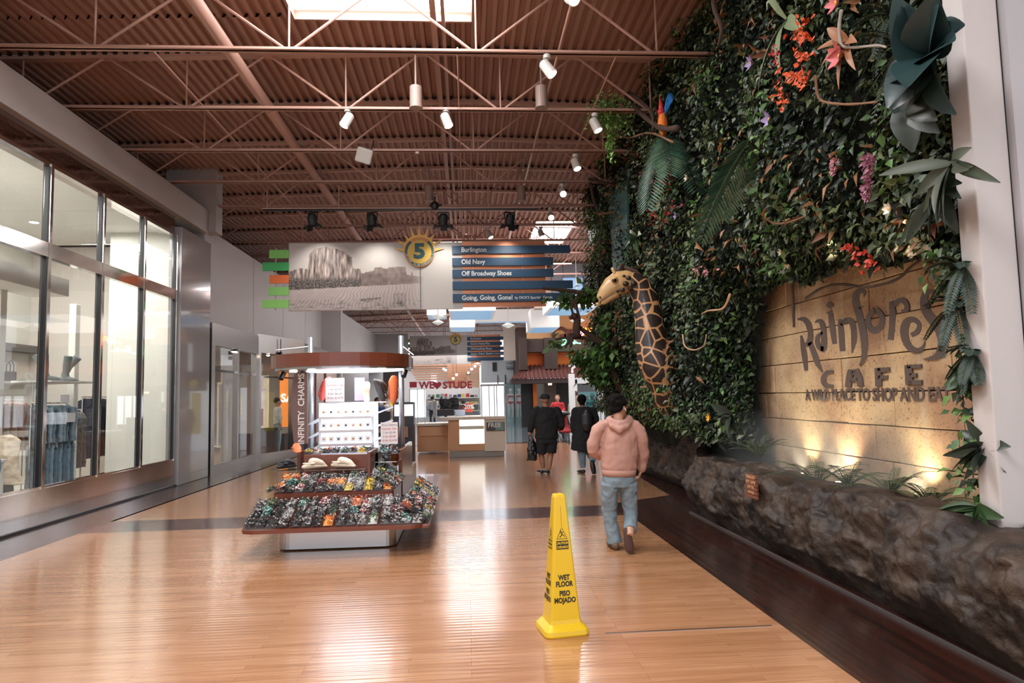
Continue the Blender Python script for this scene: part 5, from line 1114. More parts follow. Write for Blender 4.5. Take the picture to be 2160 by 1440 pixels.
def tray(loc, rz, tiltx, w_, d_, cols_, rows_, where, seed, n=16):
    rnd = random.Random(seed); T = Matrix.Translation(loc) @ Matrix.Rotation(rz, 4, 'Z') @ Matrix.Rotation(tiltx, 4, 'X')
    e = empty('charm_tray', (0, 0, 0), 0, 'clear acrylic divided tray ' + where, 'tray', 'clear charm trays'); e.matrix_world = T
    mb = MB().box(0, w_, 0, d_, 0, .004); H_ = .042
    for i in (0, cols_): mb.box(w_*i/cols_-.0015, w_*i/cols_+.0015, 0, d_, 0, H_)
    for j in (0, rows_): mb.box(0, w_, d_*j/rows_-.0015, d_*j/rows_+.0015, 0, H_)
    mb.build('tray', ac, e); mb = MB()
    for i in range(1, cols_): mb.box(w_*i/cols_-.001, w_*i/cols_+.001, 0, d_, .004, H_)
    for j in range(1, rows_): mb.box(0, w_, d_*j/rows_-.001, d_*j/rows_+.001, .004, H_)
    mb.build('dividers', ac, e); mb = MB()
    for i in range(cols_):
        for j in range(rows_): charms(mb, w_*(i+.5)/cols_, d_*(j+.5)/rows_, w_/cols_*.86, d_/rows_*.86, n, rnd.choice((0, 0, 5, 5, 0, 5, 0, 5, 1, 2, 3, 4, 6, 7, 0, 5)), rnd)
    o = mb.build('shoe_charms', CM); o.matrix_world = T; tag(o, 'heaps of small mixed shoe charms in the tray ' + where, 'shoe charms', None, 'stuff')
sl = .34
for i in range(4): tray((-2.3+.457*i, 7.26, .305), .02, sl, .44, .6, 4, 3, 'in the lowest front row, %s from the left' % order[i], 100+i, 24)
for i in range(3): tray((-2.2+.445*i, 8.03, .56), .02, sl, .43, .44, 4, 3, 'in the middle front row, %s from the left' % order[i], 110+i, 24)
for i in range(4): tray((-2.36, 8.5+.46*i, .3), -math.pi/2, .3, .44, .12, 4, 1, 'on the lower left side, %s from the front' % order[i], 120+i, 20)
for i in range(5): tray((-.42, 7.35+.47*i, .3), math.pi/2, .6, .45, .36, 3, 3, 'on the lower right side, %s from the front' % order[i], 130+i, 20)
for i in range(3): tray((-.84, 8.05+.33*i, .57), math.pi/2, .62, .32, .34, 3, 3, 'on the upper right side, %s from the front' % order[i], 140+i, 30)
for i in range(2): tray((-2.05+.44*i, 8.78, .935), 0, .12, .43, .2, 4, 2, 'under the lit tower, %s' % ('left', 'right')[i], 150+i, 20)
tray((-1.1, 8.8, .9), .2, .2, .24, .5, 2, 3, 'under the glass shelf on the right of the lit tower', 155, 20)
for i in range(2): tray((-2.3, 8.5+.45*i, .56), -math.pi/2, .35, .43, .22, 4, 2, 'on the upper left side, %s' % ('front', 'back')[i], 160+i, 24)
kb('lower_counter_wing', -.5, -.42, 7.3, 9.8, .25, .29, brown, .01)
# clogs
def clog(loc, rz, c, label, s=1.0, rot=None):
    e = empty('clog', loc, rz, label, 'clog', 'clogs on the kiosk'); m = mat('clog_'+str(c), c, .5)
    if rot: e.rotation_euler = rot
    mb = MB().tube([(0, -.125*s, .02*s), (0, -.09*s, .028*s), (0, 0, .03*s), (0, .08*s, .032*s), (0, .12*s, .03*s)], [(.03*s, .016*s), (.046*s, .024*s), (.042*s, .026*s), (.036*s, .028*s), (.026*s, .022*s)], 16, ref=(1, 0, 0), round_=True)
    remesh(mb.build('sole', m, e, smooth=True), .005, 2)
    mb = MB().tube([(0, -.105*s, .035*s), (0, -.07*s, .055*s), (0, -.02*s, .07*s), (0, .025*s, .075*s)], [(.034*s, .02*s), (.047*s, .034*s), (.045*s, .042*s), (.043*s, .044*s)], 16, ref=(1, 0, 0), round_=True)
    mb.tube([(-.042*s, .02*s, .06*s), (-.04*s, .09*s, .062*s), (0, .128*s, .064*s), (.04*s, .09*s, .062*s), (.042*s, .02*s, .06*s)], .008*s, 8)
    remesh(mb.build('upper', m, e, smooth=True), .005, 2)
    hole = MB()
    for k in range(5): hole.ball(((-.024+.012*k)*s, (-.05+.012*(k % 2))*s, .092*s-.0015*abs(k-2)*s*4), .005*s, 8, 5)
    hole.build('vent_holes', mat('clog_hole', (50, 44, 40), .8), e)
    return e
cream, orn = (224, 206, 184), (232, 128, 78)
clog((-1.86, 8.52, .776), 2.2, cream, 'cream clog on the front glass shelf, left one', 1.15); clog((-1.52, 8.54, .776), 1.3, cream, 'cream clog on the front glass shelf, right one', 1.15)
clog((-2.23, 8.66, .776), 2.6, (36, 36, 38), 'black clog on the left glass shelf', 1.1); clog((-2.2, 9.02, .935), .4, orn, 'orange clog on the left behind the black one', 1.1)
clog((-1.02, 8.72, .842), 3.3, (52, 52, 56), 'dark grey clog on the right glass shelf', 1.1); clog((-.98, 9.1, .842), 2.9, orn, 'orange clog standing on the right glass shelf', 1.1, (1.0, 0, 2.9))
clog((-1.24, 9.62, 1.7), .3, (46, 38, 34), 'dark brown clog hanging above the lit tower', 1.5, (-.9, .3, -.6)); clog((-1.02, 9.66, 1.72), .3, (226, 112, 66), 'orange clog hanging in a clear bag above the tower', 1.5, (-1.3, 0, .2))
clog((-1.95, 9.65, 1.75), .3, (206, 84, 76), 'red clog hanging behind the price notice', 1.3, (-1.2, .2, .6))
mb = MB().tube([(0, 0, 0), (0, 0, .04), (-.01, -.01, .09), (-.02, -.03, .15), (0, 0, .2)], [.045, .04, .052, .07, .055], 16, round_=True); o = mb.build('foam_head', mat('foam_cream', (226, 208, 186), .7), smooth=True, loc=(-1.38, 9.55, 1.6)); remesh(o, .008); tag(o, 'cream foam display head on top of the lit tower', 'display head')
MB2 = MB().box(-.07, .07, -.003, .003, -.16, .16).build('purple_card', mat('purple_card', (168, 148, 206), .5), loc=(-1.5, 9.7, 1.75)); tag(MB2, 'purple card between price notice and foam head', 'card')
pk = mat('notice_paper', (232, 222, 224), .5); rd_ = mat('notice_red', (206, 110, 110), .6); gr_ = mat('notice_grey', (150, 140, 146), .6)
def notice(loc, w_, h_, lines, label, rz=0):
    e = empty('price_notice', loc, rz, label, 'notice'); MB().box(-w_/2, w_/2, -.003, .003, 0, h_).build('sheet', pk, e)
    for i, (tx, m) in enumerate(lines): text(tx, h_*.13, m, 'lettering', e, (0, -.004, h_*(.88-.18*i)), depth=.0006, bold=.0004, align='CENTER')
notice((-1.78, 9.38, 1.58), .25, .32, [('Shoe Charms', gr_), ('Summer Sale', rd_), ('1 for $2.49', gr_), ('3 for $6.24', gr_), ('10 for $14.99', gr_)], 'pale pink price notice standing on the lit tower')
notice((-1.02, 9.05, 1.02), .22, .28, [('Shoe Charms', gr_), ('Summer Sale', rd_), ('1 for $2.49', gr_), ('3 for $5.99', rd_), ('10 for $14.99', rd_)], 'second price notice on the right beside the post')
spot('tower_glow_lamp', (-1.6, 8.95, 1.96), (-1.55, 9.1, .9), 6, 110, (.95, .97, 1), .1)
# ------------------------------------------------------------------ people
skin_l = mat('skin_light', (196, 148, 122), .55); skin_m = mat('skin_medium', (150, 104, 80), .55); hairm = mat('hair_dark', (14, 11, 10), .75, bump=.8, bscale=90, spec=.15)
def hand(mb, wrist, d, palm_n, s=1.0, curl=.6, thumb=1):
    "palm, four fingers and a thumb; d points to the fingertips, palm_n out of the palm"
    d = Vector(d).normalized(); n = Vector(palm_n); n = (n-d*n.dot(d)).normalized(); sd = d.cross(n)*thumb; w_ = Vector(wrist)
    mb.tube([w_, w_+d*.03*s, w_+d*.075*s, w_+d*.085*s], [(.02*s, .016*s), (.03*s, .015*s), (.036*s, .014*s), (.034*s, .012*s)], 10, ref=tuple(sd), round_=True)
    for k, (o_, L) in enumerate(((.027, .07), (.009, .078), (-.009, .073), (-.026, .058))):
        p = w_+d*.082*s+sd*o_*s; a = curl*(1+.12*k); q = p+d*L*.45*s*math.cos(a*.5)+n*L*.45*s*math.sin(a*.5); r = q+d*L*.35*s*math.cos(a*1.3)+n*L*.35*s*math.sin(a*1.3); t = r+d*L*.25*s*math.cos(a*1.9)+n*L*.25*s*math.sin(a*1.9)
        mb.tube([p, q, r, t], [.0092*s, .0086*s, .0078*s, .0065*s], 8, round_=True)
    p = w_+d*.025*s+sd*.022*s; q = p+(d*.6+sd*.8)*.034*s; r = q+(d*.95+sd*.3+n*.4).normalized()*.03*s; mb.tube([p, q, r], [.012*s, .0105*s, .0085*s], 8, round_=True)
def face(mb, c, fwd, r, up=(0, 0, 1)):
    "cranium, jaw, nose, brow, lips, ears around centre c looking along fwd"
    f = Vector(fwd).normalized(); u = Vector(up); s = f.cross(u).normalized(); c = Vector(c); T = Matrix((s, f, u)).transposed().to_4x4(); T.translation = c
    P = lambda x, y, z: T @ Vector((x*r, y*r, z*r))
    mb.ball((0, 0, 0), (r*.76, r*.92, r*.9), 18, 12, T=T @ Matrix.Translation((0, -.06*r, r*.12)))
    mb.tube([P(0, .18, .1), P(0, .3, -.4), P(0, .42, -.86)], [(r*.62, r*.62), (r*.56, r*.52), (r*.3, r*.26)], 14, ref=tuple(s), round_=True)
    mb.tube([P(0, .84, .05), P(0, .98, -.18), P(0, 1.06, -.3)], [(r*.08, r*.08), (r*.11, r*.1), (r*.14, r*.09)], 8, ref=tuple(s), round_=True)
    mb.tube([P(-.4, .76, .16), P(0, .86, .17), P(.4, .76, .16)], r*.07, 8, round_=True); mb.tube([P(-.22, .8, -.56), P(0, .88, -.55), P(.22, .8, -.56)], r*.06, 8, round_=True); mb.tube([P(-.2, .8, -.66), P(0, .86, -.67), P(.2, .8, -.66)], r*.065, 8, round_=True)
    for sx in (-1, 1): mb.tube([P(.76*sx, -.02, .14), P(.84*sx, -.12, .08), P(.8*sx, -.04, -.26)], [(r*.07, r*.16), (r*.08, r*.2), (r*.05, r*.1)], 8, ref=tuple(s), round_=True)
    return P, T
def eyes(e, P, r, m=None):
    for sx in (-1, 1):
        MB().ball(P(.3*sx, .78, .04), r*.1, 10, 8).build('eye', mat('eye_white', (226, 222, 216), .3), e, smooth=True); MB().ball(P(.3*sx, .87, .04), r*.05, 8, 6).build('pupil', mat('eye_black', 0), e, smooth=True)
def shoe(mb, heel, toe, w_=.045, h=.07):
    h0, t0 = Vector(heel), Vector(toe); d = t0-h0; mb.tube([h0+Vector((0, 0, h*.5)), h0+d*.25+Vector((0, 0, h*.55)), h0+d*.6+Vector((0, 0, h*.42)), h0+d*.92+Vector((0, 0, h*.34))], [(w_*.8, h*.5), (w_*.85, h*.52), (w_*1.02, h*.4), (w_*.7, h*.28)], 12, ref=(1, 0, 0), round_=True)
# --- man in the pink hoodie
YP = 7.15; base = at(1308, 1154, Y=YP); base.z = 0
e = empty('person', base, 0, 'person with dark curly hair in pink hoodie and light blue jeans, walking away', 'person')
def Jp(px, py, dy=0): v = at(px, py, Y=YP+dy); return v-base
body = MB(); hc = Jp(1305, 859); P, T = face(body, hc, (.8, .55, -.1), .105)
body.tube([hc+Vector((-.01, -.02, -.03)), hc+Vector((-.015, -.03, -.14))], .052, 12, round_=True)
body.tube([Jp(1310, 890), Jp(1308, 940), Jp(1306, 1000)], [(.14, .09), (.14, .09), (.13, .09)], 14, ref=(1, 0, 0))
body.tube([Jp(1349, 900), Jp(1357, 945), Jp(1354, 985, .1)], [.045, .038, .028], 10); hand(body, Jp(1353, 988, .1), (-.25, .15, -.95), (-1, .2, 0), .95, .7, -1)
body.tube([Jp(1262, 900), Jp(1250, 945, .02), Jp(1275, 958, .16)], [.045, .038, .028], 10); hand(body, Jp(1277, 958, .17), (.9, .4, 0), (0, -.2, -1), .95, .6)
for x0, y0, x1, y1, x2, y2, d2 in ((1286, 1015, 1285, 1078, 1297, 1138, .02), (1326, 1015, 1329, 1080, 1329, 1130, -.22)): body.tube([Jp(x0, y0), Jp(x1, y1, .03), Jp(x2, y2, d2)], [.075, .055, .038], 12)
o = body.build('body', skin_l, e, smooth=True); remesh(o, .007, 3)
h = MB(); Th = T
h.ball((0, 0, 0), (.094, .1, .094), 20, 14, T=T @ Matrix.Translation((0, -.022, .034)))
rnd = random.Random(4)
for _ in range(70):
    a, b = rnd.uniform(0, 6.28), rnd.uniform(-.1, 1.45); v = Vector((math.cos(a)*math.cos(b), math.sin(a)*math.cos(b), math.sin(b)))
    if v.y > .55 and v.z < .5: continue
    h.ball((0, 0, 0), rnd.uniform(.018, .026), 8, 6, T=T @ Matrix.Translation((v.x*.088, -.024+v.y*.094, .036+v.z*.092)))
h.tube([T @ Vector((-.06, -.06, -.02)), T @ Vector((0, -.085, -.03)), T @ Vector((.06, -.06, -.02))], [.035, .045, .035], 10, round_=True)
o = h.build('hair', hairm, e, smooth=True); remesh(o, .007, 1, .4)
MB().tube([T @ Vector((.088, -.01, .0)), T @ Vector((.094, .005, -.03))], .006, 8, round_=True).build('earbud', white, e, smooth=True)
g = MB()
for sx in (-1, 1):
    c_ = [T @ Vector((.036*sx+.026*math.cos(a), .093, .006+.02*math.sin(a))) for a in [k*math.pi/6 for k in range(13)]]; g.tube(c_, .0028, 6); g.tube([T @ Vector((.062*sx, .09, .01)), T @ Vector((.082*sx, .0, .014))], .0025, 6)
g.build('glasses', black, e)
eyes(e, P, .105)
pinkc = mat('hoodie_pink', (188, 144, 130), .9, noise_=.06, nscale=5)
m_ = MB(); m_.tube([Jp(1306, 884), Jp(1307, 898), Jp(1307, 920), Jp(1306, 955), Jp(1305, 985), Jp(1305, 994)], [(.11, .085), (.165, .10), (.195, .13), (.2, .145), (.192, .14), (.178, .13)], 22, ref=(1, 0, 0))
m_.tube([Jp(1272, 896), Jp(1260, 908), Jp(1253, 930, .01), Jp(1250, 948, .03), Jp(1263, 960, .1), Jp(1276, 960, .18)], [(.06, .07), (.066, .075), (.066, .07), (.066, .066), (.055, .055), (.05, .05)], 14, round_=True)
m_.tube([Jp(1338, 896), Jp(1349, 908), Jp(1355, 930), Jp(1357, 950, .03), Jp(1356, 975, .08), Jp(1354, 988, .1)], [(.06, .07), (.066, .075), (.064, .07), (.06, .062), (.052, .055), (.046, .048)], 14, round_=True)
m_.tube([Jp(1284, 884, .02), Jp(1289, 890, -.07), Jp(1304, 896, -.11), Jp(1320, 891, -.09), Jp(1329, 882, -.01), Jp(1318, 880, .08), Jp(1296, 880, .08), Jp(1284, 884, .02)], [.035, .04, .045, .04, .035, .03, .03, .035], 10)
m_.tube([Jp(1283, 884, -.03), Jp(1291, 899, -.11), Jp(1307, 907, -.14), Jp(1322, 899, -.12), Jp(1332, 886, -.04)], [.022, .034, .042, .034, .022], 10, round_=True)
m_.tube([Jp(1293, 898, -.08), Jp(1307, 902, -.1), Jp(1320, 898, -.08)], [(.05, .05), (.06, .05), (.05, .05)], 10, round_=True)
o = m_.build('hoodie', pinkc, e, smooth=True); remesh(o, .009, 5, .5, .022, .1)
o = MB().tube([Jp(1305, 990), Jp(1305, 1003)], [(.188, .142), (.176, .132)], 28, ref=(1, 0, 0)).build('hoodie_hem', pinkc, e, smooth=True)
jn = mat('jeans_blue', (122, 140, 150), .85, noise_=.16, nscale=6)
m_ = MB(); m_.tube([Jp(1305, 998), Jp(1305, 1012), Jp(1305, 1026)], [(.165, .12), (.178, .135), (.172, .13)], 20, ref=(1, 0, 0))
m_.tube([Jp(1287, 1018), Jp(1285, 1050, .03), Jp(1285, 1078, .05), Jp(1289, 1105, .04), Jp(1295, 1130, .02), Jp(1298, 1144, .02)], [(.1, .115), (.088, .1), (.075, .085), (.072, .078), (.072, .078), (.078, .085)], 16, ref=(1, 0, 0))
m_.tube([Jp(1324, 1018), Jp(1327, 1050, .02), Jp(1330, 1080, .02), Jp(1330, 1100, -.06), Jp(1330, 1118, -.14)], [(.1, .115), (.088, .1), (.076, .085), (.07, .076), (.068, .075)], 16, ref=(1, 0, 0))
o = m_.build('jeans', jn, e, smooth=True); remesh(o, .009, 4, .5, .025, .07)
sh = MB(); q0 = Jp(1299, 1149, -.05); q0.z = .0; q1 = q0+Vector((-.02, .26, 0)); shoe(sh, q0, q1, .05, .08); o = sh.build('shoe', mat('shoe_tan', (96, 76, 60), .7), e, smooth=True); remesh(o, .006, 2)
sh = MB(); a = Jp(1324, 1122, -.2); b = Jp(1329, 1161, -.27); b.z = .03
sh.tube([a+Vector((0, .04, 0)), a.lerp(b, .3)+Vector((0, .035, 0)), a.lerp(b, .7)+Vector((0, .03, 0)), b+Vector((0, .03, 0))], [(.036, .04), (.04, .036), (.048, .032), (.036, .02)], 14, ref=(1, 0, 0), round_=True)
o = sh.build('shoe', mat('shoe_brown', (70, 48, 42), .7), e, smooth=True); remesh(o, .006, 2)
so = MB(); so.tube([a-Vector((0, .004, 0)), a.lerp(b, .3)-Vector((0, .004, 0)), a.lerp(b, .7)-Vector((0, .004, 0)), b-Vector((0, 0, 0))], [(.036, .01), (.037, .01), (.046, .01), (.034, .01)], 14, ref=(1, 0, 0), round_=True); o = so.build('shoe_sole', mat('sole_brown', (74, 46, 38), .8), e, smooth=True)
# --- man in black with a bag
YM = 14.2; base2 = at(1150, 998, Y=YM); base2.z = 0
e = empty('person', base2, 0, 'person in black cap, top and shorts carrying a black bag, seen from behind', 'person'); bs = base2
def Jm(px, py, dy=0): v = at(px, py, Y=YM+dy); return v-bs
body = MB(); hc = Jm(1149, 843); P, T = face(body, hc, (-.45, .85, 0), .115); body.tube([hc, Jm(1151, 862)], .065, 10)
body.tube([Jm(1152, 870), Jm(1154, 900), Jm(1152, 930)], [(.16, .1), (.15, .1), (.16, .1)], 14, ref=(1, 0, 0))
body.tube([Jm(1128, 870), Jm(1121, 898), Jm(1117, 917)], [.055, .045, .032], 10); hand(body, Jm(1117, 918), (0, .1, -1), (.9, 0, 0), 1.0, 1.3)
body.tube([Jm(1176, 870), Jm(1184, 893), Jm(1184, 905, .18)], [.055, .045, .032], 10); hand(body, Jm(1184, 905, .19), (-.3, .9, -.1), (-1, 0, 0), 1.0, .8)
body.tube([Jm(1143, 940), Jm(1142, 960, .02), Jm(1144, 975), Jm(1147, 987)], [.09, .062, .058, .036], 12); body.tube([Jm(1163, 940), Jm(1161, 962), Jm(1159, 977, -.05), Jm(1158, 990, -.08)], [.09, .062, .058, .036], 12)
o = body.build('body', skin_m, e, smooth=True); remesh(o, .009, 3)
bk = mat('cloth_black', (22, 22, 24), .9, noise_=.2)
m_ = MB(); m_.tube([Jm(1152, 858), Jm(1152, 864), Jm(1153, 880), Jm(1153, 905), Jm(1153, 925)], [(.11, .09), (.25, .13), (.27, .16), (.24, .16), (.24, .16)], 20, ref=(1, 0, 0))
m_.tube([Jm(1132, 866), Jm(1125, 880), Jm(1121, 898), Jm(1119, 908)], [.095, .09, .075, .06], 12, round_=True); m_.tube([Jm(1174, 866), Jm(1181, 880), Jm(1184, 896), Jm(1184, 903, .12)], [.095, .09, .075, .06], 12, round_=True)
remesh(m_.build('top', bk, e, smooth=True), .014, 3, .5, .04, .12)
m_ = MB(); m_.tube([Jm(1152, 918), Jm(1152, 935)], [(.22, .15), (.21, .15)], 16, ref=(1, 0, 0)); m_.tube([Jm(1143, 930), Jm(1142, 945), Jm(1141, 957)], [.125, .115, .11], 14); m_.tube([Jm(1163, 930), Jm(1163, 945), Jm(1162, 955)], [.125, .115, .11], 14); remesh(m_.build('shorts', bk, e, smooth=True), .013, 2, .5, .02)
m_ = MB(); m_.ball((0, 0, 0), (.098, .112, .09), 16, 10, T=T @ Matrix.Translation((0, -.01, .05))); m_.tube([T @ Vector((0, .08, .05)), T @ Vector((0, .17, .04))], [(.075, .012), (.06, .008)], 12, ref=tuple(T.to_3x3() @ Vector((1, 0, 0))), round_=True); m_.build('cap', mat('cap_black', (26, 25, 28), .8), e, smooth=True)
for (a, b, dy) in ((1142, 986, .0), (1156, 995, -.12)):
    q0 = Jm(a, b, dy); q0.z = 0; m_ = MB(); shoe(m_, q0, q0+Vector((-.05, .26, 0)), .055, .08); m_.build('shoe', black, e, smooth=True); MB().tube([q0+Vector((0, 0, .012)), q0+Vector((-.05, .25, .012))], [(.05, .012), (.055, .012)], 10, ref=(1, 0, 0), round_=True).build('shoe_sole', white, e, smooth=True)
bg = at(1122, 948, Y=YM-.02); e = empty('shopping_bag', bg, 0, 'black drawstring bag hanging from the hand of the person with the cap', 'bag')
q = YM/1440
m_ = MB().tube([(0, 0, 22*q), (0, 0, 12*q), (0, 0, -6*q), (0, 0, -22*q)], [(6*q, .03), (9*q, .06), (11*q, .09), (11*q, .08)], 14, ref=(1, 0, 0)); remesh(m_.build('sack', mat('bag_black', (20, 20, 22), .35), e, smooth=True), .012, 2, .5, .05, .08)
MB().tube([(-.05, 0, 20*q), (-.06, 0, 28*q), (-.03, 0, 30*q)], .008, 6).tube([(.04, 0, 20*q), (.0, 0, 27*q), (-.03, 0, 30*q)], .008, 6).build('drawstring', black, e)
# --- woman in black with a backpack
YW = 14.0; base3 = at(1234, 996, Y=YW); base3.z = 0; bs3 = base3
e = empty('person', base3, 0, 'person with short dark hair and long black cardigan, walking away in grey-blue jeans', 'person')
def Jw(px, py, dy=0): v = at(px, py, Y=YW+dy); return v-bs3
body = MB(); hc = Jw(1227, 844); P, T = face(body, hc, (.1, 1, 0), .105); body.tube([hc, Jw(1229, 862)], .055, 10); body.tube([Jw(1232, 868), Jw(1234, 900), Jw(1234, 935)], [(.15, .1), (.14, .1), (.16, .11)], 14, ref=(1, 0, 0))
body.tube([Jw(1212, 870), Jw(1209, 905), Jw(1212, 915, .2)], [.05, .04, .03], 10); hand(body, Jw(1212, 915, .21), (.3, .9, 0), (1, 0, 0), .9, .8, -1); body.tube([Jw(1252, 870), Jw(1257, 900), Jw(1254, 915, .2)], [.05, .04, .03], 10); hand(body, Jw(1254, 915, .21), (-.3, .9, 0), (-1, 0, 0), .9, .8)
body.tube([Jw(1228, 945), Jw(1230, 985)], [.08, .04], 10); body.tube([Jw(1242, 945), Jw(1249, 970, -.1)], [.08, .04], 10)
remesh(body.build('body', skin_m, e, smooth=True), .009, 3)
m_ = MB(); m_.ball((0, 0, 0), (.098, .108, .1), 16, 12, T=T @ Matrix.Translation((0, -.02, .03))); m_.ball((0, 0, 0), (.07, .06, .05), 10, 8, T=T @ Matrix.Translation((0, -.05, -.05))); remesh(m_.build('hair', hairm, e, smooth=True), .01, 1)
m_ = MB(); m_.tube([Jw(1231, 857), Jw(1232, 865), Jw(1233, 885), Jw(1233, 915), Jw(1232, 945), Jw(1231, 952)], [(.1, .09), (.22, .12), (.24, .14), (.25, .15), (.27, .16), (.27, .16)], 20, ref=(1, 0, 0))
m_.tube([Jw(1215, 866), Jw(1210, 885), Jw(1209, 903), Jw(1212, 913, .15)], [.085, .08, .07, .06], 12, round_=True); m_.tube([Jw(1250, 866), Jw(1256, 883), Jw(1258, 900), Jw(1255, 913, .15)], [.085, .08, .07, .06], 12, round_=True); remesh(m_.build('cardigan', bk, e, smooth=True), .013, 3, .5, .04, .12)
m_ = MB(); m_.tube([Jw(1226, 940), Jw(1228, 965), Jw(1230, 986)], [.1, .075, .055], 12); m_.tube([Jw(1241, 940), Jw(1247, 962), Jw(1251, 972, -.15)], [.1, .075, .055], 12); remesh(m_.build('jeans', mat('jeans_grey', (104, 122, 136), .85), e, smooth=True), .012, 2, .5, .02)
m_ = MB(); q0 = Jw(1231, 993); q0.z = 0; shoe(m_, q0, q0+Vector((-.08, .22, 0)), .055, .08); m_.build('shoe', black, e, smooth=True)
m_ = MB(); a, b = Jw(1249, 975, -.2), Jw(1253, 996, -.24); b.z = .03; m_.tube([a, a.lerp(b, .5), b], [(.045, .04), (.055, .04), (.045, .025)], 12, ref=(1, 0, 0), round_=True); m_.build('shoe', black, e, smooth=True)
bp = at(1238, 884, Y=YW-.2); e2 = MB().tube([Vector((0, 0, .16)), Vector((0, 0, .1)), Vector((0, 0, -.1)), Vector((0, 0, -.18))], [(.07, .05), (.12, .08), (.13, .09), (.1, .07)], 14, ref=(1, 0, 0), round_=True).build('backpack', mat('pack_black', (34, 32, 34), .4), loc=bp, smooth=True); remesh(e2, .01, 2); tag(e2, 'small black backpack on the back of the person in the long cardigan', 'backpack')
# --- distant people
def figure(px, Y, rz, h, top, low, label, hair=(40, 30, 26), skin=skin_l, arms=0, apron=None, hatc=None):
    p = at(px, 850, Y=Y); p.z = 0; e = empty('person', p, rz, label, 'person'); s = h/1.7
    def V(x, y, z): return Vector((x*s, y*s, z*s))
    b = MB(); P_, T_ = face(b, V(0, 0, 1.57), (0, 1, 0), .11*s); b.tube([V(0, -.02, 1.52), V(0, -.02, 1.4)], .055*s, 10); b.tube([V(0, 0, 1.36), V(0, 0, 1.1), V(0, 0, .92)], [(.15*s, .09*s), (.12*s, .08*s), (.14*s, .1*s)], 12, ref=(1, 0, 0))
    for sx in (-1, 1):
        if arms: a = [V(.2*sx, 0, 1.36), V(.25*sx, .02, 1.1), V(.14*sx, .26, 1.08)]; d = (-.3*sx, 1, 0)
        else: a = [V(.2*sx, 0, 1.36), V(.25*sx, -.02, 1.1), V(.25*sx, .06, .86)]; d = (0, .2, -1)
        b.tube(a, [.045*s, .038*s, .026*s], 10); hand(b, a[-1], d, (-sx, 0, 0), .95*s, .7, sx); b.tube([V(.09*sx, 0, .9), V(.1*sx, .02, .5), V(.1*sx, -.02, .09)], [.08*s, .055*s, .036*s], 10)
    remesh(b.build('body', skin, e, smooth=True), .012, 2)
    t = MB(); t.tube([V(0, 0, 1.43), V(0, 0, 1.38), V(0, 0, 1.2), V(0, 0, .92)], [(.09*s, .07*s), (.19*s, .11*s), (.17*s, .12*s), (.18*s, .13*s)], 16, ref=(1, 0, 0))
    for sx in (-1, 1):
        if arms: t.tube([V(.18*sx, 0, 1.36), V(.24*sx, .01, 1.16), V(.22*sx, .1, 1.09)], [.07*s, .062*s, .055*s], 10, round_=True)
        else: t.tube([V(.18*sx, 0, 1.36), V(.24*sx, -.01, 1.14), V(.25*sx, .02, .98)], [.07*s, .06*s, .05*s], 10, round_=True)
    remesh(t.build('top', mat('cloth_%d_%d_%d' % top, top, .9), e, smooth=True), .014, 2, .5, .03)
    t = MB(); t.tube([V(0, 0, .95), V(0, 0, .85)], [(.165*s, .12*s), (.17*s, .125*s)], 14, ref=(1, 0, 0))
    for sx in (-1, 1): t.tube([V(.085*sx, 0, .88), V(.1*sx, .02, .5), V(.1*sx, -.01, .1)], [.1*s, .075*s, .06*s], 12)
    remesh(t.build('trousers', mat('cloth_%d_%d_%d' % low, low, .9), e, smooth=True), .014, 2, .5, .02)
    for sx in (-1, 1): t = MB(); shoe(t, V(.1*sx, -.07, 0), V(.11*sx, .18, 0), .05*s, .08*s); t.build('shoe', black, e, smooth=True)
    t = MB(); t.ball((0, 0, 0), (.1*s, .105*s, .095*s), 14, 10, T=T_ @ Matrix.Translation((0, -.03*s, .045*s)))
    if hatc: t.tube([T_ @ Vector((0, .06*s, .06*s)), T_ @ Vector((0, .17*s, .05*s))], [(.075*s, .012*s), (.06*s, .008*s)], 10, ref=(1, 0, 0), round_=True)
    t.build('cap' if hatc else 'hair', mat('hair_%d_%d_%d' % (hatc or hair), hatc or hair, .7), e, smooth=True); eyes(e, P_, .11*s)
    return e
figure(1213, 25.5, .4, 1.75, (170, 152, 132), (70, 62, 58), 'person in a beige shirt standing behind the white question mark pole', (92, 52, 36))
st = figure(1176, 24.5, math.pi-.2, 1.62, (186, 50, 54), (60, 60, 66), 'person in a red top and dark cardigan pushing a stroller towards the camera', (120, 84, 56), arms=1)
figure(1291, 24.6, math.pi+.4, 1.68, (70, 170, 186), (60, 66, 74), 'person in a turquoise top and cap behind the person in pink', arms=1, hatc=(70, 74, 74))
figure(812, 22.0, math.pi, 1.7, (206, 194, 182), (160, 158, 160), 'person in a pale sweatshirt and dark cap behind the charms kiosk', hatc=(60, 54, 44), skin=skin_m)
figure(797, 20.6, math.pi+.5, 1.66, (44, 60, 104), (30, 34, 48), 'person in navy leaning at the right behind the charms kiosk', skin=skin_m)
figure(586, 21.0, -1.2, 1.72, (196, 196, 190), (150, 164, 170), 'person in a pale jacket inside the second shop by the orange banner')
figure(912, 40, 0, 1.7, (196, 196, 200), (60, 60, 66), 'small distant person in a pale top at the back shop counter')
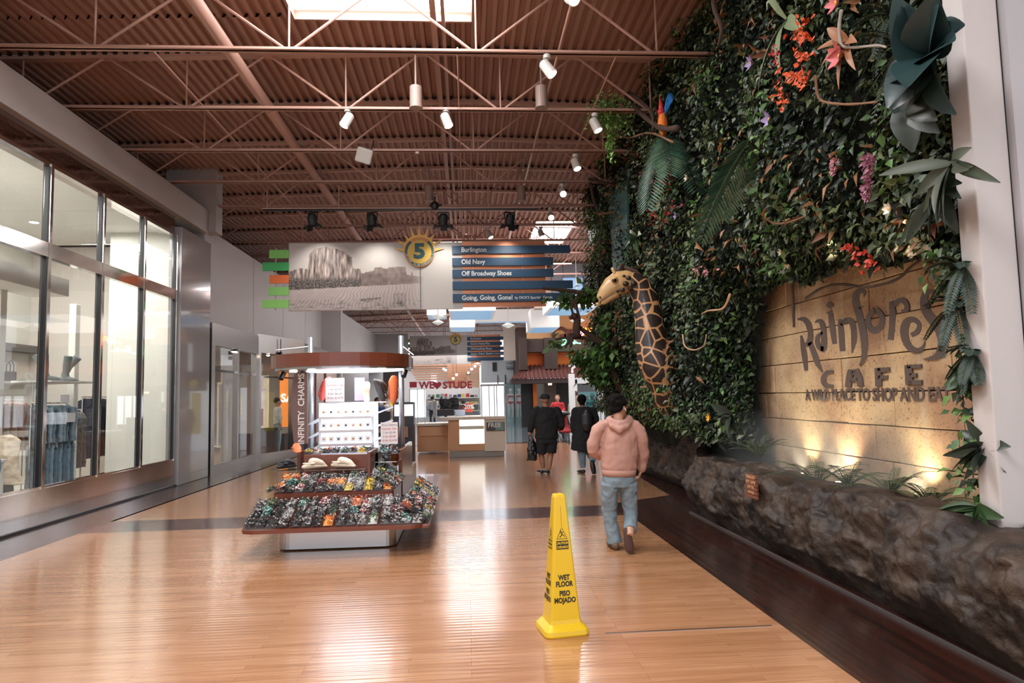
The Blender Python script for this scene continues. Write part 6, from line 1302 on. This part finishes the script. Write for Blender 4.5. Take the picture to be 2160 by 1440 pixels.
# stroller
p = at(1190, 910, Y=23.8); p.z = 0; e = empty('stroller', p, .2, 'red and black stroller in front of the person in the red top', 'stroller')
for sx in (-.25, .25):
    for sy in (-.3, .3):
        w_ = MB(); c_ = [Vector((sx, sy+.13*math.cos(a), .14+.13*math.sin(a))) for a in [k*math.pi/9 for k in range(19)]]; w_.tube(c_, .016, 6)
        for k in range(6): a = k*math.pi/3; w_.tube([(sx, sy, .14), (sx, sy+.12*math.cos(a), .14+.12*math.sin(a))], .004, 4)
        w_.build('wheel', mat('wheel_grey', (150, 150, 154), .4), e, smooth=True)
f = MB()
for sx in (-.25, .25): f.tube([(sx, -.3, .14), (sx, .1, .6), (sx, .38, 1.02)], .014, 8); f.tube([(sx, .3, .14), (sx, .05, .55)], .014, 8)
f.tube([(-.25, .38, 1.02), (.25, .38, 1.02)], .016, 8).build('frame', chrome, e, smooth=True)
f = MB().tube([(0, -.3, .35), (0, -.05, .38), (0, .15, .62), (0, .2, .85)], [(.21, .05), (.22, .06), (.2, .05), (.18, .04)], 12, ref=(1, 0, 0)); f.build('seat', mat('stroller_red', (160, 34, 40), .7), e, smooth=True)
MB().tube([(0, .22, .85), (0, .05, .98), (0, -.12, .95)], [(.22, .03), (.24, .04), (.22, .03)], 12, ref=(1, 0, 0)).build('hood', black, e, smooth=True)
# ------------------------------------------------------------------ far end of the hall
def bp_(name, x0, y0, x1, y1, Y, dep, m, parent=None, bevel=0, off=None):
    "box whose front face is the rectangle seen at these pixels at distance Y"
    a, b = at((x0+x1)/2, y1, Y=Y), at((x0+x1)/2, y0, Y=Y); l, r = at(x0, (y0+y1)/2, Y=Y), at(x1, (y0+y1)/2, Y=Y)
    o_ = parent.location if parent is not None else Vector((0, 0, 0))
    return MB().box(l.x-o_.x, r.x-o_.x, Y-o_.y, Y+dep-o_.y, max(a.z, 0)-o_.z, b.z-o_.z).build(name, m, parent, bevel=bevel)
def thing(name, px, py, Y, label, cat, group=None, z0=False):
    p = at(px, py, Y=Y)
    if z0: p.z = 0
    return empty(name, p, 0, label, cat, group)
tan = mat('counter_tan', (206, 156, 116), .5); beige = mat('counter_beige', (216, 206, 192), .5); caseg = mat('case_glow', (255, 250, 240), .5, emit=1.6)
e = thing('service_kiosk', 1000, 962, 18.6, 'tan and cream service counter with a glowing display case, beyond the charms kiosk', 'kiosk', z0=True)
bp_('base', 948, 950, 1064, 963, 18.6, 1.6, mat('base_grey', (150, 144, 138), .4), e); bp_('counter_front', 946, 884, 969, 951, 18.6, 1.5, tan, e); bp_('counter_front', 969, 936, 1022, 951, 18.6, 1.5, tan, e); bp_('white_cabinet', 1022, 882, 1066, 951, 18.55, 1.6, beige, e)
bp_('display_case', 969, 886, 1021, 936, 18.7, 1.0, caseg, e); bp_('case_shelf', 969, 898, 1021, 905, 18.66, .05, mat('case_shelf', (206, 196, 184), .4), e); bp_('case_glass', 968, 884, 1022, 937, 18.6, .01, MATS['glass'], e)
bp_('counter_top', 925, 879, 1067, 885, 18.5, 1.8, beige, e); bp_('left_counter', 880, 898, 946, 952, 20.2, 1.0, tan, e, bevel=.02); bp_('left_panel', 884, 899, 942, 920, 20.16, .04, mat('counter_tan_light', (216, 168, 128), .5), e, bevel=.03); bp_('counter_top', 878, 893, 948, 898, 20.1, 1.2, beige, e)
o = bp_('notice_sign', 1026, 890, 1064, 908, 18.5, .03, mat('free_dark', (66, 70, 76), .5), e); bp_('notice_sign_half', 1045, 891, 1063, 907, 18.49, .01, mat('free_teal', (110, 146, 144), .5), e)
p = at(1029, 897, Y=18.47)-e.location; text('FREE', .17, mat('pale_text', (226, 226, 226), .5), 'lettering', e, p, bold=.004)
e = thing('light_cabinet', 1040, 880, 18.9, 'tall bright backlit white cabinet standing on the right end of the service counter', 'cabinet')
gl2 = mat('cabinet_glow', (236, 244, 255), .5, emit=2.4); bp_('lit_panel', 1018, 814, 1064, 878, 18.9, .5, gl2, e)
for x in (1015, 1031, 1042, 1047, 1063): bp_('upright', x, 812, x+2, 880, 18.86, .06, mat('cab_grey', (176, 180, 186), .3), e)
bp_('cabinet_top', 1014, 810, 1067, 814, 18.85, .6, mat('cab_grey', 0), e)
e = thing('glass_cabinet', 880, 880, 20.8, 'second bright white backlit cabinet on the left end of the service counter', 'cabinet'); bp_('lit_panel', 866, 822, 896, 880, 20.9, .4, gl2, e)
for x in (864, 880, 895): bp_('upright', x, 820, x+1.5, 892, 20.86, .06, mat('cab_grey', 0), e)
for k in range(5):
    e = thing('leaflet_rack', 884+8*k, 896, 20.3, 'clear wire leaflet rack on the left counter, %s from the left' % order[k], 'rack', 'leaflet racks'); q = []
    l = at(882+8*k, 896, Y=20.3)-e.location; MB().tube([l, l+Vector((0, 0, .22)), l+Vector((.07, 0, .22)), l+Vector((.07, 0, 0))], .006, 6).build('wire', chrome, e)
e = thing('payment_kiosk', 850, 965, 17.4, 'tall black self-service kiosk with a glowing white screen behind the charms kiosk', 'kiosk', z0=True)
bp_('body', 829, 848, 873, 1000, 17.4, .5, mat('kiosk_dark', (44, 46, 52), .3), e, bevel=.01); bp_('screen', 832, 853, 871, 877, 17.37, .03, mat('screen_glow', (240, 248, 255), .5, emit=2.0), e); bp_('side_box', 838, 900, 861, 922, 17.3, .1, mat('counter_tan_dark', (150, 112, 92), .5), e)
# items on the service counter
e = thing('monitor', 935, 878, 19.2, 'black computer monitor seen from behind on the service counter', 'monitor'); bp_('screen', 922, 863, 958, 877, 19.2, .04, black, e, bevel=.01); bp_('stand', 937, 877, 943, 880, 19.2, .1, black, e)
o = bp_('jacket_display', 928, 838, 967, 864, 19.7, .2, black); remesh(o, .03, 3, .5, .15, .15); tag(o, 'dark goods piled behind the monitor on the service counter', 'goods')
e = thing('discount_sign', 989, 865, 19.5, 'orange discount sign with white figures standing on the service counter', 'sign'); bp_('board', 982, 850, 997, 869, 19.5, .03, mat('disc_orange', (226, 92, 60), .5), e); text('20%', .17, white, 'lettering', e, at(989.5, 858, Y=19.48)-e.location, bold=.005, align='CENTER')
tag(bp_('card_box', 960, 864, 981, 881, 19.4, .1, mat('lilac_card', (206, 214, 232), .5)), 'low pale blue card box beside the orange discount sign', 'box'); tag(bp_('grey_box', 913, 846, 921, 880, 20.0, .2, mat('box_grey', (190, 190, 196), .5)), 'small pale box left of the monitor', 'box'); tag(bp_('phone_stand', 927, 853, 934, 882, 19.9, .05, mat('screen_teal', (80, 170, 190), .4, emit=.4)), 'small teal phone screen beside the monitor', 'phone')
# phone stall behind the charms kiosk
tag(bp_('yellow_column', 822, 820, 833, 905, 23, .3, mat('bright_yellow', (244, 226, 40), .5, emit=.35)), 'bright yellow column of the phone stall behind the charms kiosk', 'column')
e = thing('stall_sign', 831, 802, 23, 'dark sign with a round yellow badge over the yellow column', 'sign'); bp_('board', 808, 775, 848, 816, 23.1, .1, mat('stall_grey', (70, 66, 70), .5), e); c_ = at(831, 799, Y=23.05)-e.location
MB().prism([(c_.x+.12*math.cos(k*math.pi/4+.39), c_.z+.12*math.sin(k*math.pi/4+.39)) for k in range(8)], c_.y-.03, c_.y, 'y').build('badge', mat('bright_yellow', 0), e); MB().tube([c_+Vector((-.04, -.04, 0)), c_+Vector((0, -.04, .04)), c_+Vector((.05, -.04, 0))], .009, 6).tube([c_+Vector((-.02, -.04, -.03)), c_+Vector((0, -.04, -.01)), c_+Vector((.025, -.04, -.03))], .008, 6).build('badge_mark', black, e); bp_('caption_bar', 824, 808, 838, 811, 23.0, .02, mat('bright_yellow', 0), e)
e = thing('dark_banner', 800, 920, 19.5, 'dark navy stall panel with white lettering right of the lit tower', 'panel', z0=True); bp_('panel', 775, 868, 824, 990, 19.6, .05, mat('navy_panel', (34, 40, 54), .5), e); text('hia', .18, white, 'lettering', e, at(793, 908, Y=19.55)-e.location, bold=.004)
tag(bp_('stall_post', 663, 780, 667, 960, 22, .06, mat('stall_red', (170, 120, 120), .5)), 'thin reddish post seen left through the charms kiosk', 'post'); tag(bp_('stall_post', 683, 780, 688, 960, 22.5, .06, mat('stall_red', 0)), 'second thin reddish post seen through the charms kiosk', 'post')
tag(bp_('pallet_bin', 640, 935, 662, 1080, 12.6, .3, black), 'black bin behind the left post of the charms kiosk', 'bin')
# end shop: wall, banner, shelves
endw = mat('end_white', (226, 224, 224), .6)
struct(bp_('wall_end.002', 640, 765, 980, 900, 46, .2, endw)); struct(bp_('ceiling.003', 855, 766, 1000, 770, 45, 6, mat('end_ceiling', (176, 130, 110), .6)))
struct(MB().box(-6, -4.6, 42.4, 46, 0, 4.4).build('wall_left.004', endw)); struct(bp_('wall_end.003', 944, 762, 985, 815, 45, .3, mat('end_tan', (190, 140, 110), .6)))
struct(bp_('wall_pilaster.002', 985, 770, 1012, 880, 44, .3, mat('end_tan_light', (206, 170, 146), .6)))
for k in range(7): tag(bp_('ceiling_slat', 860+3*k, 768+5*k, 1020-7*k, 771+5*k, 43+.25*k, .05, mat('slat_tan', (206, 160, 132), .5)), 'tan ceiling slat over the end shop, %s from the top' % order[k], 'slat', 'tan ceiling slats at the end shop')
red = mat('banner_red', (178, 48, 60), .6); e = thing('paper_banner', 930, 810, 40, 'red paper letter banner strung across the end shop, reading we love students', 'banner')
MB().tube([at(862, 806, Y=40)-e.location, at(930, 809, Y=40)-e.location, at(1000, 806, Y=40)-e.location], .012, 5).build('string', red, e)
for tx, px in (('WE', 884), ('STUDE', 934)): text(tx, .56, red, 'letters', e, at(px, 813, Y=39.98)-e.location, depth=.008, bold=.02)
h_ = at(922, 812, Y=39.97)-e.location; hp = []
for k in range(24): t = 2*math.pi*k/24; hp.append((h_.x+.016*16*math.sin(t)**3, h_.z+.016*(13*math.cos(t)-5*math.cos(2*t)-2*math.cos(3*t)-math.cos(4*t))))
MB().prism(hp, h_.y-.01, h_.y+.01, 'y').build('heart', red, e); bp_('flag', 864, 805, 879, 817, 39.95, .02, red, e)
rnd = random.Random(12); cl = [(190, 60, 60), (60, 80, 120), (220, 210, 200), (40, 40, 44), (210, 150, 120), (90, 120, 90), (230, 200, 90), (150, 150, 156)]
struct(bp_('wall_back.003', 897, 818, 1014, 900, 43.42, .1, endw))
for r in range(3):
    e = thing('shop_shelf', 950, 838+r*14, 43, 'white shelf in the end shop, %s from the top' % order[r], 'shelf', 'end shop shelves'); bp_('board', 900, 838+r*14, 1010, 840+r*14, 43, .4, white, e)
    for k in range(12):
        c = rnd.choice(cl); x = 902+9*k; o = bp_('folded_goods', x, 838+r*14-rnd.uniform(5, 9), x+rnd.uniform(5, 8), 838+r*14, 43.02, .3, mat('goods_%d_%d_%d' % c, c, .7)); tag(o, 'small coloured goods on the %s end shop shelf, %s from the left' % (['top', 'middle', 'bottom'][r], order[k]), 'goods', 'goods on the end shop shelves')
struct(bp_('floor.006', 860, 893, 1010, 895, 44, .1, white))
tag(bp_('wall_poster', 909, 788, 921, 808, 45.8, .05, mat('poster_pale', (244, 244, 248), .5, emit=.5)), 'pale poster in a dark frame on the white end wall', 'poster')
for k, (px, py) in enumerate(((940, 780), (963, 790), (988, 786), (1002, 772), (995, 778), (1008, 765), (956, 798), (936, 778))):
    q_ = at(px, py, Y=42.5); e = empty('track_light', q_, 0, 'tiny bright bulb of the end shop track lights, %s listed from the left' % order[k], 'lamp', 'end shop track lights'); MB().ball((0, 0, 0), .07, 10, 8).build('bulb', mat('bulb', (255, 250, 240), .5, emit=14), e, smooth=True); MB().tube([(0, 0, .06), (0, 0, 6.92-q_.z)], .01, 5).build('cord', black, e)
# glass shop with mannequins on the right, far
struct(bp_('wall_right.001', 1015, 760, 1100, 806, 41, .4, mat('pale_fascia', (196, 200, 204), .5))); struct(bp_('wall_back.002', 1064, 800, 1120, 900, 43, .2, mat('teal_pale', (166, 196, 200), .5)))
struct(bp_('window_10', 1066, 806, 1108, 898, 40.8, .03, MATS['glass']))
for x in (1050, 1066, 1084, 1108): struct(bp_('trim_25', x, 790, x+2, 900, 40.7, .08, chrome))
e = thing('shop_sign', 1078, 770, 40.8, 'small grey shop sign with white capitals over the far glass shop', 'sign'); bp_('board', 1067, 764, 1092, 776, 40.8, .05, mat('sign_greyblue', (150, 160, 166), .5), e); text('TUXXIO', .17, white, 'lettering', e, at(1068.5, 770.5, Y=40.75)-e.location, bold=.008)
e = thing('tv_screen', 1045, 772, 40.9, 'small dark screen hung beside the far glass shop', 'screen'); bp_('screen', 1039, 764, 1048, 782, 40.9, .1, black, e)
for i, px in enumerate((1078, 1096)):
    p = at(px, 880, Y=41.6); p.z = .35; e = empty('mannequin', p, 0, ('left', 'right')[i]+' white mannequin in pink swimwear behind the far glass front', 'mannequin', 'mannequins'); wm = mat('mannequin_white', (232, 228, 226), .4)
    b = MB(); b.ball((0, 0, 1.62), (.09, .1, .12), 12, 8); b.tube([(0, 0, 1.52), (0, 0, 1.42)], .05, 8); b.tube([(0, 0, 1.42), (0, 0, 1.36), (0, 0, 1.12), (0, 0, .94), (0, 0, .82)], [(.08, .06), (.19, .09), (.13, .08), (.17, .1), (.16, .1)], 14, ref=(1, 0, 0))
    for sx in (-1, 1): b.tube([(.19*sx, 0, 1.36), (.26*sx, 0, 1.1), (.24*sx, -.05, .86)], [.045, .035, .026], 8, round_=True); b.tube([(.085*sx, 0, .84), (.1*sx, 0, .45), (.1*sx, 0, .02)], [.085, .055, .035], 10, round_=True)
    remesh(b.build('body', wm, e, smooth=True), .016, 2); pm_ = mat('swim_pink', (206, 110, 120), .6)
    MB().tube([(0, -.0, 1.3), (0, 0, 1.22)], [(.18, .115), (.165, .11)], 14, ref=(1, 0, 0)).build('bikini_top', pm_, e); MB().tube([(0, 0, .95), (0, 0, .84), (0, 0, .8)], [(.176, .11), (.165, .115), (.06, .08)], 14, ref=(1, 0, 0)).build('bikini_bottom', pm_, e)
# restaurant facade
YR = 36
tanw = mat('stucco_tan', (206, 158, 112), .7, noise_=.08, nscale=1); orw = mat('stucco_orange', (222, 104, 32), .7, noise_=.05); dkb = mat('timber_dark', (62, 42, 36), .6)
struct(bp_('wall_right.002', 1112, 650, 1420, 728, YR, .5, tanw)); struct(bp_('trim_26', 1100, 712, 1420, 740, YR-.7, .6, dkb)); struct(bp_('wall_right.003', 1110, 738, 1420, 776, YR-.1, .5, orw))
struct(bp_('trim_27', 1148, 712, 1176, 778, YR-.8, .5, dkb)); struct(bp_('trim_28', 1096, 712, 1112, 780, YR-.9, .5, dkb))
aw = MB(); a0, a1 = at(1080, 803, Y=YR-1.6), at(1420, 803, Y=YR-1.6); n = int((a1.x-a0.x)/.22); b0 = at(1108, 770, Y=YR-.2); rg1, rg2 = [], []
for i in range(n*4+1):
    x = a0.x+i*.055; z = .05*math.cos(i*math.pi/2)
    rg1.append(Vector((x, YR-1.6, a0.z+.12+z))); rg2.append(Vector((max(x, b0.x), YR-.2, b0.z+z)))
aw.rings([rg1, rg2], closed=False, cap=False); o = aw.build('tile_awning', mat('clay_tile', (96, 52, 46), .7, noise_=.2, nscale=3)); o.modifiers.new('s', 'SOLIDIFY').thickness = .05; tag(o, 'dark red wavy clay tile awning over the restaurant entrance', 'awning')
struct(bp_('trim_29', 1078, 796, 1420, 806, YR-1.55, 1.4, dkb)); struct(bp_('wall_right.004', 1100, 800, 1128, 905, YR-.3, .4, mat('near_black', (36, 32, 32), .6))); struct(bp_('trim_30', 1125, 800, 1133, 900, YR-.5, .3, orw))
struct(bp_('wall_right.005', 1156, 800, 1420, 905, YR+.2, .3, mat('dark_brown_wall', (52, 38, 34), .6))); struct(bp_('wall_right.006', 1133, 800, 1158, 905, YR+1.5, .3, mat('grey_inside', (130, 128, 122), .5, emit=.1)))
struct(bp_('trim_31', 1150, 800, 1174, 905, YR-.3, .5, mat('column_brown', (88, 66, 56), .6)))
for i, (px, py) in enumerate(((1160, 807), (1268, 801))):
    e = thing('wall_lamp', px, py, YR-1, ['glowing wall lantern left of the white pole', 'glowing lamp above the glass doors'][i], 'lamp'); c_ = Vector((0, 0, 0)); MB().tube([(0, 0, .12), (0, 0, -.12)], [.12, .09], 10).build('shade', mat('lamp_warm', (255, 226, 170), .5, emit=5), e); MB().box(-.13, .13, -.13, .13, .12, .15).build('cap', dkb, e)
e = thing('restaurant_sign', 1170, 700, YR-.1, 'large dark red serif letters on the tan restaurant wall behind the tree', 'sign'); rdk = mat('letter_maroon', (92, 34, 26), .5)
for ch, px, s in (('G', 1162, 1.15), ('A', 1187, .85), ('R', 1203, .85), ('Z', 1219, .85), ('A', 1235, .85)): text(ch, s, rdk, 'letter', e, at(px, 708, Y=YR-.12)-e.location, depth=.03, bold=.035)
e = thing('neon_sign', 1240, 705, YR-1.2, 'glowing neon rose with orange capitals seen through the tree leaves', 'neon sign'); no = mat('neon_orange', (255, 120, 30), .5, emit=14); ng = mat('neon_green', (80, 255, 170), .5, emit=10); npk = mat('neon_pink', (240, 150, 240), .5, emit=8)
for ch, px in (('H', 1216), ('A', 1228), ('S', 1240)): text(ch, .6, no, 'letter', e, at(px, 700, Y=YR-1.25)-e.location, depth=.01, bold=-.005)
def ng_(pts, m, nm): MB().tube([at(a, b, Y=YR-1.3)-e.location for a, b in pts], .028, 6).build(nm, m, e)
MB().tube([at(1180, 730, Y=YR-1.3)-e.location, at(1180, 730, Y=YR)-e.location], .02, 5).tube([at(1240, 704, Y=YR-1.2)-e.location, at(1240, 704, Y=YR)-e.location], .02, 5).build('bracket', black, e)
ng_([(1176, 731), (1190, 726), (1205, 722), (1225, 724)], ng, 'stem'); ng_([(1188, 726), (1186, 718), (1191, 714), (1196, 720), (1188, 726)], ng, 'leaf'); ng_([(1210, 725), (1212, 718), (1218, 722), (1210, 725)], ng, 'leaf'); ng_([(1216, 708), (1222, 698), (1230, 702), (1226, 710), (1219, 706), (1225, 702)], npk, 'bloom')
# pole with question mark, glass pavilion
e = thing('information_pole', 1208, 920, 25.2, 'white square pole topped by a white question mark', 'pole', z0=True); pw = mat('pole_white', (236, 234, 232), .5); s_ = 25.2/1440
bp_('pole', 1202, 788, 1214, 928, 25.2, .2, pw, e); c_ = at(1207, 775, Y=25.3)-e.location
MB().tube([c_+Vector((-6*s_, 0, 4*s_)), c_+Vector((-4*s_, 0, 9*s_)), c_+Vector((1*s_, 0, 10.5*s_)), c_+Vector((6*s_, 0, 7*s_)), c_+Vector((5*s_, 0, 1*s_)), c_+Vector((0, 0, -2*s_)), c_+Vector((0, 0, -6*s_))], .045, 10, round_=True).ball(c_+Vector((0, 0, -9*s_)), .05, 10, 8).build('question_mark', pw, e, smooth=True)
e = thing('glass_entrance', 1260, 920, 26.5, 'white framed glass doors with a teal poster, right of the white pole', 'glass entrance', z0=True)
for x0, x1 in ((1213, 1219), (1262, 1266), (1268, 1274), (1316, 1322)): bp_('frame_post', x0, 800, x1, 920, 26.5, .12, pw, e)
bp_('header', 1213, 796, 1322, 808, 26.5, .14, pw, e); bp_('glass_pane', 1219, 810, 1262, 918, 26.55, .02, MATS['glass'], e); bp_('glass_pane', 1274, 810, 1316, 918, 26.55, .02, MATS['glass'], e)
bp_('poster', 1221, 826, 1261, 915, 26.62, .02, mat('poster_teal', (72, 138, 140), .5), e); dktx = mat('poster_text', (24, 40, 46), .5)
for tx, py in (('THE BIG', 839), ('MONEY!', 851)): text(tx, .2, dktx, 'lettering', e, at(1242, py, Y=26.6)-e.location, bold=.004, align='CENTER')
tag(bp_('rope_post', 1186, 868, 1190, 925, 24.8, .05, mat('post_dark', (50, 50, 54), .4)), 'slim dark ticket post beside the stroller', 'post')
# luminous boxes in the raised ceiling
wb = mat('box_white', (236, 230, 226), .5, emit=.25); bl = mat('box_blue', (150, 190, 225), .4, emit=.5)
def lbox(x0, y0, x1, y1, Y, dep, lab):
    e = thing('ceiling_light_box', (x0+x1)/2, y1, Y, lab, 'ceiling box', 'white ceiling light boxes'); bp_('shell', x0, y0, x1, y1, Y, dep, wb, e)
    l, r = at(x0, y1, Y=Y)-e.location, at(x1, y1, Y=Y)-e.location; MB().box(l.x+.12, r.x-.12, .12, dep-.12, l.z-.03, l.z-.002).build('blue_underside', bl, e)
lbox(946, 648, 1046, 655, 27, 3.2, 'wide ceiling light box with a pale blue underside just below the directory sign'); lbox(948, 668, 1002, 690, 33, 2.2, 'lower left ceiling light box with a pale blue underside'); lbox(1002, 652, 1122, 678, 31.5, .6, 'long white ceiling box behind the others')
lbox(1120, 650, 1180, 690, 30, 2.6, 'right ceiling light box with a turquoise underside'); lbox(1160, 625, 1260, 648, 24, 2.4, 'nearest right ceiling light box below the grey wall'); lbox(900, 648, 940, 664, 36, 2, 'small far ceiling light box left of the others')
e = thing('grey_bulkhead', 1220, 600, 26, 'blue-grey bulkhead wall with a square window above the right of the hall', 'bulkhead'); gb = mat('bulk_grey', (112, 110, 116), .6)
bp_('panel', 1165, 556, 1188, 650, 26.4, .4, gb, e); bp_('panel', 1232, 556, 1330, 650, 26.4, .4, gb, e); bp_('panel', 1188, 556, 1232, 583, 26.4, .4, gb, e); bp_('panel', 1188, 622, 1232, 650, 26.4, .4, gb, e); bp_('window_pane', 1186, 582, 1234, 624, 26.7, .05, mat('pane_blue', (150, 180, 214), .3, emit=.6), e)
struct(bp_('trim_32', 1128, 575, 1166, 650, 27.5, .5, mat('peach', (226, 196, 170), .6)))
for i, (px, py, Y) in enumerate(((1072, 686, 30), (1218, 676, 26), (924, 668, 30), (924, 680, 34))):
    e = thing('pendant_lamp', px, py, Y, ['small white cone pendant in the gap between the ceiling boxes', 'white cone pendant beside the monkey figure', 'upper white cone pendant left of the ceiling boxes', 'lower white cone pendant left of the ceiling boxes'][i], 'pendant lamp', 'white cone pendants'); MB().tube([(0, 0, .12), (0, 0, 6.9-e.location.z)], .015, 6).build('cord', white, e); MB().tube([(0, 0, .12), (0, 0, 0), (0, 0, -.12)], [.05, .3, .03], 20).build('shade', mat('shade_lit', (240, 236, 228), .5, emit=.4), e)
struct(bp_('wall_right.007', 1090, 690, 1114, 790, 38, 3, mat('plum_wall', (80, 62, 58), .7))); o = bp_('torn_banner', 1062, 686, 1100, 760, 39, .1, mat('beige_sheet', (206, 190, 176), .7)); tag(o, 'beige curved wall piece between the far directory sign and the restaurant', 'panel')
# second shop interior
e0 = empty('low_display', at(560, 955, Y=20.6)*1.0, 0, 'dark low display unit under the framed poster in the angled bay', 'cabinet'); bp_('body', 533, 906, 580, 954, 20.62, .3, mat('cab_brown', (78, 62, 56), .4), e0); bp_('top', 532, 903, 581, 907, 20.6, .34, black, e0)
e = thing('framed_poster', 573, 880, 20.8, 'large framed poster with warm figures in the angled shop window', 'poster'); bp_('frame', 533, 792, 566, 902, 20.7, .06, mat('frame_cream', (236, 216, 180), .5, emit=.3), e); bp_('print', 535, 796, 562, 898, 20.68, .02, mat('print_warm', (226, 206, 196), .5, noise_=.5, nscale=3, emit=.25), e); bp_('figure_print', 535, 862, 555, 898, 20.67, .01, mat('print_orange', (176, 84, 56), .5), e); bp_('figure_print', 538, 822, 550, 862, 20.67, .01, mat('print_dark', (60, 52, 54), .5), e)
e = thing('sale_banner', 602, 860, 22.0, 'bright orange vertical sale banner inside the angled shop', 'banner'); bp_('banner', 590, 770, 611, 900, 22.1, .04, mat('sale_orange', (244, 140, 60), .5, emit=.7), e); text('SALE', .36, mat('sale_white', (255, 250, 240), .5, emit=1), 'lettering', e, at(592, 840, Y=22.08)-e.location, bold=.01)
e = thing('mirror_panel', 480, 850, 18.0, 'tall white framed panel behind the second shop glass', 'panel')
MB().box(0, .05, -.5, .4, .06-e.location.z, 1.2).build('panel', mat('panel_pale', (232, 222, 214), .4), e)
o = MB().box(-.06, .06, -.012, .0, -.22, .22).build('yellow_sign', mat('caution_yellow', (196, 176, 70), .5), loc=at(508, 856, X=XL-.035), rot=(0, 0, math.pi/2)); tag(o, 'small yellow notice on the glass of the second shop', 'notice')
e = thing('window_poster', 455, 860, 17.2, 'narrow white framed poster behind the flat glass of the second shop', 'poster'); q_ = at(470, 870, X=-6.1)-e.location
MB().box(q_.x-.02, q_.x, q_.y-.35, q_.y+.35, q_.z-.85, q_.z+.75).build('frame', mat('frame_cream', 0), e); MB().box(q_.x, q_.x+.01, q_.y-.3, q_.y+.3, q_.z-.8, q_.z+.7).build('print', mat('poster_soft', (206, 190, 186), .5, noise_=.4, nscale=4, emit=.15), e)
rk = [(120, 60, 50), (200, 190, 180), (50, 60, 80), (160, 130, 110), (220, 214, 206)]
for i in range(8):
    o = garment('display_garment', 16.3+.3*i, -7.4, 1.7, .42, .8, .1, mat('g2_%d' % (i % 5), rk[i % 5], .9), seed=90+i); tag(o, 'garment on the rail inside the second shop, %s from the camera' % order[i], 'garment', 'garments in the second shop')
rail_y(-7.4, 16.1, 18.7, 1.73, 'chrome clothes rail inside the second shop', .06)
for i in range(2):
    tag(bp_('shop_cabinet', 480+70*i, 915, 480+70*i+50, 985-18*i, 19+2*i, .4, mat('cab_brown', (78, 62, 56), .4)), 'dark low cabinet inside the second shop, %s from the left' % order[i], 'cabinet', 'dark low cabinets')
for i, (px, py) in enumerate(((541, 742), (566, 742), (592, 743), (460, 718), (497, 733))):
    p = at(px, py, Y=20.4 if px > 520 else 17.5); e = empty('shop_spotlight', p, 0, 'small dark spotlight under the second shop ceiling, %s' % ['left in the angled bay', 'middle in the angled bay', 'right in the angled bay', 'first behind the flat glass', 'second behind the flat glass'][i], 'spotlight', 'second shop spotlights')
    MB().tube([(0, 0, 0), (0, -.03, -.1)], [.05, .06], 12).build('head', black, e); MB().tube([(0, 0, .0), (0, 0, 3.43-p.z)], .012, 6).build('stem', black, e); MB().tube([(0, -.03, -.1), (0, -.032, -.104)], .05, 12).build('lens', lens, e)
